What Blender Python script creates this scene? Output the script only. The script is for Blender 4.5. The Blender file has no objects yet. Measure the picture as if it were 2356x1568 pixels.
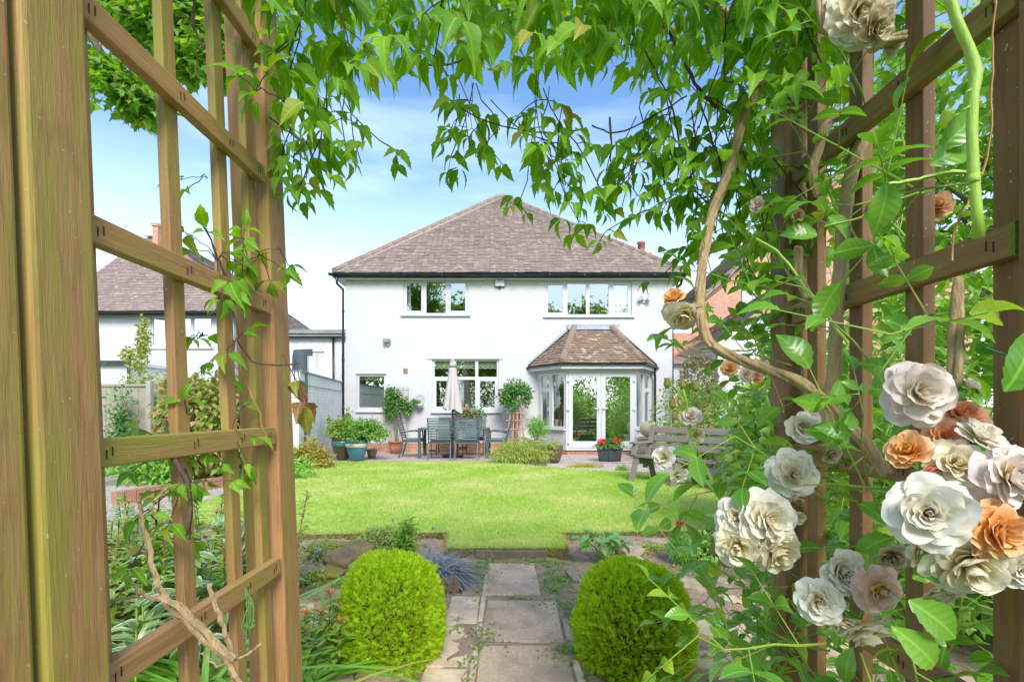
import bpy, math, random
import numpy as np
from mathutils import Vector, Matrix, noise
random.seed(7)
RNG = np.random.default_rng(11)
R = math.radians
SC = bpy.context.scene
COL = SC.collection

# ---------------------------------------------------------------- camera
H = 1.17        # eye height above the patio and lawn
F = 1112.6      # focal length in units of a 2356 wide picture
cam = bpy.data.cameras.new('camera'); cam_o = bpy.data.objects.new('camera', cam); COL.objects.link(cam_o)
cam.lens = 17.0; cam.sensor_width = 36.0; cam.clip_start = 0.02; cam.clip_end = 2000
cam.shift_y = 0.0683
cam_o.location = (0, 0, H); cam_o.rotation_euler = (R(90), 0, 0)
SC.camera = cam_o
# ---------------------------------------------------------------- sky and sun
SUN_EL, SUN_AZ = 40.0, 166.0
world = bpy.data.worlds.new('World'); SC.world = world; world.use_nodes = True
wn = world.node_tree.nodes; wl = world.node_tree.links; wn.clear()
w_out = wn.new('ShaderNodeOutputWorld'); w_bg = wn.new('ShaderNodeBackground')
w_sky = wn.new('ShaderNodeTexSky'); w_sky.sky_type = 'NISHITA'; w_sky.sun_disc = False
w_sky.sun_elevation = R(SUN_EL); w_sky.sun_rotation = R(SUN_AZ)
w_sky.air_density = 1.0; w_sky.dust_density = 0.6; w_sky.ozone_density = 1.0; w_sky.altitude = 100
w_tc = wn.new('ShaderNodeTexCoord'); w_map = wn.new('ShaderNodeMapping'); w_map.inputs['Scale'].default_value = (1.2, 1.2, 6.5)
w_n = wn.new('ShaderNodeTexNoise'); w_n.inputs['Scale'].default_value = 1.6; w_n.inputs['Detail'].default_value = 7; w_n.inputs['Roughness'].default_value = 0.55
w_r = wn.new('ShaderNodeMapRange'); w_r.inputs[1].default_value = 0.46; w_r.inputs[2].default_value = 0.80; w_r.inputs[3].default_value = 0.0; w_r.inputs[4].default_value = 0.34
w_sep = wn.new('ShaderNodeSeparateXYZ'); w_h = wn.new('ShaderNodeMapRange')
w_h.inputs[1].default_value = 0.02; w_h.inputs[2].default_value = 0.46; w_h.inputs[3].default_value = 0.8; w_h.inputs[4].default_value = 0.0
w_max = wn.new('ShaderNodeMath'); w_max.operation = 'MAXIMUM'
w_mix = wn.new('ShaderNodeMix'); w_mix.data_type = 'RGBA'; w_mix.inputs[7].default_value = (6.6, 7.6, 8.6, 1)
wl.new(w_tc.outputs['Generated'], w_map.inputs['Vector']); wl.new(w_map.outputs[0], w_n.inputs['Vector']); wl.new(w_n.outputs['Fac'], w_r.inputs[0])
wl.new(w_tc.outputs['Generated'], w_sep.inputs[0]); wl.new(w_sep.outputs['Z'], w_h.inputs[0])
wl.new(w_r.outputs[0], w_max.inputs[0]); wl.new(w_h.outputs[0], w_max.inputs[1])
wl.new(w_max.outputs[0], w_mix.inputs[0]); w_hs = wn.new('ShaderNodeHueSaturation'); w_hs.inputs['Saturation'].default_value = 1.16; w_hs.inputs['Value'].default_value = 1.12; wl.new(w_sky.outputs[0], w_hs.inputs['Color']); wl.new(w_hs.outputs[0], w_mix.inputs[6]); wl.new(w_mix.outputs[2], w_bg.inputs['Color'])
w_bg.inputs['Strength'].default_value = 0.15
wl.new(w_bg.outputs[0], w_out.inputs[0])
sun = bpy.data.lights.new('sun', 'SUN'); sun_o = bpy.data.objects.new('sun', sun); COL.objects.link(sun_o)
sun.energy = 2.5; sun.angle = R(24.0); sun.color = (1.0, 0.95, 0.87)
sd = Vector((math.sin(R(SUN_AZ))*math.cos(R(SUN_EL)), math.cos(R(SUN_AZ))*math.cos(R(SUN_EL)), math.sin(R(SUN_EL))))
sun_o.rotation_euler = (-sd).to_track_quat('-Z', 'Y').to_euler()
SC.view_settings.view_transform = 'Standard'; SC.view_settings.look = 'None'; SC.view_settings.gamma = 1.0
SC.view_settings.exposure = 0.9
SC.render.engine = 'CYCLES'
SC.cycles.max_bounces = 8; SC.cycles.transparent_max_bounces = 12; SC.cycles.transmission_bounces = 6

# ---------------------------------------------------------------- helpers
def W(px, py, Z): return Vector(((px-1178)*Z/F, Z, H+(945-py)*Z/F))
def X(px, Z): return (px-1178)*Z/F
def ZZ(py, Z): return H+(945-py)*Z/F
def G(px, py, z=0.0):
    Z = (H-z)*F/(py-945); return Vector(((px-1178)*Z/F, Z, z))
OFF = {}
def tag(o, label=None, cat=None, group=None, kind=None):
    if label: o['label'] = label
    if cat: o['category'] = cat
    if group: o['group'] = group
    if kind: o['kind'] = kind
    return o
def thing(name, label, cat, loc=(0, 0, 0), group=None):
    o = bpy.data.objects.new(name, None); COL.objects.link(o); o.location = loc; o.empty_display_size = 0.1
    OFF[o.name] = Vector(loc); return tag(o, label, cat, group)
def off_of(parent):
    return OFF.get(parent.name, Vector((0, 0, 0))) if parent else Vector((0, 0, 0))
def copy_tree(o, parent=None):
    c = o.copy(); COL.objects.link(c)
    if parent: c.parent = parent
    for ch in list(o.children): copy_tree(ch, c)
    return c

class MB:
    def __init__(s): s.v = []; s.f = []; s.sm = []; s.mi = []; s.cur = 0; s.smooth = False
    def q(s, pts, mi=None):
        n = len(s.v); s.v += [tuple(p) for p in pts]; s.f.append(tuple(range(n, n+len(pts)))); s.sm.append(s.smooth); s.mi.append(s.cur if mi is None else mi)
    def add(s, vs, fs, M=None):
        n = len(s.v); s.v += [tuple(M @ Vector(p)) if M else tuple(p) for p in vs]
        for f in fs: s.f.append(tuple(i+n for i in f)); s.sm.append(s.smooth); s.mi.append(s.cur)
    def box(s, x0, x1, y0, y1, z0, z1, M=None):
        if x0 > x1: x0, x1 = x1, x0
        if y0 > y1: y0, y1 = y1, y0
        if z0 > z1: z0, z1 = z1, z0
        vs = [(x0,y0,z0),(x1,y0,z0),(x1,y1,z0),(x0,y1,z0),(x0,y0,z1),(x1,y0,z1),(x1,y1,z1),(x0,y1,z1)]
        s.add(vs, [(0,3,2,1),(4,5,6,7),(0,1,5,4),(1,2,6,5),(2,3,7,6),(3,0,4,7)], M)
    def bar(s, a, b, w, h, up=(0, 0, 1)):
        a = Vector(a); b = Vector(b); d = (b-a); L = d.length; d.normalize(); u = Vector(up)
        sx = d.cross(u)
        if sx.length < 1e-4: sx = d.cross(Vector((0, 1, 0)))
        sx.normalize(); uu = sx.cross(d)
        M = Matrix((( d.x, sx.x, uu.x, a.x), (d.y, sx.y, uu.y, a.y), (d.z, sx.z, uu.z, a.z), (0,0,0,1)))
        s.box(0, L, -w/2, w/2, -h/2, h/2, M)
    def tube(s, pts, rad, n=8, caps=True):
        pts = [Vector(p) for p in pts]; m = len(pts)
        if not hasattr(rad, '__len__'): rad = [rad]*m
        base = len(s.v); prev = None
        for i, p in enumerate(pts):
            d = (pts[min(i+1, m-1)]-pts[max(i-1, 0)])
            if d.length < 1e-9: d = Vector((0,0,1))
            d.normalize()
            if prev is None: a = d.orthogonal().normalized()
            else:
                a = prev-d*prev.dot(d)
                a = a.normalized() if a.length > 1e-6 else d.orthogonal().normalized()
            prev = a; b = d.cross(a)
            for k in range(n):
                t = 2*math.pi*k/n; s.v.append(tuple(p+(a*math.cos(t)+b*math.sin(t))*rad[i]))
        for i in range(m-1):
            for k in range(n):
                k2 = (k+1) % n
                s.f.append((base+i*n+k, base+i*n+k2, base+(i+1)*n+k2, base+(i+1)*n+k)); s.sm.append(n > 5); s.mi.append(s.cur)
        if caps:
            s.f.append(tuple(base+k for k in reversed(range(n)))); s.sm.append(False); s.mi.append(s.cur)
            s.f.append(tuple(base+(m-1)*n+k for k in range(n))); s.sm.append(False); s.mi.append(s.cur)
    def lathe(s, prof, n=24, M=None):
        base = len(s.v)
        for r, z in prof:
            for k in range(n):
                t = 2*math.pi*k/n; p = Vector((r*math.cos(t), r*math.sin(t), z)); s.v.append(tuple(M @ p if M else p))
        for i in range(len(prof)-1):
            for k in range(n):
                k2 = (k+1) % n; s.f.append((base+i*n+k, base+i*n+k2, base+(i+1)*n+k2, base+(i+1)*n+k)); s.sm.append(True); s.mi.append(s.cur)
    def build(s, name, mat, parent=None, bevel=0, label=None):
        off = off_of(parent)
        me = bpy.data.meshes.new(name)
        me.from_pydata([(x-off.x, y-off.y, z-off.z) for x, y, z in s.v], [], s.f)
        me.polygons.foreach_set('use_smooth', s.sm)
        mats = mat if isinstance(mat, (list, tuple)) else [mat]
        for m in mats: me.materials.append(m)
        if len(mats) > 1: me.polygons.foreach_set('material_index', s.mi)
        me.update()
        o = bpy.data.objects.new(name, me); COL.objects.link(o)
        if parent: o.parent = parent; OFF[o.name] = off
        if bevel:
            b = o.modifiers.new('bevel', 'BEVEL'); b.width = bevel; b.segments = 2; b.limit_method = 'ANGLE'; b.angle_limit = R(40)
        if label: o['label'] = label
        return o

# leaf batches -------------------------------------------------------
def nrm(a): return a/np.maximum(np.linalg.norm(a, axis=1, keepdims=True), 1e-9)
class Tpl:
    def __init__(s, v, f, uv): s.v = np.array(v, float); s.f = f; s.uv = np.array(uv, float)
def leaf_tpl(prof, droop=0.25, fold=0.25, twist=0.0, lean=None):
    """prof: (t, left width, right width); folded about the midrib and drooping along its length"""
    v = []; uv = []; f = []
    for i, (t, wl_, wr_) in enumerate(prof):
        z = -droop*t*t+0.06*math.sin(t*3.1)
        v += [(t, wl_, z+fold*wl_), (t, 0, z), (t, -wr_, z+fold*wr_)]
        m = 0.35; uv += [(t, min(1, wl_/m), 0), (t, 0, 0), (t, min(1, wr_/m), 0)]
    for i in range(len(prof)-1):
        a = i*3; b = a+3
        f += [(a, a+1, b+1, b), (a+1, a+2, b+2, b+1)]
    return Tpl(v, f, uv)
T_OVAL = leaf_tpl([(0,.01,.01),(.2,.2,.2),(.45,.28,.28),(.7,.21,.21),(.9,.08,.08),(1,.003,.003)])
T_DIA = leaf_tpl([(0,.02,.02),(.45,.27,.27),(1,.01,.01)], .2, .25)
T_NARROW = leaf_tpl([(0,.02,.02),(.4,.09,.09),(1,.004,.004)], .25, .2)
T_STRAP = leaf_tpl([(0,.03,.03),(.25,.035,.035),(.5,.034,.034),(.75,.026,.026),(1,.003,.003)], .75, .3)
T_STRAP2 = leaf_tpl([(0,.03,.03),(.2,.032,.032),(.45,.03,.03),(.7,.022,.022),(.88,.014,.014),(1,.003,.003)], 1.3, .3)
T_CLEM = leaf_tpl([(0,.008,.008),(.07,.07,.06),(.2,.2,.19),(.34,.25,.26),(.47,.25,.24),(.52,.30,.22),(.55,.21,.27),(.6,.19,.19),(.72,.15,.14),(.75,.18,.13),(.78,.11,.12),(.9,.05,.05),(1,.002,.002)], .35, .35)
T_CLEM2 = leaf_tpl([(0,.008,.008),(.1,.11,.1),(.28,.23,.24),(.45,.24,.25),(.5,.22,.31),(.53,.2,.19),(.68,.16,.16),(.7,.2,.15),(.73,.12,.12),(.87,.06,.06),(1,.002,.002)], .5, .5)
T_ROSE = leaf_tpl([(0,.02,.02),(.1,.15,.15),(.15,.14,.14),(.25,.24,.24),(.29,.23,.23),(.4,.29,.29),(.44,.275,.275),(.55,.29,.29),(.59,.27,.27),(.7,.24,.24),(.74,.21,.21),(.86,.13,.13),(1,.005,.005)], .25, .3)
T_BLADE = Tpl([(0,.09,0),(0,-.09,0),(.6,.06,.05),(.6,-.06,.05),(1,0,.22)], [(0,1,3,2),(2,3,4)], [(0,1,0),(0,1,0),(.6,1,0),(.6,1,0),(1,0,0)])
def sprig_tpl():
    v = []; f = []; uv = []
    def dia(o, d, L, w, z):
        n = len(v); d = Vector(d).normalized(); s_ = Vector((-d.y, d.x, 0))
        for p in (o, o+d*L*.5+s_*w, o+d*L, o+d*L*.5-s_*w): v.append((p.x, p.y, p.z)); uv.append((p.x, 0, 0))
        v[-2] = (v[-2][0], v[-2][1], v[-2][2]+z)
        f.append((n, n+1, n+2, n+3))
    dia(Vector((0,0,0)), (1,0,0), 1.0, .055, .0)
    for t, sd_ in ((.15,1),(.22,-1),(.38,1),(.45,-1),(.6,1),(.66,-1)):
        dia(Vector((t,0,0)), (.8, sd_*.75, 0),   .55*(1.05-t*.6), .042, .1*(1 if sd_ > 0 else -.6))
    return Tpl(v, f, uv)
T_SPRIG = sprig_tpl()

class LB:
    def __init__(s): s.V = []; s.UV = []; s.L = []; s.C = []; s.n = 0
    def add(s, tpl, P, fwd, up, size, wid=None):
        P = np.atleast_2d(np.array(P, float)); n = len(P)
        if n == 0: return
        fwd = nrm(np.broadcast_to(np.array(fwd, float), (n, 3)).copy()); up = np.broadcast_to(np.array(up, float), (n, 3)).copy()
        up = up-fwd*np.sum(up*fwd, 1, keepdims=True)
        bad = np.linalg.norm(up, axis=1) < 1e-3; up[bad] = np.cross(fwd[bad], [0.3, 0.5, 0.81]); up = nrm(up)
        sd_ = np.cross(up, fwd); size = np.broadcast_to(np.array(size, float), (n,)); wid = size if wid is None else np.broadcast_to(np.array(wid, float), (n,))
        t = tpl.v
        A = P[:, None, :]+size[:, None, None]*(t[None, :, 0:1]*fwd[:, None, :]+t[None, :, 2:3]*up[:, None, :])+wid[:, None, None]*t[None, :, 1:2]*sd_[:, None, :]
        s.V.append(A.reshape(-1, 3)); s.UV.append(np.tile(tpl.uv, (n, 1)))
        fl = np.array([i for f in tpl.f for i in f]); fc = np.array([len(f) for f in tpl.f])
        m = len(t); base = s.n+np.arange(n)*m
        s.L.append((base[:, None]+fl[None, :]).ravel()); s.C.append(np.tile(fc, n)); s.n += n*m
    def raw(s, V, faces, uv=None):
        V = np.array(V, float); s.V.append(V); s.UV.append(np.zeros((len(V), 3)) if uv is None else np.array(uv, float))
        s.L.append(np.array([i+s.n for f in faces for i in f])); s.C.append(np.array([len(f) for f in faces])); s.n += len(V)
    def build(s, name, mat, parent=None, smooth=False, label=None):
        off = off_of(parent); me = bpy.data.meshes.new(name)
        V = np.concatenate(s.V)-np.array(off)[None, :]; L = np.concatenate(s.L).astype(np.int32); C = np.concatenate(s.C).astype(np.int32)
        me.vertices.add(len(V)); me.vertices.foreach_set('co', V.astype(np.float32).ravel())
        me.loops.add(len(L)); me.loops.foreach_set('vertex_index', L)
        me.polygons.add(len(C)); me.polygons.foreach_set('loop_start', (np.cumsum(C)-C).astype(np.int32)); me.polygons.foreach_set('loop_total', C)
        if smooth: me.polygons.foreach_set('use_smooth', np.ones(len(C), bool))
        a = me.attributes.new('luv', 'FLOAT_VECTOR', 'POINT'); a.data.foreach_set('vector', np.concatenate(s.UV).astype(np.float32).ravel())
        me.materials.append(mat); me.update(calc_edges=True); me.validate()
        o = bpy.data.objects.new(name, me); COL.objects.link(o)
        if parent: o.parent = parent; OFF[o.name] = off
        if label: o['label'] = label
        return o
def rdir(n): return nrm(RNG.normal(size=(n, 3)))
def bush_points(n, c, r, shell=0.35, lump=0.25, ls=2.0, seed=0, zmin=None):
    d = rdir(n); rad = 1-shell*RNG.random(n)**1.5
    k = np.array([noise.noise(Vector(x)*ls+Vector((seed, seed*.7, 3.1))) for x in d])
    rad = rad*(1+lump*k*1.6); P = np.array(c)[None]+d*rad[:, None]*np.array(r)[None]
    if zmin is not None:
        m = P[:, 2] > zmin; P = P[m]; d = d[m]
    return P, d
def bush(lb, n, c, r, size, tpl=T_DIA, shell=0.4, lump=0.25, ls=2.0, seed=0, droop=0.2, zmin=None, outw=0.8):
    P, d = bush_points(n, c, r, shell, lump, ls, seed, zmin); m = len(P)
    fwd = d*outw+RNG.normal(size=(m, 3))*.6+np.array([0, 0, -droop]); up = d*.5+np.array([0, 0, .7])+RNG.normal(size=(m, 3))*.35
    lb.add(tpl, P, fwd, up, size*(.7+.6*RNG.random(m)))

# ---------------------------------------------------------------- materials
def nt(name):
    m = bpy.data.materials.new(name); m.use_nodes = True; t = m.node_tree; b = t.nodes['Principled BSDF']; return m, t, t.nodes, t.links, b
def mixc(N, Lk, fac, a, b):
    x = N.new('ShaderNodeMix'); x.data_type = 'RGBA'
    for sk, val in ((0, fac), (6, a), (7, b)):
        if hasattr(val, 'is_output') or isinstance(val, bpy.types.NodeSocket): Lk.new(val, x.inputs[sk])
        elif sk == 0: x.inputs[0].default_value = val
        else: x.inputs[sk].default_value = (*val, 1)
    return x.outputs[2]
def tc(N, Lk, scale=(1, 1, 1), kind='Object'):
    t = N.new('ShaderNodeTexCoord'); m = N.new('ShaderNodeMapping'); m.inputs['Scale'].default_value = scale; Lk.new(t.outputs[kind], m.inputs[0]); return m.outputs[0]
def nz(N, Lk, vec, scale, detail=5, rough=.55, lo=.3, hi=.7):
    n = N.new('ShaderNodeTexNoise'); n.inputs['Scale'].default_value = scale; n.inputs['Detail'].default_value = detail; n.inputs['Roughness'].default_value = rough
    Lk.new(vec, n.inputs['Vector']); r = N.new('ShaderNodeMapRange'); r.inputs[1].default_value = lo; r.inputs[2].default_value = hi; Lk.new(n.outputs['Fac'], r.inputs[0]); return r.outputs[0]
def bump(N, Lk, b, h, strength, dist=.01):
    x = N.new('ShaderNodeBump'); x.inputs['Strength'].default_value = strength; x.inputs['Distance'].default_value = dist
    Lk.new(h, x.inputs['Height']); Lk.new(x.outputs[0], b.inputs['Normal'])
def M(name, c1, c2=None, scale=4, rough=.7, bs=0, bscale=60, stretch=(1, 1, 1), metal=0, c3=None, s3=1.2, lo3=.55, hi3=.75, island=False, spec=.5):
    m, t, N, Lk, b = nt(name); vec = tc(N, Lk, stretch)
    c2 = c2 or tuple(x*.85 for x in c1)
    fac = nz(N, Lk, vec, scale)
    if island:
        g = N.new('ShaderNodeNewGeometry'); fac2 = g.outputs['Random Per Island']
        col = mixc(N, Lk, fac2, c1, c2); col = mixc(N, Lk, nz(N, Lk, vec, scale, lo=.45, hi=.8), col, tuple(x*.8 for x in c1))
    else: col = mixc(N, Lk, fac, c1, c2)
    if c3: col = mixc(N, Lk, nz(N, Lk, vec, s3, 6, .6, lo3, hi3), col, c3)
    Lk.new(col, b.inputs['Base Color']); b.inputs['Roughness'].default_value = rough; b.inputs['Metallic'].default_value = metal
    b.inputs['Specular IOR Level'].default_value = spec
    if bs: bump(N, Lk, b, nz(N, Lk, vec, bscale, 4, .6, .2, .8), bs, .006)
    return m
def LEAF(name, c1, c2, c3=None, trans=.35, rough=.45, veins=False, spec=.4, edge=None, p3=.8, patch=None):
    """leaf green that varies leaf by leaf, with light passing through the blade"""
    m, t, N, Lk, b = nt(name); g = N.new('ShaderNodeNewGeometry'); rnd = g.outputs['Random Per Island']
    col = mixc(N, Lk, rnd, c1, c2)
    if c3:
        r = N.new('ShaderNodeMapRange'); r.inputs[1].default_value = p3; r.inputs[2].default_value = min(1.0, p3+.08)
        mm = N.new('ShaderNodeMath'); mm.operation = 'FRACT'; m2 = N.new('ShaderNodeMath'); m2.operation = 'MULTIPLY'; m2.inputs[1].default_value = 17.3
        Lk.new(rnd, m2.inputs[0]); Lk.new(m2.outputs[0], mm.inputs[0]); Lk.new(mm.outputs[0], r.inputs[0]); col = mixc(N, Lk, r.outputs[0], col, c3)
    if veins or edge:
        a = N.new('ShaderNodeAttribute'); a.attribute_name = 'luv'; s = N.new('ShaderNodeSeparateXYZ'); Lk.new(a.outputs['Vector'], s.inputs[0])
    if edge:
        r = N.new('ShaderNodeMapRange'); r.inputs[1].default_value = edge[1]; r.inputs[2].default_value = edge[1]+.15; Lk.new(s.outputs[1], r.inputs[0]); col = mixc(N, Lk, r.outputs[0], col, edge[0])
    if veins:
        # lateral veins: u - 0.5 v in bands
        m1 = N.new('ShaderNodeMath'); m1.operation = 'MULTIPLY_ADD'; m1.inputs[1].default_value = -.22; Lk.new(s.outputs[1], m1.inputs[0]); Lk.new(s.outputs[0], m1.inputs[2])
        m2 = N.new('ShaderNodeMath'); m2.operation = 'MULTIPLY'; m2.inputs[1].default_value = 44; Lk.new(m1.outputs[0], m2.inputs[0])
        m3 = N.new('ShaderNodeMath'); m3.operation = 'SINE'; Lk.new(m2.outputs[0], m3.inputs[0])
        m4 = N.new('ShaderNodeMapRange'); m4.inputs[1].default_value = .75; m4.inputs[2].default_value = 1; m4.inputs[3].default_value = 0; m4.inputs[4].default_value = .14; Lk.new(m3.outputs[0], m4.inputs[0])
        m5 = N.new('ShaderNodeMapRange'); m5.inputs[1].default_value = .03; m5.inputs[2].default_value = .1; m5.inputs[3].default_value = .55; m5.inputs[4].default_value = 0; Lk.new(s.outputs[1], m5.inputs[0])
        m6 = N.new('ShaderNodeMath'); m6.operation = 'MAXIMUM'; Lk.new(m4.outputs[0], m6.inputs[0]); Lk.new(m5.outputs[0], m6.inputs[1])
        col = mixc(N, Lk, m6.outputs[0], col, tuple(min(1, x*1.5+.03) for x in c2)); bump(N, Lk, b, m3.outputs[0], .1, .002)
    # blotchy tone along the plant
    vec = tc(N, Lk); col = mixc(N, Lk, nz(N, Lk, vec, 9, 3, .5, .5, .9), col, tuple(x*.72 for x in c1))
    if patch: col = mixc(N, Lk, nz(N, Lk, vec, patch[1], 5, .6, .42, .75), col, patch[0])
    Lk.new(col, b.inputs['Base Color']); b.inputs['Roughness'].default_value = rough; b.inputs['Specular IOR Level'].default_value = spec
    tr = N.new('ShaderNodeBsdfTranslucent'); hs = N.new('ShaderNodeHueSaturation'); hs.inputs['Hue'].default_value = .485; hs.inputs['Saturation'].default_value = 1.1; hs.inputs['Value'].default_value = 1.35
    Lk.new(col, hs.inputs['Color']); Lk.new(hs.outputs[0], tr.inputs['Color'])
    mx = N.new('ShaderNodeMixShader'); mx.inputs[0].default_value = trans; Lk.new(b.outputs[0], mx.inputs[1]); Lk.new(tr.outputs[0], mx.inputs[2]); Lk.new(mx.outputs[0], N['Material Output'].inputs[0])
    return m
def WOOD(name, stretch, dk=1.0, moss=.48, mo_amt=.8):
    m, t, N, Lk, b = nt(name); v = tc(N, Lk, stretch); v2 = tc(N, Lk)
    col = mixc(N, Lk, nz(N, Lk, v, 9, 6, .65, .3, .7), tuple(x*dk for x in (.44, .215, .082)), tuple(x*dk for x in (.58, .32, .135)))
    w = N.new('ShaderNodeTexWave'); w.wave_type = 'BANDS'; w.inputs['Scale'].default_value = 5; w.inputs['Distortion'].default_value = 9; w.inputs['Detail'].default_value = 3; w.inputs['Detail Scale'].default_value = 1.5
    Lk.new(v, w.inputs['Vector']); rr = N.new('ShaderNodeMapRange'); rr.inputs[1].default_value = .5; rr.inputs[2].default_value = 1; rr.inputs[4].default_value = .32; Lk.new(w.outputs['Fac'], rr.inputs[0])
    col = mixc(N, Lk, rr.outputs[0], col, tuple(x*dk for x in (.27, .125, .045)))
    mo = nz(N, Lk, tc(N, Lk, tuple(.35+.65*x for x in stretch)), 2.2, 7, .72, moss-.01, moss+.2); mm = N.new('ShaderNodeMath'); mm.operation = 'MULTIPLY'; mm.inputs[1].default_value = mo_amt; Lk.new(mo, mm.inputs[0])
    col = mixc(N, Lk, mm.outputs[0], col, (.34, .37, .03))
    sp = nz(N, Lk, v2, 130, 2, .5, .71, .74); col = mixc(N, Lk, sp, col, (.55, .47, .38))
    Lk.new(col, b.inputs['Base Color']); b.inputs['Roughness'].default_value = .62; bump(N, Lk, b, nz(N, Lk, v, 22, 6, .7, .2, .8), .4, .004)
    return m
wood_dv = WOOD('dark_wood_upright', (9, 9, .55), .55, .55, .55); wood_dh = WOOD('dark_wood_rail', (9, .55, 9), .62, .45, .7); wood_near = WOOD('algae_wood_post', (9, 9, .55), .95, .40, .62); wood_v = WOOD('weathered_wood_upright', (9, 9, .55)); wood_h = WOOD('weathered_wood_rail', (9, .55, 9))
mm_, t_, N_, L_, b_ = nt('roughcast_white')
v_ = tc(N_, L_); c_ = mixc(N_, L_, nz(N_, L_, v_, .7, 5, .6, .4, .8), (.60, .60, .612), (.565, .567, .578))
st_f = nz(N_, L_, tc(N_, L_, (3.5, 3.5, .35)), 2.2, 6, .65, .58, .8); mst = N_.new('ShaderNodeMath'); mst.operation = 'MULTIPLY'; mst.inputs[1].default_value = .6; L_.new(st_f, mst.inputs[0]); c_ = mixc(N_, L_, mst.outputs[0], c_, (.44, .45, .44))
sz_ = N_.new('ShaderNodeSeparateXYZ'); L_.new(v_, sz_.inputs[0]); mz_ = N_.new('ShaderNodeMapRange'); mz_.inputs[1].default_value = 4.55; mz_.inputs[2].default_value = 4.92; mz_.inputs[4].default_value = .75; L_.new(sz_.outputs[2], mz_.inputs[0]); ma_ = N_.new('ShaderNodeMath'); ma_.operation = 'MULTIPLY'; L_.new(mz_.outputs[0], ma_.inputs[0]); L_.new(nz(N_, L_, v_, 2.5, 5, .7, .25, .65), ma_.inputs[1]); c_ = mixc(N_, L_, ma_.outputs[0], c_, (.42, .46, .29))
L_.new(c_, b_.inputs['Base Color']); b_.inputs['Roughness'].default_value = .9
bump(N_, L_, b_, nz(N_, L_, v_, 30, 6, .7, .3, .75), .6, .02); render_white = mm_
white_pvc = M('white_plastic', (.60, .61, .62), (.57, .58, .59), rough=.3)
white_paint = M('white_paint', (.68, .69, .71), (.62, .63, .64), rough=.6, bs=.2)
black_gut = M('black_gutter', (.018, .021, .024), (.03, .034, .038), rough=.35)
fascia_blk = M('dark_fascia', (.028, .035, .036), (.05, .058, .056), scale=3, rough=.6, c3=(.09, .11, .085), s3=3)
tile_main = M('roof_tile_clay', (.35, .262, .225), (.265, .20, .172), scale=2.2, rough=.85, island=True, c3=(.44, .40, .31), s3=5, lo3=.56, hi3=.68, bs=.5, bscale=35)
tile_bay = M('roof_tile_lichen', (.29, .195, .14), (.22, .15, .11), scale=3, rough=.9, island=True, c3=(.46, .40, .26), s3=6.5, lo3=.56, hi3=.64, bs=.5, bscale=40)
ridge_m = M('ridge_tile', (.33, .205, .16), (.25, .165, .135), scale=5, rough=.85, island=True, c3=(.38, .34, .26), s3=7, lo3=.6, hi3=.7, bs=.4)
mortar_m = M('mortar', (.5, .43, .36), (.4, .35, .3), rough=.95, bs=.5)
lead_m = M('lead_sheet', (.36, .39, .44), (.28, .31, .36), rough=.45)
def BRICK(name, ca, cb, cm, scale=1.0, bmp=.4, kind='XZ'):
    m, t, N, Lk, b = nt(name); tx = N.new('ShaderNodeTexCoord'); s = N.new('ShaderNodeSeparateXYZ'); cx = N.new('ShaderNodeCombineXYZ'); Lk.new(tx.outputs['Object'], s.inputs[0])
    if kind == 'XZ': ad = N.new('ShaderNodeMath'); Lk.new(s.outputs[0], ad.inputs[0]); Lk.new(s.outputs[1], ad.inputs[1]); Lk.new(ad.outputs[0], cx.inputs[0])
    Lk.new(s.outputs[2], cx.inputs[1])
    k = N.new('ShaderNodeTexBrick'); k.inputs['Scale'].default_value = 1; k.inputs['Brick Width'].default_value = .225*scale; k.inputs['Row Height'].default_value = .075*scale; k.inputs['Mortar Size'].default_value = .0055*scale
    k.inputs['Mortar Smooth'].default_value = .3; k.inputs['Color1'].default_value = (*ca, 1); k.inputs['Color2'].default_value = (*cb, 1); k.inputs['Mortar'].default_value = (*cm, 1); Lk.new(cx.outputs[0], k.inputs['Vector'])
    col = mixc(N, Lk, nz(N, Lk, tc(N, Lk), 6, 5, .6, .45, .85), k.outputs['Color'], tuple(x*.75 for x in ca)); Lk.new(col, b.inputs['Base Color']); b.inputs['Roughness'].default_value = .9
    inv = N.new('ShaderNodeMath'); inv.operation = 'SUBTRACT'; inv.inputs[0].default_value = 1; Lk.new(k.outputs['Fac'], inv.inputs[1]); bump(N, Lk, b, inv.outputs[0], bmp, .01)
    return m
brick_red = BRICK('red_brick', (.42, .17, .10), (.52, .25, .16), (.55, .48, .4))
brick_orange = BRICK('orange_brick', (.52, .235, .15), (.60, .32, .22), (.6, .5, .42))
brick_white = BRICK('painted_brick', (.74, .745, .76), (.70, .70, .71), (.64, .64, .64), bmp=.6)
def GLASS(name, refl, tint=(.9, .95, .92)):
    m, t, N, Lk, b = nt(name); g = N.new('ShaderNodeBsdfGlossy'); g.inputs['Roughness'].default_value = 0.0; g.inputs['Color'].default_value = (.95, 1, .95, 1)
    tr = N.new('ShaderNodeBsdfTransparent'); tr.inputs['Color'].default_value = (*tint, 1); x = N.new('ShaderNodeMixShader'); x.inputs[0].default_value = refl
    vec = tc(N, Lk); bb = N.new('ShaderNodeBump'); bb.inputs['Strength'].default_value = .03; bb.inputs['Distance'].default_value = .02; Lk.new(nz(N, Lk, vec, 1.4, 2), bb.inputs['Height']); Lk.new(bb.outputs[0], g.inputs['Normal'])
    Lk.new(tr.outputs[0], x.inputs[1]); Lk.new(g.outputs[0], x.inputs[2]); Lk.new(x.outputs[0], N['Material Output'].inputs[0]); return m
glass_m = GLASS('window_glass', .4); glass_door = GLASS('door_glass', .72)
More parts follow.
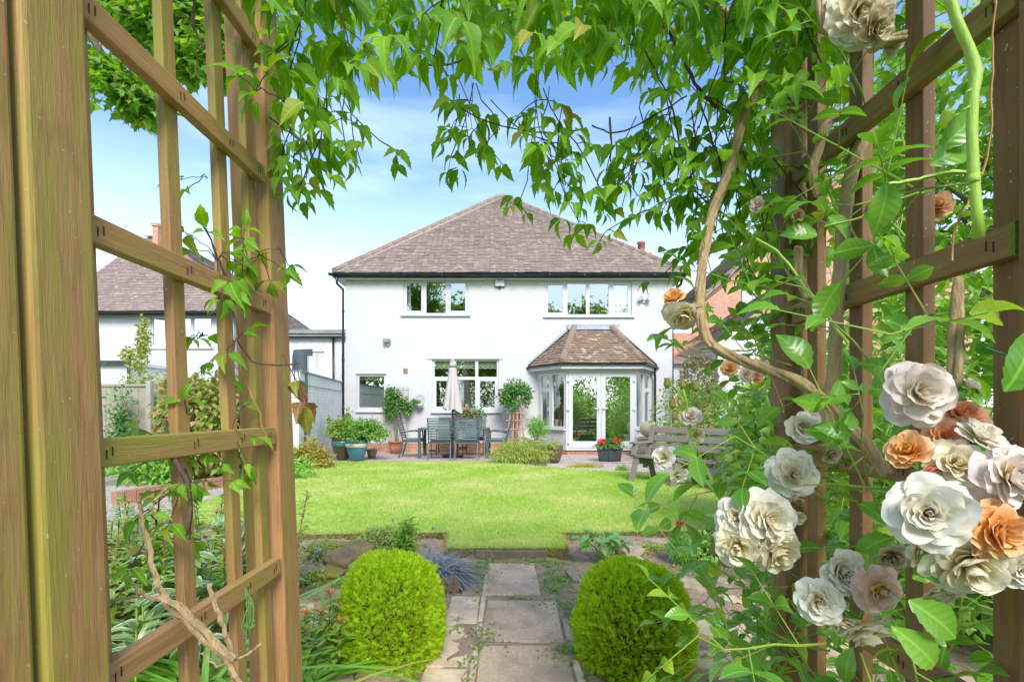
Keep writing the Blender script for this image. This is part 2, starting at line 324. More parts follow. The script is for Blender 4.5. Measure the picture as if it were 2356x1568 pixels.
interior_m = M('interior_wall', (.30, .29, .2), (.24, .23, .16)); floor_in = M('interior_floor', (.22, .15, .09), (.17, .11, .07))
curtain_m = M('curtain_cloth', (.8, .82, .8), (.7, .72, .7), rough=.9)
blind_m = M('blind_cloth', (.62, .66, .45), (.56, .6, .42), rough=.9)
dark_metal = M('dark_metal', (.055, .07, .08), (.045, .055, .065), rough=.4, spec=.5)
soil_m = M('soil', (.46, .32, .235), (.28, .19, .135), scale=14, rough=.95, bs=1, bscale=70, c3=(.4, .3, .21), s3=30, lo3=.55, hi3=.7)
terracotta = M('terracotta', (.55, .24, .14), (.45, .2, .12), rough=.8, bs=.2)
bark_m = M('bark', (.20, .13, .085), (.11, .075, .05), scale=14, stretch=(4, 4, .6), rough=.9, bs=.7, bscale=30)
vine_tan = M('vine_bark_tan', (.56, .42, .22), (.36, .25, .13), scale=16, stretch=(5, 5, 1.0), rough=.85, bs=.8, bscale=30)
vine_dark = M('vine_bark_dark', (.13, .085, .06), (.08, .05, .04), scale=20, rough=.85, bs=.4)
green_stem = M('green_stem', (.26, .42, .05), (.36, .46, .09), scale=20, rough=.5, c3=(.36, .24, .10), s3=9, lo3=.55, hi3=.75)
cane_m = M('fresh_cane', (.34, .56, .06), (.42, .62, .10), scale=30, stretch=(4, 4, .5), rough=.5, bs=.25)

# generic wall / window builders in a plane: O origin, U along, N outward
def pt(O, U, N, u, z, d=0): return (O[0]+U[0]*u+N[0]*d, O[1]+U[1]*u+N[1]*d, z)
def wall_holes(mb, O, U, N, u0, u1, z0, z1, holes, depth, back=False):
    us = sorted(set([u0, u1]+[h[0] for h in holes]+[h[1] for h in holes])); zs = sorted(set([z0, z1]+[h[2] for h in holes]+[h[3] for h in holes]))
    flip = (U[0]*N[1]-U[1]*N[0]) > 0
    def q(p): mb.q(p[::-1] if flip else p)
    for i in range(len(us)-1):
        for j in range(len(zs)-1):
            uc = (us[i]+us[i+1])/2; zc = (zs[j]+zs[j+1])/2
            if any(h[0] < uc < h[1] and h[2] < zc < h[3] for h in holes): continue
            q([pt(O,U,N,us[i],zs[j]), pt(O,U,N,us[i+1],zs[j]), pt(O,U,N,us[i+1],zs[j+1]), pt(O,U,N,us[i],zs[j+1])])
            if back: q([pt(O,U,N,us[i],zs[j+1],-depth), pt(O,U,N,us[i+1],zs[j+1],-depth), pt(O,U,N,us[i+1],zs[j],-depth), pt(O,U,N,us[i],zs[j],-depth)])
    for a, b_, c, d in holes:
        q([pt(O,U,N,a,c), pt(O,U,N,a,d), pt(O,U,N,a,d,-depth), pt(O,U,N,a,c,-depth)]); q([pt(O,U,N,b_,d), pt(O,U,N,b_,c), pt(O,U,N,b_,c,-depth), pt(O,U,N,b_,d,-depth)])
        q([pt(O,U,N,b_,c), pt(O,U,N,a,c), pt(O,U,N,a,c,-depth), pt(O,U,N,b_,c,-depth)]); q([pt(O,U,N,a,d), pt(O,U,N,b_,d), pt(O,U,N,b_,d,-depth), pt(O,U,N,a,d,-depth)])
    for p in ([pt(O,U,N,u0,z0), pt(O,U,N,u0,z0,-depth), pt(O,U,N,u0,z1,-depth), pt(O,U,N,u0,z1)], [pt(O,U,N,u1,z1), pt(O,U,N,u1,z1,-depth), pt(O,U,N,u1,z0,-depth), pt(O,U,N,u1,z0)],
              [pt(O,U,N,u0,z1), pt(O,U,N,u0,z1,-depth), pt(O,U,N,u1,z1,-depth), pt(O,U,N,u1,z1)], [pt(O,U,N,u1,z0), pt(O,U,N,u1,z0,-depth), pt(O,U,N,u0,z0,-depth), pt(O,U,N,u0,z0)]): q(p[::-1])
def pbox(mb, O, U, N, u0, u1, z0, z1, d0, d1):
    A = Matrix(((U[0], N[0], 0, O[0]), (U[1], N[1], 0, O[1]), (0, 0, 1, 0), (0, 0, 0, 1))); mb.box(u0, u1, d0, d1, z0, z1, A)
def window(parent, O, U, N, rect, panes, sill=None, setback=.05, glass=None, beads=True):
    f = MB(); O2 = (O[0]-N[0]*setback, O[1]-N[1]*setback, 0)
    wall_holes(f, O2, U, N, rect[0], rect[1], rect[2], rect[3], panes, .06)
    fr = f.build('window', white_pvc, parent)
    for p in panes:
        g = MB(); a, b_, c, d = p; q = [pt(O2,U,N,a,c,-.03), pt(O2,U,N,b_,c,-.03), pt(O2,U,N,b_,d,-.03), pt(O2,U,N,a,d,-.03)]; g.q(q); g.build('pane', glass or glass_m, fr)
        # casement rebate line
    if sill:
        s = MB(); pbox(s, O, U, N, sill[0], sill[1], sill[2], sill[3], -.05, .07); s.build('sill', white_paint, fr, bevel=.006)
    return fr
def tile_roof(mb, O, U, V, lo, hi, vlen, gauge=.105, tw=.165, th=.016, seed=1):
    """overlapping tiles laid tile by tile on the plane O + u U + v V, clipped to lo(v)..hi(v)"""
    O = Vector(O); U = Vector(U).normalized(); V = Vector(V).normalized(); Nn = U.cross(V).normalized()
    if Nn.z < 0: Nn = -Nn
    rr = random.Random(seed); n = int(vlen/gauge)
    for i in range(n+1):
        v0 = i*gauge; v1 = min(v0+gauge*1.25, vlen+.02)
        a0, b0, a1, b1 = lo(v0), hi(v0), lo(v1), hi(v1)
        if b0-a0 < .03: continue
        u = a0-(tw*.5 if i % 2 else 0)-rr.random()*.01
        while u < b0:
            ua = max(u+.002, a0); ub = min(u+tw-.002, b0)
            if ub-ua > .01:
                uc = min(max(u+.002, a1), b1); ud = max(min(u+tw-.002, b1), a1); ud = max(ud, uc)
                t = th*(1+rr.uniform(-.3, .5)); sag = .006*noise.noise(Vector((u*.6, v0*.6, seed)))*4
                dv = rr.uniform(-.007, .007); P0 = lambda uu, vv, h: O+U*uu+V*vv+Nn*h
                A, B, C, D = P0(ua, v0+dv, t+.006+sag), P0(ub, v0+dv, t+.006+sag), P0(ud, v1, .003+sag), P0(uc, v1, .003+sag)
                E, Fq = P0(ua, v0+dv, t*.45+sag), P0(ub, v0+dv, t*.45+sag)
                k = len(mb.v); mb.v += [tuple(x) for x in (A, B, C, D, E, Fq)]; mb.f += [(k, k+1, k+2, k+3), (k+4, k+5, k+1, k)]; mb.sm += [False]*2; mb.mi += [0, 0]
            u += tw
def ridge_run(mb, a, b, r=.11, seg=.42, mort=None):
    a = Vector(a); b = Vector(b); d = b-a; L = d.length; n = max(1, int(L/seg)); d.normalize(); s = d.cross(Vector((0, 0, 1))).normalized(); u = s.cross(d)
    if u.z < 0: u = -u
    for i in range(n):
        p0 = a+d*(L*i/n+.004); p1 = a+d*(L*(i+1)/n-.004); ra = r*1.04; rb = r*.96; base = len(mb.v); K = 6
        for p, q in ((p0, ra), (p1, rb)):
            for k in range(K+1):
                t = math.pi*k/K; mb.v.append(tuple(p+s*math.cos(t)*q+u*(math.sin(t)*q*.8)))
        for k in range(K): mb.f.append((base+k, base+k+1, base+K+2+k, base+K+1+k)); mb.sm.append(True); mb.mi.append(0)
        mb.f.append(tuple(base+k for k in range(K+1))); mb.sm.append(False); mb.mi.append(0)
        if mort is not None and i: mort.tube([p0-d*.012, p0+d*.008], r*.93, 10)
    if mort is not None: mort.tube([a-u*.03, b-u*.03], r*.98, 8)
# ================================================================ GROUND
def poly_slab(name, pts, z0, z1, mats, kind='structure', sub=0.0):
    mb = MB(); n = len(pts)
    mb.cur = 0; mb.q([(x, y, z1) for x, y in pts]); mb.cur = min(1, len(mats)-1)
    for i in range(n):
        a = pts[i]; b = pts[(i+1) % n]; mb.q([(a[0], a[1], z0), (b[0], b[1], z0), (b[0], b[1], z1), (a[0], a[1], z1)])
    o = mb.build(name, mats); o['kind'] = kind; return o
grass_far = M('grass_ground', (.10, .17, .03), (.14, .2, .04), rough=.95)
g = MB(); g.q([(-150, -60, -.2), (150, -60, -.2), (150, 240, -.2), (-150, 240, -.2)]); o = g.build('ground', grass_far); o['kind'] = 'structure'
def height_sheet(name, x0, x1, y0, y1, step, zf, mat):
    nx = int((x1-x0)/step)+1; ny = int((y1-y0)/step)+1; mb = MB(); mb.smooth = True
    for j in range(ny):
        for i in range(nx):
            x = x0+(x1-x0)*i/(nx-1); y = y0+(y1-y0)*j/(ny-1); mb.v.append((x, y, zf(x, y)))
    for j in range(ny-1):
        for i in range(nx-1): k = j*nx+i; mb.f.append((k, k+1, k+1+nx, k+nx)); mb.sm.append(True); mb.mi.append(0)
    o = mb.build(name, mat); o['kind'] = 'structure'; return o
def soil_z(x, y):
    p = abs(x-.03) < .36
    n = noise.noise(Vector((x*3, y*3, 0)))*.03+noise.noise(Vector((x*14, y*14, 4)))*.016+noise.noise(Vector((x*40, y*40, 2)))*.006
    mound = 0 if abs(x) < .55 else .035*min(1, (abs(x)-.55)/.3)
    if y < 3.1: mound *= .3
    return (-.077+n*.6 if p else -.088+n)+(mound if y > 2.9 else mound)
height_sheet('flower_bed_soil', -4.6, 3.6, .3, 5.1, .035, soil_z, soil_m)
lawn_m = M('lawn_base', (.32, .46, .07), (.40, .52, .12), scale=1.1, rough=.95, c3=(.46, .50, .18), s3=2.2, lo3=.5, hi3=.8, bs=.5, bscale=90)
turf_edge = M('turf_edge', (.10, .075, .035), (.20, .16, .06), scale=22, stretch=(1, 1, .5), rough=.95, bs=1, bscale=60)
LAWN = [(-.55,4.13),(.47,4.13),(.47,4.66),(2,4.75),(3.6,4.95),(3.6,9.0),(2.9,9.15),(2.2,9.35),(1.3,9.7),(.6,10.25),(-.1,10.8),(-.6,11.1),(-4.2,11.1),(-4.25,9.3),(-3.95,7.6),(-4.0,6.4),(-3.95,5.6),(-3.3,5.05),(-1.93,4.6),(-.62,4.66)]
def ragged_outline(P):
    o = []
    for i in range(len(P)):
        a = P[i]; b = P[(i+1) % len(P)]; L = math.hypot(b[0]-a[0], b[1]-a[1]); n = max(1, int(L/.05)); nx, ny = (b[1]-a[1])/L, -(b[0]-a[0])/L
        for k in range(n):
            t = k/n; x = a[0]+(b[0]-a[0])*t; y = a[1]+(b[1]-a[1])*t; w = (noise.noise(Vector((x*2.2, y*2.2, 0)))*.035+noise.noise(Vector((x*11, y*11, 5)))*.022) if y < 5.2 else noise.noise(Vector((x*2, y*2, 0)))*.05
            o.append((x+nx*w, y+ny*w))
    return o
LAWN_R = ragged_outline(LAWN); poly_slab('lawn', LAWN_R, -.15, 0, [lawn_m, turf_edge])
gravel_m = M('gravel', (.50, .42, .39), (.30, .25, .23), scale=46, rough=.9, bs=1, bscale=80, c3=(.68, .60, .56), s3=60, lo3=.5, hi3=.65)
g = MB(); g.q([(-7.5, 3.9, -.03), (-3.3, 4.9, -.03), (-3.3, 12, -.03), (-7.5, 12, -.03)]); g.q([(-.5, 8.8, -.03), (4.5, 8.8, -.03), (4.5, 11.3, -.03), (-.5, 11.3, -.03)]); o = g.build('gravel_path', gravel_m); o['kind'] = 'structure'
# loose gravel stones
lb = LB(); n = 9000
xs = RNG.uniform(.3, 4.2, n); ys = RNG.uniform(8.9, 11.1, n); k = n//2; xs[:k] = RNG.uniform(-6.3, -3.7, k); ys[:k] = RNG.uniform(5, 10, k)
stone = Tpl([(1,0,0),(0,1,0),(-1,0,0),(0,-1,0),(0,0,.8)], [(0,1,4),(1,2,4),(2,3,4),(3,0,4)], [(0,0,0)]*5)
lb.add(stone, np.stack([xs, ys, np.full(n, -.03)], 1), rdir(n)*[1, 1, .1], [0, 0, 1], RNG.uniform(.008, .018, n))
stone_m = M('gravel_stones', (.66, .56, .52), (.38, .30, .28), scale=30, rough=.9, island=True)
o = lb.build('gravel', stone_m); o['kind'] = 'stuff'; tag(o, 'pinkish grey loose gravel beside the lawn', 'gravel')
patio_m = M('patio_slabs', (.47, .375, .335), (.40, .32, .29), scale=2, rough=.85, c3=(.52, .45, .4), s3=3, bs=.2)
g = MB()
for i in range(-15, 12):
    for j in range(7):
        x0 = i*.45+.1; y0 = 11.12+j*.45
        g.box(x0+.004, x0+.446, y0+.004, y0+.446, -.12, -.004+random.uniform(-.002, .002))
o = g.build('patio', patio_m, bevel=.003); o['kind'] = 'structure'
g = MB(); g.box(-9, 9, 11.12, 14.2, -.14, -.02); o = g.build('patio_bedding', M('mortar_bed', (.25, .2, .17))); o['kind'] = 'structure'
# stone edging kerb where the lawn tongue ends, a thing of its own
conc = M('old_concrete', (.20, .16, .11), (.12, .10, .06), scale=9, rough=.95, bs=.8, c3=(.3, .27, .2), s3=14)
g = MB(); g.box(-.31, .29, 4.075, 4.125, -.13, -.008); o = g.build('edging_slab', conc, bevel=.01); tag(o, 'low mossy concrete edging slab at the front of the lawn tongue', 'edging')
# path slabs
slab_m = M('aggregate_slab', (.80, .58, .40), (.54, .38, .26), scale=60, rough=.9, bs=.9, bscale=120, c3=(.46, .33, .23), s3=4.5, lo3=.45, hi3=.62)
slab2_m = M('buff_slab', (.78, .60, .42), (.62, .46, .32), scale=12, rough=.9, bs=.5, bscale=50, c3=(.30, .22, .15), s3=4, lo3=.5, hi3=.75)
edge_m = M('path_edging', (.46, .38, .29), (.34, .27, .2), scale=10, rough=.9, bs=.6, c3=(.25, .18, .12), s3=6)
def slabs(mb, L, z=-.066):
    for x0, x1, y0, y1, t in L:
        A = Matrix.Translation(((x0+x1)/2, (y0+y1)/2, z)) @ Matrix.Rotation(R(t), 4, 'Z') @ Matrix.Rotation(R(random.uniform(-.5, .5)), 4, 'X')
        mb.box(-(x1-x0)/2, (x1-x0)/2, -(y1-y0)/2, (y1-y0)/2, -.05, random.uniform(-.003, .003), A)
g = MB(); slabs(g, [(-.185,.19,3.27,3.95,1),(-.165,.285,2.60,3.17,-1),(-.165,.285,2.06,2.56,.5),(-.165,.285,1.5,2.03,0)])
o = g.build('garden_path', slab_m, bevel=.008); o['kind'] = 'structure'
g = MB(); slabs(g, [(-.40,-.21,2.82,3.25,1),(-.42,-.21,2.36,2.79,-1),(-.42,-.21,1.85,2.33,0)], -.07); slabs(g, [(-.205,-.172,y, y+.4, 0) for y in (1.6,2.02,2.44,2.86,3.28)]+[(.3,.34,y,y+.4,1) for y in (1.6,2.05,2.5)], -.068)
o = g.build('garden_path_edging', slab2_m, bevel=.008); o['kind'] = 'structure'
def crazy(mb, cx, cy, r, z, seed):
    rr = random.Random(seed); n = rr.randint(5, 7); ring = []
    for k in range(n):
        a = 2*math.pi*k/n+rr.uniform(-.3, .3); q = r*rr.uniform(.75, 1.15); ring.append((cx+q*math.cos(a)*1.25, cy+q*math.sin(a)*.8))
    t = [(x, y, z+rr.uniform(-.003, .003)) for x, y in ring]; mb.q(t)
    for k in range(n): a = ring[k]; b = ring[(k+1) % n]; mb.q([(a[0],a[1],z-.05),(b[0],b[1],z-.05),(b[0],b[1],t[(k+1)%n][2]),(a[0],a[1],t[k][2])])
g = MB()
for k, (x, y, r_) in enumerate([(-1.05,2.95,.2),(-.75,3.05,.14),(-1.45,3.05,.2),(-1.2,2.55,.2),(-.78,2.62,.17),(-.95,2.25,.2),(-1.75,2.7,.2),(-1.9,3.2,.22),(-.62,2.3,.12),(-1.4,2.2,.18),
                                (1.2,2.75,.2),(1.6,2.85,.19),(1.02,2.4,.17),(1.4,2.4,.2),(1.8,2.5,.18),(1.15,2.05,.18),(1.55,2.0,.2),(2.05,2.9,.22),(.95,1.75,.2),(1.35,1.65,.18),(2.0,2.15,.2),(1.5,3.2,.14)]): crazy(g, x, y, r_, -.062, k)
o = g.build('crazy_paving', slab2_m, bevel=.006); o['kind'] = 'structure'

# ================================================================ WHITE HOUSE
ZW = 13.9; FO = (0, ZW, 0); FU = (1, 0, 0); FN = (0, -1, 0)
xL, xR = X(795, ZW), X(1547, ZW); EZ = ZZ(627, 13.62)
house = thing('white_house', 'white rendered two storey house with brown hipped tile roof and glazed bay', 'house', (0, ZW, 0))
def rc(x0, x1, y0, y1, Z=ZW): return (X(x0, Z), X(x1, Z), ZZ(y1, Z), ZZ(y0, Z))
wins = [  # rect, panes, sill
 (rc(928,1077,644,724), [rc(935,968.5,650,714),(rc(980,1025,647,719)),rc(1036,1070,650,714)], rc(922,1083,724,727.5)),
 (rc(1255,1454,648,727), [rc(1261,1295,654,718),rc(1306,1349,651,722),rc(1357,1401,651,722),rc(1413,1446,654.5,718)], rc(1250,1460,727,730.5)),
 (rc(994,1148,826,946), [rc(999,1042,830,866),rc(1049,1093,830,866),rc(1100,1143,830,866),rc(1003,1038,875.5,935),rc(1049,1093,873,938),rc(1104,1138.5,876,936)], rc(992,1153,946,950)),
 (rc(820,887,859.6,942), [rc(825,882.5,865,936.5)], rc(819,888,942,948)),
]
z_plinth = ZZ(1019, ZW); wall = MB(); bay0, bay1 = .72, 4.02
bay_hole = (bay0+.05, bay1-.05, -.05, 2.35)
wall_holes(wall, FO, FU, FN, xL, xR, z_plinth, EZ, [w[0] for w in wins]+[(bay0+.05, bay1-.05, z_plinth, 2.35)], .25)
wall.box(xL, xL+.25, ZW+.25, 24, -.1, EZ); wall.box(xR-.25, xR, ZW+.25, 24, -.1, EZ); wall.box(xL, xR, 24, 24.25, -.1, EZ)
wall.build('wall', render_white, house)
pl = MB(); pl.box(xL+.01, bay0-.02, ZW+.02, ZW+.2, -.1, z_plinth-.004); pl.build('brick_plinth', brick_red, house); pl = MB(); pl.box(bay1+.02, xR-.01, ZW+.02, ZW+.2, -.1, z_plinth-.004); pl.build('brick_plinth', brick_red, house)
for px0, px1, py0, py1 in ((985,1005,1034,1038),(1056,1074,1027,1032)):
    ab = MB(); r_ = rc(px0, px1, py0, py1, ZW); pbox(ab, FO, FU, FN, r_[0], r_[1], r_[2], r_[3], -.02, -.005)
    ab.build('air_brick', dark_metal, house)
# interior
it = MB()
for z0, z1 in ((.12, 2.45), (2.75, 4.75)):
    it.q([(xL+.3, ZW+3, z0), (xR-.3, ZW+3, z0), (xR-.3, ZW+3, z1), (xL+.3, ZW+3, z1)][::-1])
    it.q([(xL+.3, ZW+.26, z1), (xL+.3, ZW+3, z1), (xR-.3, ZW+3, z1), (xR-.3, ZW+.26, z1)])
    for xx in (xL+.3, -3.2, .6, xR-.3): it.box(xx-.04, xx+.04, ZW+.26, ZW+3, z0, z1)
    it.box(xL+.3, xR-.3, ZW+.26, ZW+3, z0-.1, z0)
it.build('interior', interior_m, house)
for w in wins:
    window(house, FO, FU, FN, w[0], w[1], w[2], glass=glass_m)
# lintels with drip moulding
lt = MB(); r_ = rc(983, 1157, 820, 825.5); pbox(lt, FO, FU, FN, r_[0], r_[1], r_[2], r_[3], .002, .03)
r_ = rc(818, 890, 857, 859.4); pbox(lt, FO, FU, FN, r_[0], r_[1], r_[2], r_[3], .002, .02); lt.build('lintel', white_paint, house)
# blinds (scalloped) behind the ground floor windows
def blind(u0, u1, z1, drop, nsc):
    b = MB(); y = ZW+.16; n = nsc*8
    for i in range(n):
        a = u0+(u1-u0)*i/n; c = u0+(u1-u0)*(i+1)/n; sc = lambda t: abs(math.sin(math.pi*t*nsc))*.03
        b.q([(a, y, z1-drop-sc(i/n)), (c, y, z1-drop-sc((i+1)/n)), (c, y, z1), (a, y, z1)])
    b.build('blind', blind_m, house)
    b = MB()
    for i in range(nsc):
        xc = u0+(u1-u0)*(i+.5)/nsc; zc = z1-drop+.02
        b.q([(xc, y-.004, zc-.03), (xc+.028, y-.004, zc+.005), (xc+.014, y-.004, zc+.025), (xc, y-.004, zc+.012), (xc-.014, y-.004, zc+.025), (xc-.028, y-.004, zc+.005)])
    b.build('blind_pattern', M('blind_hearts', (.16, .18, .14)), house)
for a, b_ in ((998, 1043), (1048, 1094), (1099, 1144)): blind(X(a, ZW), X(b_, ZW), ZZ(829, ZW), .2, 4)
blind(X(824, ZW), X(884, ZW), ZZ(864, ZW), .09, 6)
cu = MB()
def curtain(mb, a, b, z0, z1, nf=5, amp=.025):
    n = nf*8; a = Vector(a); b = Vector(b); d = (b-a); s = Vector((-d.y, d.x, 0)).normalized(); mb.smooth = True; base = len(mb.v)
    for i in range(n+1):
        p = a+d*i/n+s*math.sin(i/n*nf*2*math.pi)*amp; mb.v += [(p.x, p.y, z0), (p.x, p.y, z1)]
    for i in range(n): mb.f.append((base+2*i, base+2*i+2, base+2*i+3, base+2*i+1)); mb.sm.append(True); mb.mi.append(0)
curtain(cu, (X(936, ZW), ZW+.2, 0), (X(942, ZW), ZW+.2, 0), ZZ(722, ZW), ZZ(648, ZW), 2); curtain(cu, (X(1412, ZW), ZW+.2, 0), (X(1448, ZW), ZW+.2, 0), ZZ(724, ZW), ZZ(650, ZW), 7, .015)
curtain(cu, (X(1053, ZW), ZW+.2, 0), (X(1066, ZW), ZW+.2, 0), ZZ(940, ZW), ZZ(866, ZW), 2)
cu.build('curtain', curtain_m, house)
# roof: front hip, side slopes, ridge running back
ey0 = 13.62; ex0, ex1 = X(764, ey0), X(1579, ey0); rise = 4.28; run = 5.0; ax = X(1154, ey0+run); az = EZ+rise; ay = ey0+run; ey1 = 24.7
roof = MB(); V = Vector((0, run, rise)); vl = V.length
tile_roof(roof, (0, ey0, EZ), (1, 0, 0), V, lambda v: ex0+(ax-ex0)*min(v/vl, 1), lambda v: ex1+(ax-ex1)*min(v/vl, 1), vl, .11, .165, .02, 3)
for sgn, ex in ((-1, ex0), (1, ex1)):
    Vs = Vector((ax-ex, 0, rise)); vls = Vs.length
    # side slopes in coarse courses
    tile_roof(roof, (ex, 0, EZ), (0, 1, 0), Vs, lambda v: ey0+run*min(v/vls, 1), lambda v: ey1, vls, .11, .5, .02, 5)
und = MB(); und.q([(ex0, ey0, EZ-.01), (ex1, ey0, EZ-.01), (ax, ay, az-.03)]); und.q([(ex0, ey1, EZ-.01), (ex0, ey0, EZ-.01), (ax, ay, az-.03), (ax, ey1, az-.03)]); und.q([(ex1, ey0, EZ-.01), (ex1, ey1, EZ-.01), (ax, ey1, az-.03), (ax, ay, az-.03)]); und.q([(ex1, ey1, EZ-.01), (ex0, ey1, EZ-.01), (ax, ey1, az-.03)])
rf = roof.build('roof', tile_main, house); und.build('roof_underlay', fascia_blk, rf)
for q_ in range(3):
    rg = MB(); mo = MB()
    if q_ == 0: ridge_run(rg, (ex0+.05, ey0+.05, EZ+.06), (ax-.08, ay-.08, az+.03), .12, .42, mo)
    if q_ == 1: ridge_run(rg, (ex1-.05, ey0+.05, EZ+.06), (ax+.08, ay-.08, az+.03), .12, .42, mo)
    if q_ == 2: ridge_run(rg, (ax, ay-.15, az+.04), (ax, ey1, az+.04), .12, .42, mo)
    rr_ = rg.build('ridge_tiles', ridge_m, rf); mo.build('mortar', mortar_m, rr_)
fs = MB(); fs.box(ex0+.02, ex1-.02, ey0+.06, ey0+.085, EZ-.135, EZ-.02); fs.box(ex0+.02, ex0+.045, ey0+.09, ey1, EZ-.135, EZ-.02); fs.box(ex1-.045, ex1-.02, ey0+.09, ey1, EZ-.135, EZ-.02); fs.build('fascia', fascia_blk, house)
so = MB(); so.box(ex0+.05, ex1-.05, ey0+.09, ZW-.003, EZ-.13, EZ-.11); so.box(ex0+.05, xL-.003, ZW, ey1, EZ-.13, EZ-.11); so.box(xR+.003, ex1-.05, ZW, ey1, EZ-.13, EZ-.11); so.build('soffit', white_paint, house)
gu = MB()
def gutter(mb, a, b, r=.055):
    a = Vector(a); b = Vector(b); d = (b-a).normalized(); s = d.cross(Vector((0, 0, 1))).normalized(); base = len(mb.v); K = 6
    for p in (a, b):
        for k in range(K+1): t = math.pi*k/K; mb.v.append(tuple(p+s*math.cos(t)*r-Vector((0, 0, 1))*math.sin(t)*r))
        for k in range(K+1): t = math.pi*(K-k)/K; mb.v.append(tuple(p+s*math.cos(t)*r*.85-Vector((0, 0, 1))*math.sin(t)*r*.85))
    m = 2*(K+1)
    for k in range(m): mb.f.append((base+k, base+(k+1) % m, base+m+(k+1) % m, base+m+k)); mb.sm.append(False); mb.mi.append(0)
    n = int((b-a).length/.9)
    for i in range(n+1): p = a+(b-a)*(i/max(n, 1)); mb.box(p.x-.012, p.x+.012, p.y-.008-abs(s.y)*r, p.y+.008+abs(s.y)*r, p.z-r*1.15, p.z-.0)
gutter(gu, (ex0-.08, ey0-.0, EZ-.015), (ax-.5, ey0, EZ-.055)); gutter(gu, (ax-.5, ey0, EZ-.05), (ex1+.08, ey0, EZ-.03)); gutter(gu, (ex0-.03, ey0, EZ-.02), (ex0-.03, ey1, EZ-.04)); gutter(gu, (ex1+.03, ey0, EZ-.02), (ex1+.03, ey1, EZ-.04))
gu.build('gutter', black_gut, house)
dp = MB(); xd = xL-.055
dp.tube([(ex0+.1, ey0+.05, EZ-.1), (ex0+.1, ey0+.1, EZ-.28), (xd, ZW-.04, EZ-.42), (xd, ZW-.04, EZ-.6), (xd, ZW-.04, 0)], .038, 8)
for z in (4.0, 2.6, 1.2): dp.tube([(xd, ZW-.04, z), (xd, ZW-.04, z+.07)], .046, 8)
dp.build('downpipe', black_gut, house)
dp = MB(); xd = xR+.045; dp.tube([(ex1-.05, ey0+.15, EZ-.1), (ex1-.05, ey0+.3, EZ-.25), (xd, ZW+.15, EZ-.45), (xd, ZW+.15, 0)], .038, 8); dp.build('downpipe', black_gut, house)
# chimney: stack hidden behind the hip, pot showing
ch = MB(); cxp = X(1475.5, 17.0); ch.box(cxp-.3, cxp+.3, 16.7, 17.4, 4, ZZ(586, 17)); ck = ch.build('chimney', brick_orange, house)
cp = MB(); zt = ZZ(557, 17); cp.lathe([(.12, zt-.42), (.12, zt-.08), (.145, zt-.07), (.145, zt), (.1, zt), (.1, zt-.3)], 16, Matrix.Translation((cxp, 17, 0)))
pm = M('chimney_pot_clay', (.5, .17, .10), (.42, .14, .09), rough=.7); cpo = cp.build('chimney_pot', pm, ck)
cs = MB()
for k in range(16):
    a = 2*math.pi*k/16; A = Matrix.Translation((cxp, 17, 0)) @ Matrix.Rotation(a, 4, 'Z'); cs.box(.115, .125, -.012, .012, zt-.24, zt-.12, A)
cs.build('pot_slot', dark_metal, cpo)
# alarm box with its name plate lettering
al = MB(); r_ = rc(1139.5, 1161, 641, 660); pbox(al, FO, FU, FN, r_[0], r_[1], r_[2], r_[3], .002, .09); a_o = al.build('alarm_box', white_pvc, house, bevel=.02)
al = MB(); pbox(al, FO, FU, FN, r_[0]-.012, r_[1]+.012, r_[2]-.014, r_[3]+.012, .001, .03); al.build('back_plate', M('aged_plate', (.2, .23, .16)), a_o)
al = MB(); al.lathe([(0, -.05), (.03, -.045), (.04, 0), (.04, .02), (0, .02)], 12, Matrix.Translation(((r_[0]+r_[1])/2, ZW-.05, r_[2]))); al.build('strobe', M('blue_strobe', (.01, .02, .06), rough=.2), a_o)
def text_mesh(txt, size, loc, rot, mat, parent, name='lettering', ext=.002):
    cu_ = bpy.data.curves.new(name, 'FONT'); cu_.body = txt; cu_.size = size; cu_.extrude = ext; cu_.align_x = 'CENTER'; cu_.offset = size*.012
    t = bpy.data.objects.new(name, cu_); COL.objects.link(t); dg = bpy.context.evaluated_depsgraph_get(); me = bpy.data.meshes.new_from_object(t.evaluated_get(dg)); bpy.data.objects.remove(t)
    A = Matrix.Translation(Vector(loc)-off_of(parent)) @ Matrix.Rotation(rot, 4, 'X'); me.transform(A); me.materials.clear(); me.materials.append(mat)
    o = bpy.data.objects.new(name, me); COL.objects.link(o); o.parent = parent; return o
text_mesh('Guild', .085, ((r_[0]+r_[1])/2, ZW-.093, r_[3]-.075), R(90), M('letter_green', (.03, .06, .05)), a_o)
# vent, security lights
vt = MB(); r_ = rc(928, 938, 847, 859); pbox(vt, FO, FU, FN, r_[0], r_[1], r_[2], r_[3], .001, .012)
for k in range(5): z = r_[2]+(r_[3]-r_[2])*(k+.5)/5; pbox(vt, FO, FU, FN, r_[0]+.01, r_[1]-.01, z, z+.012, .0125, .024)
vt.build('vent', M('vent_brown', (.35, .27, .17), (.28, .21, .13)), house)
sl = MB(); p = W(892, 788, ZW); grey = M('lamp_grey', (.2, .19, .16), (.26, .25, .22), rough=.5)
sl.box(p.x-.1, p.x+.1, ZW-.17, ZW-.06, p.z-.01, p.z+.09); sl.box(p.x-.02, p.x+.02, ZW-.07, ZW-.002, p.z, p.z+.05); s_o = sl.build('floodlight', grey, house, bevel=.01)
sl = MB(); sl.lathe([(0, -.03), (.03, -.02), (.035, .03), (0, .04)], 12, Matrix.Translation((p.x+.02, ZW-.06, p.z-.06))); sl.build('sensor', white_pvc, s_o)
sl = MB(); p = W(1481, 693, ZW); sl.box(p.x-.05, p.x+.05, ZW-.04, ZW-.002, p.z-.05, p.z+.05)
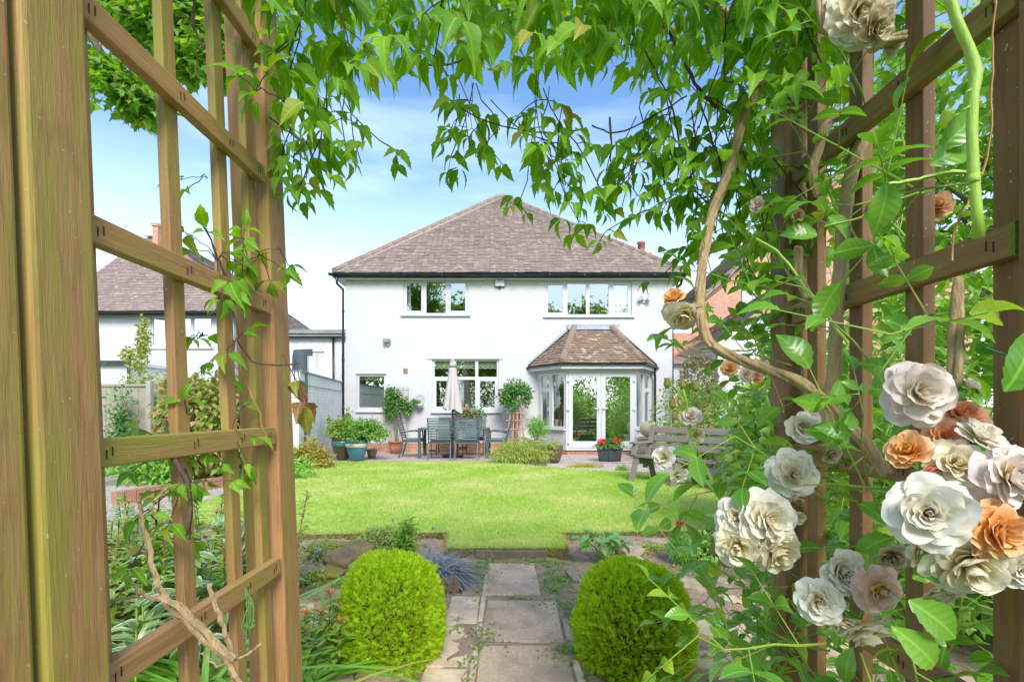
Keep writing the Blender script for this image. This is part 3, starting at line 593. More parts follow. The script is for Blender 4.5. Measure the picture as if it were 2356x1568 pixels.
for dx, dz, az_ in ((-.09, .05, -35), (.1, .03, 35)):
    A = Matrix.Translation((p.x+dx, ZW-.1, p.z+dz)) @ Matrix.Rotation(R(az_), 4, 'Z') @ Matrix.Rotation(R(75), 4, 'X'); sl.lathe([(.02, -.07), (.03, -.06), (.065, .03), (.065, .05), (.05, .045), (0, .02)], 14, A); sl.tube([(p.x, ZW-.03, p.z), (p.x+dx, ZW-.09, p.z+dz)], .012, 6)
sl.build('floodlight', M('lamp_silver', (.5, .5, .5), (.35, .35, .35), rough=.3), house)
# ---- bay
YF = 12.95; fx0, fx1 = 1.45, 3.33; Ze = 2.42; zb = .13
q2 = math.sqrt(.5)
def seg(A, B):
    d = Vector((B[0]-A[0], B[1]-A[1])); L = d.length; d.normalize(); return (A[0], A[1], 0), (d.x, d.y, 0), (d.y, -d.x, 0), L
segL = seg((bay0, ZW), (fx0, YF)); segR = seg((fx1, YF), (bay1, ZW)); segF = seg((fx0, YF), (fx1, YF))
zs0 = ZZ(984, 13.4)
for (O, U, N, L) in (segL, segR):
    bw = MB(); wall_holes(bw, O, U, N, 0, L, zb-.0, zs0-.01, [], .2); pbox(bw, O, U, N, .002, L-.002, 2.24, Ze-.06, -.2, -.0); bw.build('bay_wall', render_white, house)
bw = MB(); pbox(bw, *segF[:3], 0, segF[3], 2.25, Ze-.06, -.2, 0)
bw.build('bay_wall', render_white, house)
bb = MB()
for (O, U, N, L) in (segL, segF, segR): pbox(bb, O, U, N, .01 if L < 1.5 else 0, L-.01 if L < 1.5 else L, -.1, zb-.006, -.2, .0)
bb.build('brick_plinth', brick_red, house)
for (O, U, N, L), mir in ((segL, 0), (segR, 1)):
    def rr2(a, b, c, d): return (L-b, L-a, c, d) if mir else (a, b, c, d)
    zt = 2.23
    panes = [rr2(.14, .48, zt-.42, zt-.08), rr2(.14, .48, zs0+.06, zt-.53), rr2(.62, 1.08, zs0+.05, zt-.05)]
    window(house, O, U, N, rr2(.04, 1.14, zs0, zt), panes, (-.0, L, zs0-.05, zs0-.008), .03, glass_m)
    c = MB(); a_ = pt(O, U, N, *(rr2(.12, .42, 0, 0)[0:1]), 0, -.25); b_ = pt(O, U, N, rr2(.12, .42, 0, 0)[1], 0, -.25); curtain(c, (a_[0], a_[1], 0), (b_[0], b_[1], 0), zs0, 2.2, 4); c.build('curtain', curtain_m, house)
dO, dU, dN = (0, YF, 0), (1, 0, 0), (0, -1, 0)
dx0, dx1 = fx0+.06, fx1-.05; dm = X(1383, YF); dz0, dz1 = zb+.0, 2.24
df = MB(); wall_holes(df, (0, YF+.03, 0), dU, dN, dx0-.06, dx1+.05, dz0, dz1+.01, [(dx0, dx1, dz0+.05, dz1-.05)], .08); dfo = df.build('door_frame', white_pvc, house)
for a, b_, hs in ((dx0+.004, dm-.004, 1), (dm+.004, dx1-.004, 0)):
    pr = (a+.115, b_-.105, dz0+.23, dz1-.15); d_ = MB(); wall_holes(d_, (0, YF+.015, 0), dU, dN, a, b_, dz0+.055, dz1-.055, [pr], .06); do = d_.build('door', white_pvc, house)
    gq = MB(); y = YF+.045; gq.q([(pr[0], y, pr[2]), (pr[1], y, pr[2]), (pr[1], y, pr[3]), (pr[0], y, pr[3])]); gq.build('pane', glass_door, do)
    hn = MB(); hx = (b_-.05) if hs else (a+.05); hz = ZZ(939, YF)
    hn.box(hx-.015, hx+.015, YF-.005, YF+.013, hz-.13, hz+.05); hn.box(*(sorted((hx+.01, hx-.12)) if hs else sorted((hx-.01, hx+.12))), YF-.05, YF-.03, hz-.01, hz+.012); hn.box(hx-.009, hx+.009, YF-.05, YF, hz-.009, hz+.011); hn.build('handle', M('satin_handle', (.75, .76, .78), rough=.25, metal=.3), do, bevel=.003)
    for zz in (dz0+.2, (dz0+dz1)/2+.03, dz1-.25):
        hg = MB(); xh = a+.0 if hs else b_; hg.box(xh-.04, xh+.04, YF-.008, YF+.013, zz-.035, zz+.02); hg.tube([(xh, YF-.012, zz-.05), (xh, YF-.012, zz+.04)], .011, 8); hg.build('hinge', white_pvc, do)
st = MB(); st.box(dx0-.08, dx1+.07, YF-.06, YF+.02, zb-.055+.05, zb+.002); st.build('door_sill', white_pvc, house)
# bay roof
be = [(.46, ZW), (1.27, 12.74), (3.50, 12.74), (4.17, ZW)]; bt = [(1.72, ZW), (2.92, ZW)]; bz0 = Ze+.02; bz1 = ZZ(757, ZW)+.02; br = MB()
def tri_plane(mb, a, b, c, d, seed, gauge=.105):
    # plane with eave a-b and top edge d-c (may coincide)
    a, b, c, d = map(Vector, (a, b, c, d)); U = (b-a).normalized(); m = (d-a); Vv = (m-U*m.dot(U)); vl_ = Vv.length
    ua, ub, uc, ud = 0, (b-a).dot(U), (c-a).dot(U), (d-a).dot(U)
    tile_roof(mb, a, U, Vv, lambda v: ua+(ud-ua)*min(v/vl_, 1), lambda v: ub+(uc-ub)*min(v/vl_, 1), vl_, gauge, .165, .02, seed)
e3 = [(x, y, bz0) for x, y in be]; t3 = [(x, y, bz1) for x, y in bt]
tri_plane(br, e3[1], e3[2], t3[1], t3[0], 11)
tri_plane(br, e3[0], e3[1], t3[0], Vector(t3[0])-Vector((.0, 0, 0)), 12); tri_plane(br, e3[2], e3[3], t3[1], t3[1], 13)
bro = br.build('bay_roof', tile_bay, house)
bu = MB(); dz = Vector((0, 0, -.012)); E = [Vector(p)+dz for p in e3]; T = [Vector(p)+dz for p in t3]
bu.q([E[1], E[2], T[1], T[0]]); bu.q([E[0], E[1], T[0]]); bu.q([E[2], E[3], T[1]]); bu.q([E[3], E[2], E[1], E[0]]); bu.build('roof_underlay', fascia_blk, bro)
for e_, t_, sg in ((e3[1], t3[0], 1), (e3[2], t3[1], -1)):
    rg = MB(); mo = MB(); ridge_run(rg, Vector(e_)+Vector((.03*sg, .03, .05)), Vector(t_)+Vector((.06*sg, -.06, .06)), .085, .36, mo); ro = rg.build('ridge_tiles', ridge_m, bro); mo.build('mortar', mortar_m, ro)
ld = MB(); ld.q([(t3[0][0]-.1, ZW-.13, bz1-.05), (t3[1][0]+.1, ZW-.13, bz1-.05), (t3[1][0]+.15, ZW-.006, bz1+.06), (t3[0][0]-.15, ZW-.006, bz1+.06)]); ld.box(t3[0][0]-.18, t3[1][0]+.18, ZW-.012, ZW-.002, bz1+.055, bz1+.12)
for e, t in ((e3[0], t3[0]), (e3[3], t3[1])):
    e = Vector(e); t = Vector(t); w_ = Vector((0, 0, .055)); y = ZW-.01; ld.q([(e.x, y, e.z+.02), (t.x, y, t.z+.03), (t.x, y, t.z+.1), (e.x, y, e.z+.1)])
    s_ = -1 if e.x < t.x else 1; ld.q([(e.x, y-.09, e.z+.035), (t.x, y-.09, t.z+.03), (t.x, y, t.z+.07), (e.x, y, e.z+.07)])
ld.build('flashing', lead_m, bro)
bf = MB(); bg = MB()
for i in range(3):
    A = be[i]; B = be[i+1]; O, U, N, L = seg(A, B); pbox(bf, O, U, N, .03, L-.03, Ze-.13, Ze-.01, -.05, -.025); a = pt(O, U, N, 0, Ze+.0, .03); b_ = pt(O, U, N, L, Ze+.0, .03); gutter(bg, a, b_, .042)
bf.q([(be[0][0]+.06, ZW-.01, Ze-.1), (be[1][0]+.02, 12.8, Ze-.1), (be[2][0]-.02, 12.8, Ze-.1), (be[3][0]-.06, ZW-.01, Ze-.1)]); bf.build('bay_fascia', white_paint, house); bg.build('gutter', black_gut, house)
dp = MB(); xd = X(1508, 13.75); dp.tube([(be[3][0]-.12, ZW-.3, Ze-.02), (xd-.02, 13.75, Ze-.15), (xd, 13.78, Ze-.3), (xd, 13.78, 0)], .034, 8); dp.build('downpipe', black_gut, house)
# potted plant & dish on kitchen sill
ks = MB(); ks.lathe([(.04, 0), (.055, .11), (.05, .11), (0, .1)], 12, Matrix.Translation((X(1073, ZW), ZW+.13, ZZ(938, ZW)))); ks.build('sill_pot', white_pvc, house)
lb = LB(); n = 26; c = np.array([X(1073, ZW), ZW+.13, ZZ(938, ZW)+.1]); d = rdir(n)*[1, .5, .4]+[0, 0, .8]; lb.add(T_STRAP, np.repeat(c[None], n, 0), d, [0, 0, 1], RNG.uniform(.16, .26, n)); 
lf_ind = LEAF('houseplant_leaf', (.12, .35, .04), (.2, .45, .06)); lb.build('sill_plant', lf_ind, house)

# ================================================================ WHITE OUTBUILDING, GARDEN WALL
ob = thing('outbuilding', 'white flat roofed outbuilding with grey parapet left of the house', 'outbuilding', (-6.5, 17.5, 0))
Zo = 17.5; w = MB(); r0 = (X(560, Zo), X(793, Zo)+.3, -.1, ZZ(772, Zo)); wr = (X(703, Zo), X(747, Zo), ZZ(862, Zo), ZZ(808, Zo))
wall_holes(w, (0, Zo, 0), FU, FN, r0[0], r0[1], r0[2], r0[3], [wr], .2); w.box(r0[0], r0[1], Zo+.2, Zo+4, -.1, r0[3]-.02); w.build('wall', brick_white, ob)
w = MB(); w.box(r0[0]-.05, r0[1], Zo-.1, Zo+.3, ZZ(776, Zo), ZZ(770, Zo)); w.box(r0[0]-.1, r0[1], Zo-.14, Zo+.5, ZZ(768, Zo), ZZ(759, Zo)); w.build('parapet', M('grey_felt', (.3, .3, .28), (.22, .23, .22), rough=.9, bs=.4), ob)
w = MB(); gutter(w, (r0[0], Zo-.16, ZZ(775, Zo)), (r0[1], Zo-.16, ZZ(775, Zo)), .06); w.build('gutter', black_gut, ob)
w = MB(); w.tube([(X(768, Zo), Zo-.06, ZZ(777, Zo)), (X(769, Zo), Zo-.06, .5)], .04, 8); w.build('downpipe', black_gut, ob)
window(ob, (0, Zo, 0), FU, FN, wr, [(wr[0]+.08, wr[0]+.3, wr[2]+.06, wr[3]-.06), (wr[0]+.38, wr[1]-.06, wr[2]+.06, wr[3]-.06)], None, .05)
gw = MB(); A0 = (X(688, 9.9), 9.9); A1 = (X(795, 13.85)-.12, 13.85); O, U, N, L = seg(A0, A1); N = (-N[0], -N[1], 0) if N[0] < 0 else N
tz0 = ZZ(853, 9.9); tz1 = 1.99
mbw = MB(); top = lambda u: tz0+(tz1-tz0)*u/L
def skew(mb, u0, u1, za, zb_, d0, d1):
    P = [pt(O, U, N, u0, za(u0), d0), pt(O, U, N, u1, za(u1), d0), pt(O, U, N, u1, za(u1), d1), pt(O, U, N, u0, za(u0), d1)]; Q = [pt(O, U, N, u0, zb_(u0), d0), pt(O, U, N, u1, zb_(u1), d0), pt(O, U, N, u1, zb_(u1), d1), pt(O, U, N, u0, zb_(u0), d1)]
    mb.add(P+Q, [(0,3,2,1),(4,5,6,7),(0,1,5,4),(1,2,6,5),(2,3,7,6),(3,0,4,7)])
skew(mbw, 0, L, lambda u: -.1, lambda u: top(u)-.26, -.22, 0)
gwt = thing('garden_wall', 'white painted brick boundary wall running back to the house', 'wall', (A0[0], A0[1], 0)); mbw.build('wall', brick_white, gwt)
c_ = MB(); skew(c_, 0, L, lambda u: top(u)-.257, lambda u: top(u)-.02, -.24, .02); c_.build('fascia', white_paint, gwt)
c_ = MB(); skew(c_, 0, L, lambda u: top(u)-.018, lambda u: top(u)+.02, -.26, .05); c_.build('coping', M('grey_coping', (.33, .32, .28), (.25, .24, .21), rough=.9), gwt)

# ================================================================ LEFT NEIGHBOUR
ln = thing('neighbour_house', 'white neighbouring house with brown hipped roof seen through the left trellis', 'house', (-12, 17, 0))
Zn = 17.3; nz0 = ZZ(716, Zn-.3); wr = rc(346, 486, 728, 798, Zn); w = MB(); nx0, nx1 = X(-100, Zn), X(538, Zn)
wall_holes(w, (0, Zn, 0), FU, FN, nx0, nx1, -.1, nz0, [wr], .2); w.box(nx1-.25, nx1, Zn+.2, Zn+9, -.1, nz0); w.build('wall', render_white, ln)
dw = (wr[1]-wr[0])/3; window(ln, (0, Zn, 0), FU, FN, wr, [(wr[0]+.06+k*dw, wr[0]+dw*(k+1)-.05, wr[2]+.06, wr[3]-.06) for k in range(3)], (wr[0]-.1, wr[1]+.1, wr[2]-.07, wr[2]-.002), .05)
e0, e1 = X(96, Zn-.35), X(552, Zn-.35); apx = X(382, Zn+4.6); apz = ZZ(548, Zn+4.6); rv = Vector((0, 4.95, apz-nz0)); vl2 = rv.length; rm = MB()
a_e0 = X(335, Zn+4.6)
tile_roof(rm, (0, Zn-.35, nz0), (1, 0, 0), rv, lambda v: e0+(a_e0-e0)*min(v/vl2, 1), lambda v: e1+(apx-e1)*min(v/vl2, 1), vl2, .13, .2, .02, 21)
Vs = Vector((apx-e1, 0, apz-nz0)); vls = Vs.length; tile_roof(rm, (e1, 0, nz0), (0, 1, 0), Vs, lambda v: Zn-.35+4.95*min(v/vls, 1), lambda v: Zn+8.5, vls, .15, .5, .02, 22)
nro = rm.build('roof', tile_main, ln)
u_ = MB(); u_.q([(e0, Zn-.35, nz0-.01), (e1, Zn-.35, nz0-.01), (apx, Zn+4.6, apz-.03), (a_e0, Zn+4.6, apz-.03)]); u_.q([(e1, Zn-.35, nz0-.01), (e1, Zn+8.5, nz0-.01), (apx, Zn+8.5, apz-.03), (apx, Zn+4.6, apz-.03)]); u_.build('roof_underlay', fascia_blk, nro)
r_ = MB(); ridge_run(r_, (e1, Zn-.3, nz0+.06), (apx, Zn+4.6, apz+.03), .12, .42); ridge_run(r_, (apx, Zn+4.6, apz+.03), (a_e0, Zn+4.6, apz+.03), .12, .42); r_.build('ridge_tiles', ridge_m, nro)
f_ = MB(); f_.box(e0, e1, Zn-.3, Zn-.27, nz0-.16, nz0-.01); f_.box(e1-.05, e1-.02, Zn-.26, Zn+8.5, nz0-.16, nz0-.01); f_.build('fascia', fascia_blk, ln); f_ = MB(); gutter(f_, (e0, Zn-.38, nz0-.01), (e1+.05, Zn-.38, nz0-.03), .06); f_.build('gutter', black_gut, ln)
c_ = MB(); cx_ = X(357, 20); c_.box(cx_-.11, cx_+.11, 20, 20.5, 5, ZZ(520, 20)); c_.box(cx_-.14, cx_+.14, 19.95, 20.55, ZZ(520, 20)+.002, ZZ(513, 20)); c_.build('chimney', brick_orange, ln)
lt_ = MB(); lt_.box(X(180, 16), X(322, 16), 15.6, Zn-.02, ZZ(842, 16), ZZ(834, 16)); lt_.box(X(180, 16), X(318, 16), 15.7, Zn-.02, 0, ZZ(843, 16)); po = lt_.build('porch', white_paint, ln)
lt_ = MB(); lt_.box(X(178, 16), X(324, 16), 15.55, 15.6, ZZ(842, 16), ZZ(832, 16)); lt_.tube([(X(318, 16), 15.6, ZZ(842, 16)), (X(318, 16), 15.6, 1)], .05, 8); lt_.build('fascia', fascia_blk, po)

# ================================================================ RIGHT BRICK HOUSE
bh = thing('brick_house', 'orange brick neighbouring house with steep roof right of the white house', 'house', (12, 20, 0))
Zb = 20.0; wr = rc(1706, 1737, 652, 718, Zb); bx0, bx1 = X(1500, Zb), X(2250, Zb)
# gable wall: verge climbs to the right
vz0 = ZZ(700, Zb); vx0 = X(1595, Zb); vx1 = X(1960, Zb); vz1 = ZZ(380, Zb); w = MB()
zz_ = ZZ(705, Zb); wall_holes(w, (0, Zb, 0), FU, FN, bx0, vx0, -.1, ZZ(765, Zb), [], .2)
wall_holes(w, (0, Zb, 0), FU, FN, vx0, bx1, -.1, vz0, [(wr[0], wr[1], wr[2], vz0)] if False else [], .2)
def tri(mb, ps): mb.q(ps)
# upper gable cut round the window
slope = (vz1-vz0)/(vx1-vx0); sx = lambda x: vz0+(x-vx0)*slope
w.q([(vx0, Zb, vz0), (wr[0], Zb, vz0), (wr[0], Zb, sx(wr[0]))]); w.q([(wr[0], Zb, wr[3]), (wr[1], Zb, wr[3]), (wr[1], Zb, sx(wr[1])), (wr[0], Zb, sx(wr[0]))]); w.q([(wr[1], Zb, vz0), (vx1, Zb, vz0), (vx1, Zb, vz1), (wr[1], Zb, sx(wr[1]))]); w.q([(vx1, Zb, vz0), (bx1, Zb, vz0), (bx1, Zb, vz0+1.5), (vx1, Zb, vz1)])
w.q([(wr[0], Zb, vz0), (wr[1], Zb, vz0), (wr[1], Zb, wr[3]), (wr[0], Zb, wr[3])]); w.build('wall', brick_orange, bh)
window(bh, (0, Zb-.06, 0), FU, FN, wr, [(wr[0]+.1, wr[1]-.1, wr[2]+.1, wr[3]-.1)], None, 0)
rm = MB(); Us = Vector((0, 1, 0)); Vv = Vector((1, 0, slope)); L3 = math.hypot(vx1-vx0+.3, (vx1-vx0+.3)*slope)
tile_roof(rm, (vx0-.25, 0, vz0-.25*slope+.05), Us, Vv, lambda v: Zb-.25, lambda v: Zb+8, L3, .12, .3, .03, 31); rm.q([(vx0-.25, Zb-.25, vz0-.25*slope), (vx0-.25, Zb+8, vz0-.25*slope), (vx1, Zb+8, vz1), (vx1, Zb-.25, vz1)])
rm.bar((vx0-.28, Zb-.2, vz0-.28*slope-.02), (vx1, Zb-.2, vz1+.02), .05, .2); rm.q([(vx1, Zb-.25, vz1+.03), (vx1, Zb+8, vz1+.03), (bx1+.5, Zb+8, vz0), (bx1+.5, Zb-.25, vz0)])
bro2 = rm.build('roof', tile_main, bh)
# lean-to roof with white wall
lo_ = MB(); a = W(1641, 778, 16.5); b_ = W(1775, 690, 16.5); lo_.bar(a, b_, .07, .13); g1 = lo_.build('lean_to_gutter', black_gut, bh)
l2 = MB(); V3 = Vector((b_.x-a.x, 0, b_.z-a.z)); tile_roof(l2, (a.x, 0, a.z+.1), (0, 1, 0), V3, lambda v: 16.45, lambda v: 19.6, V3.length*1.6, .12, .25, .03, 33); l2.build('lean_to_roof', tile_main, bh)
l3 = MB(); l3.q([(a.x+.2, 16.6, -.1), (a.x+4, 16.6, -.1), (a.x+4, 16.6, a.z+.2+3.6*V3.z/V3.x*.6), (a.x+.2, 16.6, a.z+.03)]); l3.box(a.x+.2, a.x+.3, 16.62, 19.9, -.1, a.z); l3.build('lean_to_wall', white_paint, bh)
# grey garage in front of it
ga = thing('garage', 'low grey walled garage with tiled roof edge right of the white house', 'garage', (7, 17, 0)); Zg = 16.8
w = MB(); gx0, gx1 = X(1548, Zg), X(1660, Zg); w.box(gx0-.3, gx1, Zg, Zg+2.5, ZZ(915, Zg), ZZ(838, Zg)); w.build('wall', M('grey_render', (.48, .48, .47), (.4, .4, .39)), ga)
w = MB(); w.box(gx0-.3, gx1, Zg+.01, Zg+2.5, -.1, ZZ(915, Zg)-.004); w.build('brick_base', brick_red, ga)
w = MB(); tile_roof(w, (0, Zg-.2, ZZ(838, Zg)), (1, 0, 0), Vector((0, 2.5, .5)), lambda v: gx0-.4, lambda v: gx1+.2, 2.5, .12, .2, .03, 35); w.build('roof', tile_main, ga)
w = MB(); p0 = (X(1560, Zg), X(1580, Zg), ZZ(905, Zg), ZZ(858, Zg)); wall_holes(w, (0, Zg-.01, 0), FU, FN, p0[0], p0[1], p0[2], p0[3], [(p0[0]+.06, p0[1]-.06, p0[2]+.06, p0[3]-.06)], .05); wf = w.build('window', white_paint, ga)
w = MB(); w.q([(p0[0]+.06, Zg-.004, p0[2]+.06), (p0[1]-.06, Zg-.004, p0[2]+.06), (p0[1]-.06, Zg-.004, p0[3]-.06), (p0[0]+.06, Zg-.004, p0[3]-.06)]); w.build('pane', M('dull_glass', (.3, .32, .32), rough=.2), wf)
# ================================================================ PATIO FURNITURE AND POTS
alu = M('anthracite_metal', (.075, .105, .115), (.06, .085, .095), rough=.38, spec=.6)
slat_m = M('grey_slat', (.13, .175, .185), (.10, .14, .15), rough=.45)
cush_m = M('grey_cushion', (.16, .17, .18), (.12, .13, .14), rough=.9, bs=.3, bscale=200)
def make_chair():
    # local: seat faces -Y (the back is at +Y)... front legs at y=-.25
    t = thing('garden_chair', 'x', 'chair', (0, 0, 0), 'slatted metal chairs around the patio table')
    for s in (-1, 1):
        f = MB(); f.bar((s*.275, -.24, 0), (s*.275, -.2, .66), .03, .022, (1, 0, 0)); f.build('leg', alu, t)
        f = MB(); f.bar((s*.265, .31, 0), (s*.265, .2, .42), .03, .024, (1, 0, 0)); f.bar((s*.265, .2, .41), (s*.265, .36, 1.0), .03, .026, (1, 0, 0)); f.build('leg', alu, t)
        f = MB(); f.tube([(s*.285, -.21, .655), (s*.29, -.1, .675), (s*.285, .1, .66), (s*.275, .25, .62)], .016, 6); f.build('armrest', alu, t)
    f = MB(); f.box(-.265, .265, -.23, -.2, .39, .425); f.box(-.265, .265, .19, .215, .39, .425); f.box(-.265, -.24, -.2, .19, .39, .425); f.box(.24, .265, -.2, .19, .39, .425); f.build('seat_frame', alu, t)
    f = MB()
    for i in range(7): y = -.18+i*.058; f.box(-.24, .24, y-.02, y+.02, .4, .418)
    f.build('seat', slat_m, t)
    f = MB(); f.box(-.235, .235, -.22, .2, .426, .475); f.build('cushion', cush_m, t, bevel=.02)
    for i in range(8):
        k = (i+.7)/8.2; y = .215+.14*k; z = .46+.5*k; f = MB(); b = [(x, y+(.02*(1-(x/.25)**2)), z) for x in (-.25, -.12, 0, .12, .25)]
        for a, c in zip(b, b[1:]): f.bar(a, c, .012, .042)
        f.build('back_slat', slat_m, t)
    f = MB(); f.box(-.265, .265, .355, .38, .975, 1.0); f.build('top_rail', alu, t)
    return t
def furn(px, Z): return X(px, Z)
TY = 12.35
chair0 = make_chair()
CH = [(-1.73+.0, 11.78, 180, 'left one of the two slatted chairs with their backs to the lawn'),
      (-1.09, 11.78, 180, 'right one of the two slatted chairs with their backs to the lawn'),
      (-2.52, TY-.05, 92, 'slatted metal chair at the left end of the table by the wall trellis'),
      (-.36, TY-.05, -92, 'slatted metal chair at the right end of the table by the wooden obelisk'),
      (-1.74, TY+.72, 3, 'slatted metal chair at the house side of the table, left of the closed parasol'),
      (-1.02, TY+.72, -4, 'slatted metal chair at the house side of the table, right of the closed parasol')]
cs_ = []
for i, (x, y, a, lab) in enumerate(CH):
    o = chair0 if i == 0 else copy_tree(chair0); cs_.append((o, x, y, a, lab))
for o, x, y, a, lab in cs_: o.location = (x, y, 0); o.rotation_euler = (0, 0, R(a)); o['label'] = lab; OFF[o.name] = Vector((x, y, 0))
tx0, tx1, ty0, ty1 = X(961, 12.0), X(1124, 12.0), 12.0, 12.85
tb = thing('patio_table', 'rectangular dark grey metal garden table on the patio', 'table', ((tx0+tx1)/2, TY, 0))
m = MB(); m.box(tx0, tx1, ty0, ty0+.06, .70, .745); m.box(tx0, tx1, ty1-.06, ty1, .70, .745); m.box(tx0, tx0+.06, ty0+.06, ty1-.06, .70, .745); m.box(tx1-.06, tx1, ty0+.06, ty1-.06, .70, .745); m.build('frame', alu, tb)
m = MB(); m.box(tx0+.062, tx1-.062, ty0+.062, ty1-.062, .735, .742); m.build('tabletop', M('smoked_glass', (.10, .13, .14), rough=.05, spec=.8), tb)
for x in (tx0+.035, tx1-.035):
    for y in (ty0+.035, ty1-.035): m = MB(); m.box(x-.033, x+.033, y-.033, y+.033, 0, .699); m.build('leg', alu, tb)
# parasol through the table
pxx = X(1041.5, TY); pa = thing('closed_parasol', 'closed pale pink cream parasol standing through the patio table', 'parasol', (pxx, TY, 0))
m = MB(); m.tube([(pxx, TY, .05), (pxx, TY, 2.3)], .022, 10); m.build('pole', dark_metal, pa)
m = MB(); m.lathe([(0, 0), (.26, .0), (.27, .04), (.25, .07), (.05, .09), (.035, .3), (0, .3)], 20, Matrix.Translation((pxx, TY, 0))); m.build('base', dark_metal, pa)
m = MB(); zt = ZZ(828, TY); zb2 = ZZ(944, TY); n = 56; K = 16; base = 0; m.smooth = True
for k in range(K+1):
    t = k/K; r0 = .05+.185*t**.8 if t > .07 else .05+.5*t
    if t > .17 and t < .2: r0 += .012
    for i in range(n):
        a = 2*math.pi*i/n; fold = math.sin(a*8+1.3*math.sin(a*2)+t*1.2)*.2*t; rr = r0*(1+fold); z = zt+(zb2-zt)*t-(.06*math.cos(a-.3)*t**3 if t > .6 else 0)+(.04*math.sin(a*4)*t if k == K else 0)
        m.v.append((pxx+rr*math.cos(a)*.92, TY+rr*math.sin(a), z))
for k in range(K):
    for i in range(n): j = (i+1) % n; m.f.append((k*n+i, k*n+j, (k+1)*n+j, (k+1)*n+i)); m.sm.append(True); m.mi.append(0)
m.f.append(tuple(range(n))); m.sm.append(False); m.mi.append(0)
par_m = M('parasol_cloth', (.54, .475, .47), (.47, .41, .41), scale=3, rough=.9, stretch=(2, 2, .5)); m.build('canopy', par_m, pa)
m = MB(); m.lathe([(.055, zt-.16), (.1, zt-.19), (.085, zt-.1), (.05, zt+.0), (.02, zt+.015), (0, zt+.03)], 20, Matrix.Translation((pxx, TY, 0))); m.build('vent_cap', par_m, pa)
# dark covered parasol at the left
gx, gy = X(690, 10.3), 10.3; dp_ = thing('covered_parasol', 'tall folded parasol in a dark slate grey cover at the left lawn edge', 'parasol', (gx, gy, 0))
slate = M('slate_cover', (.10, .13, .16), (.08, .10, .13), rough=.7, bs=.3, bscale=8); z0 = ZZ(1030, gy); z1 = ZZ(803, gy)
m = MB(); prof = [(0, z0-.12), (.05, z0-.1), (.10, z0), (.15, z0+.4), (.165, z0+1.2), (.155, z1-.15), (.13, z1-.02), (.05, z1-.01), (0, z1-.01)]; m.lathe(prof, 14, Matrix.Translation((gx, gy, 0)) @ Matrix.Diagonal((1, .8, 1, 1))); m.box(gx, gx+.26, gy-.03, gy+.03, z1-.14, z1-.01); m.q([(gx+.1, gy-.05, z1-.13), (gx+.29, gy, z1+.01), (gx, gy, z1)]); m.build('cover', slate, dp_)
m = MB(); m.tube([(gx, gy, -.04), (gx, gy, z0)], .03, 8); m.lathe([(0, -.04), (.25, -.04), (.25, .03), (0, .04)], 14, Matrix.Translation((gx, gy, 0))); m.build('stand', dark_metal, dp_)
# metal wall trellis
tr = thing('wall_trellis', 'tan square mesh trellis leaning against the white wall', 'trellis', (X(913, 13.75), 13.75, 0)); tan_m = M('tan_lath', (.45, .36, .28), (.36, .28, .21), rough=.8)
x0, x1 = X(888, 13.75), X(938.5, 13.75); z0, z1 = .02, ZZ(891, 13.8)
for i in range(5):
    m = MB(); x = x0+(x1-x0)*i/4; m.bar((x, 13.66, z0), (x, 13.84, z1), .016, .012, (0, 1, 0)); m.build('upright', tan_m, tr)
for i in range(13):
    k = i/12; m = MB(); z = z0+.02+(z1-z0-.03)*k; y = 13.645+.18*k; m.bar((x0, y, z), (x1, y, z), .012, .016); m.build('crossbar', tan_m, tr)
def pot(name, label, loc, prof, mat, cat='pot', band=None, group=None, soil=True):
    t = thing(name, label, cat, loc, group); A = Matrix.Translation(loc)
    m = MB(); m.lathe(prof, 28, A); m.build('bowl', mat, t)
    r = prof[-1][0]; 
    if soil: m = MB(); m.lathe([(0, prof[-1][1]+.001), (r*.99, prof[-1][1]-.002)], 20, A); m.build('soil', soil_m, t)
    if band: m = MB(); m.lathe(band[0], 28, A); m.build('band', band[1], t)
    return t
def std_prof(r0, r1, h, rim=.012): return [(0, .002), (r0, 0), ((r0+r1)/2*1.0, h*.5), (r1, h-.03), (r1+rim, h-.028), (r1+rim, h), (r1-.015, h), (r1-.02, h-.03)]
def bowl_prof(r, h): return [(0, .002), (r*.45, 0), (r*.62, h*.12), (r*.84, h*.42), (r*.97, h*.75), (r, h-.01), (r, h), (r-.02, h), (r-.025, h-.035)]
# two glazed pots
p1 = G(783, 1059); p2 = G(819, 1060.5)
olive_g = M('olive_glaze', (.075, .07, .03), (.05, .05, .025), rough=.2, spec=.6); teal_g = M('teal_glaze', (.06, .22, .17), (.05, .18, .15), rough=.25)
blue_g = M('blue_glaze', (.06, .20, .27), (.045, .13, .2), scale=6, rough=.2, spec=.6); cream_g = M('cream_glaze', (.55, .47, .33), rough=.4)
hA = (1060-1010)*p1.y/F; rA = 24*p1.y/F; hB = (1061-1012)*p2.y/F; rB = 26*p2.y/F*.95
pot('glazed_pot', 'large olive glazed pot with a teal band holding leafy shrub', (p1.x, p1.y+.15, 0), bowl_prof(rA, hA), olive_g, band=([(rA*.975, hA*.66), (rA+.006, hA*.7), (rA+.006, hA*.88), (rA*.99, hA*.9)], teal_g))
pot('glazed_pot', 'large blue glazed pot with a cream band at the lawn edge', (p2.x, p2.y+.05, 0), bowl_prof(rB, hB), blue_g, band=([(rB*.975, hB*.66), (rB+.006, hB*.69), (rB+.006, hB*.82), (rB*.99, hB*.84)], cream_g))
acer_m = LEAF('maple_leaf_green', (.14, .33, .04), (.24, .44, .08), (.36, .5, .14)); acer_y = LEAF('maple_leaf_lime', (.26, .42, .06), (.36, .52, .10), (.18, .3, .05)); stem_m = bark_m
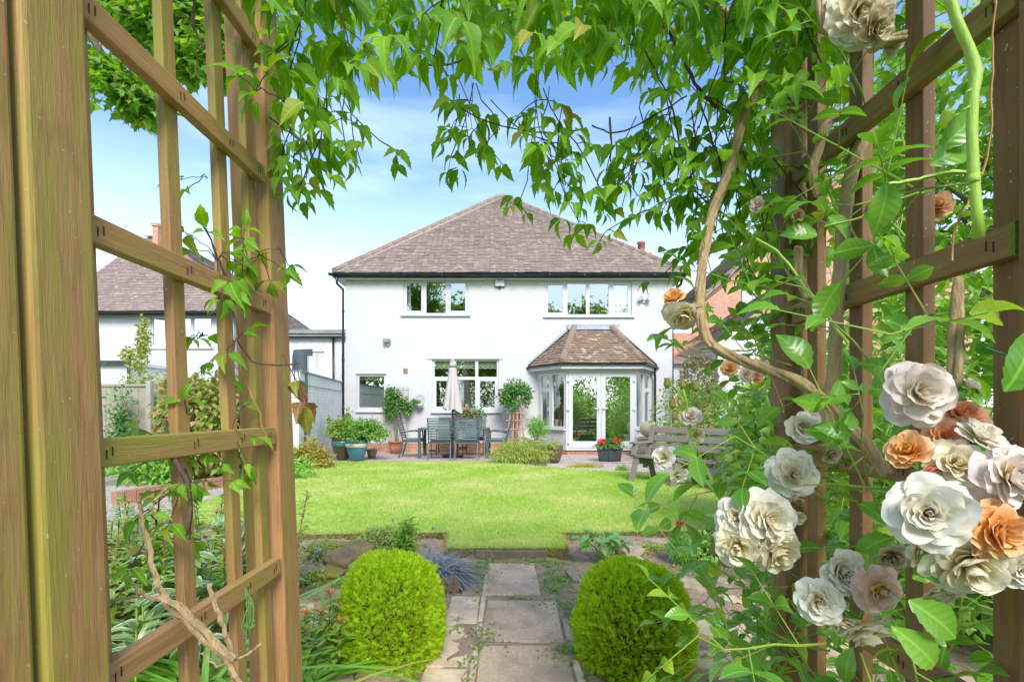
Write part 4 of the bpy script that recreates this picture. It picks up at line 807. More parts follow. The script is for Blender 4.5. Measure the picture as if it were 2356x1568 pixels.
def shrub(name, label, base, c, r, n, size, mat, tpl=T_DIA, stems=5, cat='shrub', lump=.3, ls=2., shell=.55, sm=None, seed=0, extra=None, droop=.2, group=None, thick=.012):
    t = thing(name, label, cat, base, group); m = MB(); b = Vector(base); C = Vector(c)
    for i in range(stems):
        d = Vector((random.uniform(-1, 1)*r[0]*.6, random.uniform(-1, 1)*r[1]*.6, random.uniform(-.2, .7)*r[2])); e = C+d; mid = (b+e)/2+Vector((random.uniform(-.1, .1)*r[0], 0, random.uniform(0, .15)*r[2])); m.tube([b+Vector((d.x*.1, d.y*.1, 0)), mid, e], [thick, thick*.7, thick*.3], 5)
    if stems: m.build('stems', sm or stem_m, t)
    lb = LB(); bush(lb, n, c, r, size, tpl, shell, lump, ls, seed, droop, zmin=base[2]+.0)
    if extra:
        for (c2, r2, n2) in extra: bush(lb, n2, c2, r2, size, tpl, shell, lump, ls, seed+1, droop, zmin=base[2]+.0)
    lb.build('foliage', mat, t); return t
q = p1; shrub('potted_maple', 'lime green leafy shrub in the olive and teal pot', (q.x, q.y+.15, hA-.05), (q.x-.03, q.y+.2, hA+.2), (.33, .3, .26), 1500, .07, acer_y, T_OVAL, extra=[((q.x+.12, q.y+.2, hA+.5), (.1, .1, .22), 130), ((q.x-.34, q.y+.2, hA+.45), (.08, .08, .08), 50)], seed=3, shell=.8)
q = p2; shrub('potted_maple', 'spreading mid green maple in the blue and cream pot', (q.x, q.y+.05, hB-.05), (q.x+.13, q.y+.08, hB+.2), (.52, .38, .25), 3600, .06, acer_m, T_DIA, extra=[((q.x+.25, q.y, hB+.33), (.32, .3, .15), 900), ((q.x+.58, q.y, hB+.14), (.28, .2, .1), 400)], seed=5, shell=.85, lump=.5, ls=3)
# small terracotta pots
q = G(846, 1056); pot('terracotta_pot', 'small tipped terracotta pot of trailing silver leaves beside the blue pot', (q.x, q.y+.35, 0), std_prof(.09, .13, .22), terracotta)
silver = LEAF('silver_leaf', (.38, .45, .30), (.5, .56, .42)); shrub('silver_plant', 'trailing silvery plant spilling from the small terracotta pot', (q.x, q.y+.35, .1), (q.x+.06, q.y+.3, .2), (.24, .2, .2), 420, .05, silver, T_NARROW, 0, shell=.8, droop=.6, cat='plant')
q = G(911, 1046); pot('terracotta_pot', 'square rimmed terracotta pot at the foot of the wall trellis', (X(911, 13.4), 13.4, 0), std_prof(.15, .2, .34, .02), terracotta)
# leaning plank
m = MB(); a = G(768, 1052); a = Vector((X(776, 12.7), 12.7, 0)); m.bar(a, (X(747, 13.0), 13.0, ZZ(1000, 13)), .14, .03, (0, 1, 0)); tag(m.build('plank', M('grey_plank', (.30, .28, .22), (.24, .22, .18), stretch=(3, 3, .5), bs=.4), bevel=.004), 'grey weathered plank leaning against the painted boundary wall', 'plank')
# wall climber, hanging pot, trough, obelisk
clim_m = LEAF('climber_leaf', (.07, .22, .04), (.13, .33, .06), (.2, .4, .1)); Zt = 13.62
def pc(px, py, Z): return tuple(W(px, py, Z))
t = shrub('climbing_rose', 'green climber growing up the tan wall trellis', (X(911, 13.4), 13.4, .3), pc(907, 924, Zt), (.32, .12, .34), 900, .075, clim_m, T_OVAL, 4, extra=[(pc(897, 905, Zt), (.14, .1, .22), 260), (pc(930, 928, Zt), (.3, .1, .16), 260), (pc(895, 945, Zt), (.15, .1, .25), 260), (pc(938, 940, Zt), (.1, .1, .2), 90)], seed=8, shell=.9, cat='climber', thick=.01)
m = MB()
for k in range(4): m.tube([(X(911, 13.4)+.02*k, 13.42, .3), (X(903+6*k, 13.6), 13.6, .9), (X(900+6*k, 13.6), 13.62, 1.4)], .007, 4)
m.build('stems', vine_dark, t)
hp = thing('wall_pot', 'small white pot in a wire hanger on the rendered wall', 'pot', tuple(W(966, 930, 13.8))); A = Matrix.Translation(W(966, 935, 13.72))
m = MB(); m.lathe([(0, -.04), (.06, -.03), (.12, .05), (.125, .07), (.1, .07), (.09, .04)], 18, A); m.build('bowl', white_paint, hp); m = MB(); c = W(967, 917, 13.85); m.tube([c+Vector((math.cos(a)*.11, 0, math.sin(a)*.13)) for a in np.linspace(-.6, 3.74, 16)], .007, 5); m.build('wire_hanger', M('pale_wire', (.5, .5, .5)), hp)
shrub('trailing_plant', 'small trailing plant in the white wall pot', pc(966, 932, 13.72), pc(957, 924, 13.7), (.15, .1, .1), 170, .06, clim_m, T_OVAL, 0, shell=.9, cat='plant')
tg = thing('wall_trough', 'brown wicker trough under the right half of the kitchen window', 'trough', pc(1076, 965, 13.65)); x0, x1 = X(1045, 13.7), X(1108, 13.7); z0, z1 = ZZ(966, 13.7), ZZ(956, 13.7)
m = MB(); m.box(x0, x1, 13.5, 13.88, z0, z1); m.build('basket', M('wicker', (.30, .16, .08), (.18, .09, .05), scale=40, stretch=(1, 1, 3), bs=1, bscale=60), tg)
tp = shrub('trough_flowers', 'bushy red and white bedding flowers in the wicker wall trough', pc(1076, 958, 13.65), pc(1078, 950, 13.62), (.42, .2, .17), 900, .06, clim_m, T_OVAL, 0, shell=.9, cat='flowers', extra=[(pc(1100, 952, 13.6), (.22, .15, .15), 250), (pc(1055, 947, 13.6), (.15, .15, .14), 200)])
red_fl = LEAF('red_petal', (.75, .03, .02), (.85, .10, .04), trans=.2); white_fl = LEAF('white_petal', (.8, .8, .72), (.7, .75, .6), trans=.2)
def blobs(lb, pts, r, n, size, tpl=T_DIA):
    for p in pts: bush(lb, n, p, (r, r, r*.75), size, tpl, .6, .1)
lb = LB(); blobs(lb, [pc(1073.5, 944, 13.45), pc(1090, 951, 13.45)], .05, 30, .05); lb.build('red_flower', red_fl, tp)
lb = LB(); blobs(lb, [pc(x, y, 13.42) for x, y in ((1082, 948), (1087, 943), (1096, 947), (1102, 953), (1068, 952), (1092, 956), (1108, 950), (1079, 956), (1060, 955))], .05, 10, .035); lb.build('white_flower', white_fl, tp)
ob_ = thing('obelisk', 'orange brown wooden obelisk frame against the wall right of the kitchen window', 'obelisk', (X(1186, 13.3), 13.3, 0)); ow = M('cedar_wood', (.50, .27, .14), (.42, .22, .12), rough=.8); cx_, cy_ = X(1186, 13.3), 13.3; ht = ZZ(905, 13.3)
for sx_ in (-1, -.33, .33, 1):
    for sy_ in (-1, 1):
        m = MB(); m.bar((cx_+sx_*.29, cy_+sy_*.25, 0), (cx_+sx_*.06, cy_+sy_*.05, ht), .03, .02, (0, 1, 0)); m.build('upright', ow, ob_)
for z in (.15, .42, .68, .92, 1.12):
    k = z/ht; w_ = .3-.23*k; w2 = .26-.2*k; m = MB(); m.bar((cx_-w_-.09, cy_-w2-.02, z), (cx_+w_+.09, cy_-w2-.02, z), .014, .03); m.build('rail', ow, ob_); m = MB(); m.bar((cx_-w_-.09, cy_+w2+.02, z), (cx_+w_+.09, cy_+w2+.02, z), .014, .03); m.build('rail', ow, ob_)
shrub('obelisk_climber', 'dark green climber topping the wooden obelisk', (cx_, cy_, 0), pc(1186, 893, 13.25), (.36, .25, .2), 950, .075, clim_m, T_OVAL, 6, extra=[(pc(1165, 915, 13.2), (.22, .15, .2), 380), (pc(1212, 910, 13.2), (.16, .15, .26), 330), (pc(1180, 925, 13.1), (.2, .15, .2), 260)], seed=12, shell=.9, cat='climber', lump=.4)
q = G(1234, 1048, 0); pt_ = pot('stone_pot', 'weathered stone pot on the patio beside the bay window', (X(1234, 12.5), 12.5, 0), std_prof(.16, .22, .42, .03), M('cast_stone', (.42, .36, .28), (.33, .28, .22), bs=.6))
shrub('herb_bush', 'bright green feathery herb bush in the stone pot beside the bay', (X(1234, 12.5), 12.5, .38), pc(1236, 982, 12.5), (.29, .26, .28), 2600, .07, LEAF('herb_leaf', (.17, .42, .05), (.28, .55, .09)), T_NARROW, 4, shell=.9, cat='herb', seed=15)
q = G(1277, 1062); pot('round_pot', 'round dark patterned pot half covered by lime maple at the gravel edge', (q.x, q.y, 0), bowl_prof(.19, .38), M('patterned_glaze', (.16, .12, .08), (.09, .07, .05), scale=18, rough=.4))
lime_m = LEAF('lime_maple_leaf', (.30, .44, .05), (.42, .54, .10), (.48, .4, .14), p3=.75)
shrub('small_maple', 'small lime maple drooping over the round patterned pot', (q.x, q.y, .34), (q.x-.02, q.y-.05, .33), (.24, .22, .2), 1100, .06, lime_m, T_NARROW, 2, shell=.9, droop=.7, seed=16)
q = G(1205, 1063); shrub('weeping_maple', 'low spreading lime green weeping maple in front of the obelisk', (q.x, q.y, 0), (q.x-.08, q.y, .26), (.62, .42, .28), 5200, .07, lime_m, T_NARROW, 9, shell=.8, droop=.9, lump=.5, ls=2.4, seed=18, extra=[((q.x+.38, q.y+.05, .28), (.4, .3, .24), 1700), ((q.x-.4, q.y-.1, .16), (.4, .3, .2), 1500)], thick=.02)
# black trough with geraniums
q = G(1404, 1061.5); x0, x1 = X(1379, q.y), X(1432, q.y); tz = .31; bt_ = thing('black_trough', 'black ribbed plastic trough in front of the french doors', 'trough', (q.x, q.y, 0)); blk = M('black_plastic', (.035, .045, .052), (.028, .036, .042), rough=.5)
m = MB(); 
def taper_box(mb, x0, x1, y0, y1, z0, z1, ins): mb.add([(x0+ins, y0+ins, z0), (x1-ins, y0+ins, z0), (x1-ins, y1-ins, z0), (x0+ins, y1-ins, z0), (x0, y0, z1), (x1, y0, z1), (x1, y1, z1), (x0, y1, z1)], [(0,3,2,1),(4,5,6,7),(0,1,5,4),(1,2,6,5),(2,3,7,6),(3,0,4,7)])
taper_box(m, x0, x1, q.y, q.y+.3, 0, tz-.04, .035); m.box(x0-.015, x1+.015, q.y-.015, q.y+.315, tz-.038, tz); 
for k in range(6): z = .03+k*.036; i_ = .03*(1-z/tz); m.box(x0+i_, x1-i_, q.y+i_-.008, q.y+.1, z, z+.02)
m.box((x0+x1)/2-.05, (x0+x1)/2+.05, q.y-.004, q.y+.05, .02, tz-.04); m.build('trough', blk, bt_, bevel=.004); m = MB(); m.box(x0+.01, x1-.01, q.y+.01, q.y+.29, tz-.02, tz+.006); m.build('soil', soil_m, bt_)
gt = shrub('geraniums', 'red flowered geraniums growing in the black trough', (q.x, q.y+.15, tz), (q.x, q.y+.13, tz+.07), (.33, .18, .13), 1000, .06, LEAF('geranium_leaf', (.08, .26, .05), (.15, .38, .08)), T_OVAL, 4, cat='flowers', shell=.9)
lb = LB()
for a, b_ in ((1382, 1015), (1391, 1014), (1415, 1012), (1424, 1014), (1420, 1018), (1385, 1019)): blobs(lb, [pc(a, b_, q.y+.05)], .06, 60, .045)
lb.build('red_flower', red_fl, gt)
# stone planter with ball, blue pot, by the bay's right side
q = (X(1490, 12.3), 12.3, 0); pot('stone_planter', 'buff stone planter right of the bay behind the bench', q, std_prof(.2, .27, .5, .03), M('buff_stone', (.52, .46, .34), (.42, .37, .27), bs=.6))
m = MB(); m.lathe([(.25*math.sin(a), .25-.25*math.cos(a)) for a in np.linspace(0, math.pi, 16)], 22, Matrix.Translation((q[0]+.05, q[1], .5)) @ Matrix.Diagonal((1, 1, .85, 1))); tag(m.build('stone_ball', M('mossy_stone', (.48, .46, .25), (.36, .34, .2), bs=.8, bscale=30)), 'mossy buff stone ball sitting on the stone planter', 'ball')
q = (X(1532, 11.2), 11.2, 0); pot('blue_pot', 'small cobalt blue glazed pot behind the bench', q, std_prof(.12, .17, .26), M('cobalt_glaze', (.015, .06, .25), rough=.15)); shrub('pansies', 'yellow leaved bedding plant in the cobalt blue pot', (q[0], q[1], .25), (q[0], q[1], .32), (.2, .18, .14), 320, .06, acer_y, T_OVAL, 0, cat='flowers', shell=.9)
# ================================================================ BENCH
bench_m = M('weathered_grey_wood', (.27, .23, .19), (.18, .15, .12), scale=10, stretch=(1, 6, 6), rough=.85, bs=.6, bscale=25, c3=(.28, .25, .2), s3=3)
A_ = G(1447, 1106); B_ = G(1662, 1136); d = (B_-A_); L = d.length; ang = math.atan2(d.y, d.x)
bn = thing('garden_bench', 'long weathered grey wooden bench with slatted back on the lawn', 'bench', (A_.x, A_.y, 0))
# local: x along, y backwards (to the right of d rotated +90)
def fr(x): 
    m = MB(); m.bar((x, -.02, 0), (x, .12, .39), .045, .09, (1, 0, 0)); m.build('leg', bench_m, bn, bevel=.004)
    m = MB(); m.bar((x, .62, 0), (x, .46, .40), .045, .09, (1, 0, 0)); m.build('leg', bench_m, bn, bevel=.004)
    m = MB(); m.bar((x+.046, .08, .34), (x+.046, .56, .33), .04, .1); m.build('brace', bench_m, bn, bevel=.004)
    m = MB(); m.bar((x-.046, .42, .2), (x-.046, .66, .93), .04, .08, (1, 0, 0)); m.build('back_post', bench_m, bn, bevel=.004)
OFF[bn.name] = Vector((0, 0, 0))
for x in (.06, L*.52, L-.06): fr(x)
for i in range(4): m = MB(); y = .07+i*.118; m.box(-.04, L+.04, y, y+.105, .40-.008*i, .432-.008*i); m.build('seat_slat', bench_m, bn, bevel=.004)
for i, z in enumerate((.52, .66, .80)): m = MB(); y = .505+(z-.45)*.33; m.add([(-.02, y, z), (L+.02, y, z), (L+.02, y+.03, z+.1), (-.02, y+.03, z+.1), (-.02, y+.028, z-.008), (L+.02, y+.028, z-.008), (L+.02, y+.058, z+.092), (-.02, y+.058, z+.092)], [(0,1,2,3),(7,6,5,4),(0,4,5,1),(3,2,6,7),(1,5,6,2),(0,3,7,4)]); m.build('back_slat', bench_m, bn, bevel=.003)
for x in (.04, L-.04):
    m = MB(); m.box(x-.065, x+.045, .03, .56, .62, .65); m.build('armrest', bench_m, bn, bevel=.006)
    m = MB(); m.bar((x-.0, .06, .43), (x, .13, .619), .045, .085, (1, 0, 0)); m.build('arm_post', bench_m, bn, bevel=.004)
bn.rotation_euler = (0, 0, ang)
# ================================================================ LEFT SIDE: fence, raised edging
fence_m = M('fence_panel', (.42, .38, .30), (.34, .30, .23), scale=3, stretch=(.4, 4, 4), rough=.9, c3=(.3, .36, .24), s3=1.5, bs=.3); conc_p = M('concrete_post', (.44, .43, .36), (.36, .36, .29), rough=.9, bs=.4)
for (xa, xb, Z, yt, yb, lab, solid) in ((150, 338, 9.3, 883, 1012, 'pale solid timber fence panel left of the concrete post', 1), (352, 460, 9.6, 886, 1014, 'horizontal slatted timber fence panel right of the concrete post', 0)):
    t = thing('timber_fence', lab, 'fence', (X(xa, Z), Z, 0)); x0, x1, z0, z1 = X(xa, Z), X(xb, Z), 0, ZZ(yt, Z)
    if solid:
        m = MB(); n = 10
        for i in range(n): a = x0+(x1-x0)*i/n; m.box(a+.003, a+(x1-x0)/n-.003, Z, Z+.02, z0, z1-.05)
        m.build('boards', fence_m, t)
    else:
        n = 9
        m = MB()
        for i in range(n): z = z0+(z1-.05-z0)*i/n; m.bar((x0, Z+.01, z+.07), (x1, Z+.01, z+.07), .03, (z1-z0)/n*.93)
        m.build('boards', fence_m, t)
    m = MB(); m.box(x0, x1, Z-.03, Z+.05, z1-.045, z1); m.build('capping', fence_m, t)
t = MB(); Z = 9.3; t.box(X(340, Z), X(351, Z), Z-.06, Z+.04, -.05, ZZ(876, Z)); tag(t.build('concrete_post', conc_p, bevel=.01), 'square grey concrete fence post between the two fence panels', 'post')
ed_m = M('brick_edging', (.46, .22, .15), (.38, .19, .14), scale=6, rough=.9, bs=.5, island=True)
e_ = thing('raised_bed_edging', 'terracotta coloured brick edging along the gravel path at far left', 'edging', (-6, 7.5, -.05))
m = MB(); a = G(262, 1157); b_ = G(560, 1108); nb = 16
for i in range(nb): p = a+(b_-a)*i/nb; q2_ = a+(b_-a)*((i+.94)/nb); m.bar((p.x, p.y, .04), (q2_.x, q2_.y, .04), .1, .2)
m.build('bricks', ed_m, e_)
# ================================================================ LAWN GRASS
from mathutils.geometry import intersect_point_tri_2d
def in_poly(xs, ys, poly):
    inside = np.zeros(len(xs), bool); n = len(poly); j = n-1
    for i in range(n):
        xi, yi = poly[i]; xj, yj = poly[j]; c = ((yi > ys) != (yj > ys)) & (xs < (xj-xi)*(ys-yi)/(yj-yi+1e-12)+xi); inside ^= c; j = i
    return inside
lb = LB(); N0 = 230000
ys = 4.1+7.0*RNG.random(N0)**1.7; xs = RNG.uniform(-4.25, 3.6, N0); k = in_poly(xs, ys, LAWN); xs, ys = xs[k], ys[k]; n = len(xs)
d = rdir(n)*[.9, .9, .2]+[0, 0, .75]; hgt = RNG.uniform(.018, .034, n)*(1+.05*ys)
T_GR = Tpl([(0,.5,0),(0,-.5,0),(1,0,.15)], [(0,1,2)], [(0,0,0)]*3)
lb.add(T_GR, np.stack([xs, ys, np.full(n, -.002)], 1), d, rdir(n), hgt, .0032+.0011*ys)
grass_m = LEAF('grass_blade', (.34, .56, .06), (.48, .66, .13), (.58, .56, .24), trans=.45, rough=.6, p3=.82, patch=((.74, .70, .34), .9))
# patches of paler grass in the blades too
o = lb.build('lawn_grass', grass_m); tag(o, 'short bright green mown lawn grass', 'grass', kind='stuff')
# straw coloured fringe on the cut edges
lb = LB(); E_ = [(LAWN[i], LAWN[(i+1) % len(LAWN)]) for i in list(range(0, 4))+[17, 18, 19]]
for (a, b_) in E_:
    L_ = math.hypot(b_[0]-a[0], b_[1]-a[1]); n = int(L_*1100); t = RNG.random(n); out = np.array([(b_[1]-a[1]), -(b_[0]-a[0]), 0])/L_
    P = np.stack([a[0]+(b_[0]-a[0])*t, a[1]+(b_[1]-a[1])*t, RNG.uniform(-.05, .0, n)], 1)+out[None]*RNG.uniform(-.04, .012, n)[:, None]
    lb.add(T_GR, P, out[None]*.5+RNG.normal(size=(n, 3))*.5+[0, 0, .1], rdir(n), RNG.uniform(.025, .075, n), .005)
o = lb.build('edge_grass', LEAF('dry_grass', (.46, .38, .14), (.60, .50, .22), (.34, .46, .09), p3=.55)); tag(o, 'dry straw coloured grass fringe along the cut lawn edge', 'grass', kind='stuff')

# ================================================================ TOPIARY
core_m = M('conifer_core', (.06, .085, .015), (.10, .07, .03), scale=14, rough=.95, bs=1)
thuja_m = LEAF('conifer_sprig', (.50, .72, .02), (.66, .84, .04), (.24, .44, .03), trans=.42, rough=.6, p3=.7)
def topiary(name, label, c, r, seed, n=17000):
    t = thing(name, label, 'topiary', (c[0], c[1], -.09), 'clipped golden conifers either side of the path')
    m = MB(); m.tube([(c[0], c[1], -.12), (c[0], c[1], c[2])], [.03, .02], 8); m.build('trunk', bark_m, t)
    def form(d):
        kk = np.array([noise.noise(Vector(x)*1.7+Vector((seed, 0, 0)))*.07+noise.noise(Vector(x)*5+Vector((seed, 2, 0)))*.035 for x in d]); sq = (np.sum(np.abs(d/1.0)**2.25, 1))**(-1/2.25); return sq*(1+kk)
    m = MB(); m.smooth = True; K = 14; 
    ds = np.array([[math.sin(math.pi*i/K)*math.cos(2*math.pi*j/20), math.sin(math.pi*i/K)*math.sin(2*math.pi*j/20), math.cos(math.pi*i/K)] for i in range(K+1) for j in range(20)]); f = form(ds)*.86
    m.v = [tuple(np.array(c)+ds[i]*f[i]*np.array(r)) for i in range(len(ds))]
    for i in range(K):
        for j in range(20): a = i*20+j; b_ = i*20+(j+1) % 20; m.f.append((a, a+20, b_+20, b_)); m.sm.append(True); m.mi.append(0)
    m.build('inner_twigs', core_m, t)
    lb = LB(); d = rdir(n); P = np.array(c)+d*(form(d)*(1-.13*RNG.random(n)))[:, None]*np.array(r)[None]
    fw = d*.75+RNG.normal(size=(n, 3))*.38+[0, 0, .45]; up = rdir(n)*.8+d*.3; lb.add(T_SPRIG, P, fw, up, RNG.uniform(.026, .046, n)); lb.build('foliage', thuja_m, t); return t
Zt_ = 2.5
topiary('clipped_conifer', 'clipped golden green conifer dome left of the path', (X(899, Zt_), Zt_, ZZ(1425, Zt_)), (.258, .255, .335), 2)
topiary('clipped_conifer', 'clipped golden green conifer dome right of the path', (X(1457, Zt_-.03), Zt_-.03, ZZ(1440, Zt_-.03)), (.285, .28, .32), 9)

# ================================================================ ROCKS AND BED PLANTS
rock_m = M('mossy_rock', (.23, .17, .11), (.13, .095, .06), scale=9, rough=.95, bs=1, bscale=30, c3=(.22, .21, .03), s3=5, lo3=.42, hi3=.62)
rock_p = M('pinkish_rock', (.46, .36, .28), (.34, .26, .2), scale=7, rough=.95, bs=1, bscale=25, c3=(.24, .2, .1), s3=6, lo3=.55, hi3=.75)
def rock(label, c, r, mat, seed, rot=0):
    bm_v = []; K, J = 30, 44; m = MB(); m.smooth = False; A = Matrix.Rotation(R(rot), 3, 'Z')
    for i in range(K+1):
        for j in range(J):
            d = Vector((math.sin(math.pi*i/K)*math.cos(2*math.pi*j/J), math.sin(math.pi*i/K)*math.sin(2*math.pi*j/J), math.cos(math.pi*i/K)))
            f = 1+.35*noise.noise(d*1.2+Vector((seed*3.3, 0, 0)))+.2*noise.noise(d*3+Vector((0, seed, 0)))+.12*noise.noise(d*7+Vector((0, seed, 3)))+.06*noise.noise(d*19+Vector((0, seed, 3)))
            f /= max(abs(d.x), abs(d.y), abs(d.z))**.45; p = A @ Vector((d.x*f*r[0], d.y*f*r[1], d.z*f*r[2])); m.v.append((c[0]+p.x, c[1]+p.y, c[2]+p.z))
    for i in range(K):
        for j in range(J): a = i*J+j; b_ = i*J+(j+1) % J; m.f.append((a, a+J, b_+J, b_)); m.sm.append(True); m.mi.append(0)
    return tag(m.build('rock', mat), label, 'rock')
def gp(px, py, z=-.06): return G(px, py, z)
for lab, px, py, r, mt, sd_, ro_, dz in [
 ('large brown mossy boulder in the left bed behind the conifer', 812, 1296, (.2, .16, .11), rock_m, 1, 20, .05),
 ('low dark mossy rock at the left end of the left bed', 762, 1330, (.15, .09, .06), rock_m, 2, 0, .02),
 ('yellow mossy rock just behind the left clipped conifer', 865, 1322, (.17, .09, .08), rock_m, 3, 10, .03),
 ('small mossy stone under the black grass by the path', 1030, 1350, (.085, .06, .05), rock_m, 4, 0, .02),
 ('mossy brown stones in front of the left lawn edge', 765, 1262, (.19, .07, .06), rock_m, 5, 5, .02),
 ('grey brown stone beside the broad leaved plant in the right bed', 1448, 1278, (.11, .09, .07), rock_p, 6, 30, .02),
 ('flat pinkish stone below the right lawn edge', 1510, 1246, (.14, .06, .035), rock_p, 7, 0, .0),
 ('layered pink stone on the edge of the right bed', 1556, 1345, (.19, .07, .06), rock_p, 8, -28, .0),
 ('pinkish slab stone lying right of the layered stone', 1660, 1335, (.2, .08, .04), rock_p, 9, 8, -.01),
 ('narrow weathered stone edging the path right side', 1318, 1320, (.025, .15, .035), rock_p, 10, 10, -.02)]:
    p = gp(px, py); rock(lab, (p.x, p.y, -.07+dz), r, mt, sd_, ro_)
p = gp(1468, 1302); m = MB(); m.lathe([(.05*math.sin(a), -.05*math.cos(a)) for a in np.linspace(0, math.pi, 12)], 16, Matrix.Translation((p.x, p.y, -.03))); tag(m.build('pale_ball', M('pale_stone', (.66, .64, .58), (.5, .48, .43), bs=.3)), 'round pale grey stone ball half sunk in the right bed soil', 'ball')
# twigs / clods scattered
lb = LB(); n = 5200; xs = RNG.uniform(-3.2, 2.6, n); ys = RNG.uniform(2.0, 4.7, n); zs = np.array([soil_z(a, b_) for a, b_ in zip(xs, ys)]); lb.add(stone, np.stack([xs, ys, zs], 1), rdir(n)*[1, 1, .3], [0, 0, 1], RNG.uniform(.004, .016, n)**1.0)
o = lb.build('soil_crumbs', M('soil_crumb', (.42, .30, .21), (.22, .15, .105), rough=.95, island=True)); tag(o, 'crumbly brown soil clods scattered over the beds', 'soil', kind='stuff')
weed_m = LEAF('weed_leaf', (.18, .36, .05), (.3, .46, .09), (.42, .42, .12), p3=.8)
lb = LB(); cl = []
for _ in range(210):
    side = random.random()
    if side < .5: x = random.choice([-.19, .3, .38, -.43, .45, .25])+random.uniform(-.05, .05); y = random.uniform(2.1, 4.05)
    else: x = random.uniform(-2.6, 2.2); y = random.uniform(2.4, 4.7)
    cl.append((x, y))
for x, y in cl:
    n = random.randint(6, 26); r_ = random.uniform(.015, .05); P = np.stack([x+RNG.normal(size=n)*r_, y+RNG.normal(size=n)*r_, np.full(n, soil_z(x, y)+.005)], 1); lb.add(T_DIA, P, rdir(n)*[1, 1, .3]+[0, 0, .35], [0, 0, 1], RNG.uniform(.012, .032, n))
for cx_, cy_, rx_, ry_, nn in ((.33, 3.55, .12, .35, 500), (1.05, 3.75, .3, .12, 900), (-.28, 3.75, .12, .3, 420), (1.5, 3.6, .25, .2, 500), (.05, 3.22, .12, .05, 90), (.15, 3.98, .4, .07, 500)):
    P = np.stack([cx_+RNG.normal(size=nn)*rx_*.5, cy_+RNG.normal(size=nn)*ry_*.5, np.zeros(nn)], 1); P[:, 2] = [soil_z(a, b_)+.008 for a, b_ in P[:, :2]]; lb.add(T_DIA, P, rdir(nn)*[1, 1, .3]+[0, 0, .3], [0, 0, 1], RNG.uniform(.01, .026, nn))
o = lb.build('ground_weeds', weed_m); tag(o, 'tiny green weeds and moss between the path slabs and beds', 'weeds', kind='stuff')
# crumbly moss along path joints
# black grass
p = gp(990, 1312); bt2 = thing('black_grass', 'arching tuft of grey black grass beside the path left of the lawn tongue', 'plant', (p.x, p.y, -.08)); lb = LB()
for cx_, cy_, nn, L_ in ((p.x, p.y, 330, .19), (p.x+.1, p.y-.12, 190, .22), (p.x-.07, p.y+.08, 120, .17)):
    P = np.array([cx_, cy_, -.07])+RNG.normal(size=(nn, 3))*[.05, .04, .004]; d = rdir(nn)*[1, .9, .3]+[.25, -.15, 1.0]; lb.add(T_STRAP2, P, d, [0, 0, 1], L_*RNG.uniform(.7, 1.25, nn), .19*RNG.uniform(.6, 1, nn))
lb.build('leaves', LEAF('black_grass_leaf', (.18, .21, .24), (.40, .44, .48), (.10, .11, .13), trans=.05, rough=.35, spec=.7), bt2)
# broad leaved hellebore / peony
def leafy(name, label, base, r, h, n, size, mat, tpl=T_ROSE, cat='plant', stems=7, spread=1.0):
    t = thing(name, label, cat, base); m = MB(); lb = LB(); b = Vector(base)
    for i in range(stems):
        a = 2*math.pi*i/stems+random.uniform(-.3, .3); rr_ = r*random.uniform(.3, 1)*spread; e = b+Vector((math.cos(a)*rr_, math.sin(a)*rr_*.8, h*random.uniform(.6, 1))); mid = (b+e)/2+Vector((0, 0, h*.15)); m.tube([b, mid, e], .004, 5)
        k = max(1, n//stems); P = np.array(e)+RNG.normal(size=(k, 3))*[r*.14, r*.12, h*.1]; d = rdir(k)*[1, 1, .4]+np.array([math.cos(a)*.5, math.sin(a)*.5, .1]); lb.add(tpl, P, d, [0, 0, 1], size*RNG.uniform(.7, 1.2, k))
    m.build('stems', green_stem, t); lb.build('leaves', mat, t, smooth=True); return t
hel_m = LEAF('hellebore_leaf', (.18, .42, .10), (.30, .52, .16), veins=True, spec=.6, rough=.35)
p = gp(1385, 1288); leafy('hellebore', 'low clump of broad glossy leaves in the right bed by the lawn tongue', (p.x, p.y, -.07), .19, .2, 80, .1, hel_m, T_ROSE, stems=13)
p = gp(1562, 1300); t = thing('pompon_flower_plant', 'upright ferny plant with one crimson bloom in the right bed', 'plant', (p.x, p.y, -.07)); lb = LB(); bush(lb, 1500, (p.x, p.y, .09), (.09, .08, .12), .035, T_NARROW, .8, .2); lb.build('leaves', LEAF('ferny_leaf', (.13, .38, .04), (.2, .47, .07)), t)
m = MB(); zf = ZZ(1203, p.y); m.tube([(p.x, p.y, -.07), (p.x+.005, p.y, zf)], .003, 5); m.tube([(p.x-.03, p.y, -.07), (p.x-.02, p.y, .08)], .005, 5); m.tube([(p.x+.03, p.y, -.07), (p.x+.03, p.y, .08)], .005, 5); m.build('stems', green_stem, t)
lb = LB(); bush(lb, 160, (p.x+.005, p.y, zf), (.026, .026, .019), .018, T_DIA, .7, .1, droop=0); lb.build('flower', LEAF('crimson_petal', (.45, .02, .08), (.6, .05, .14), trans=.1), t)
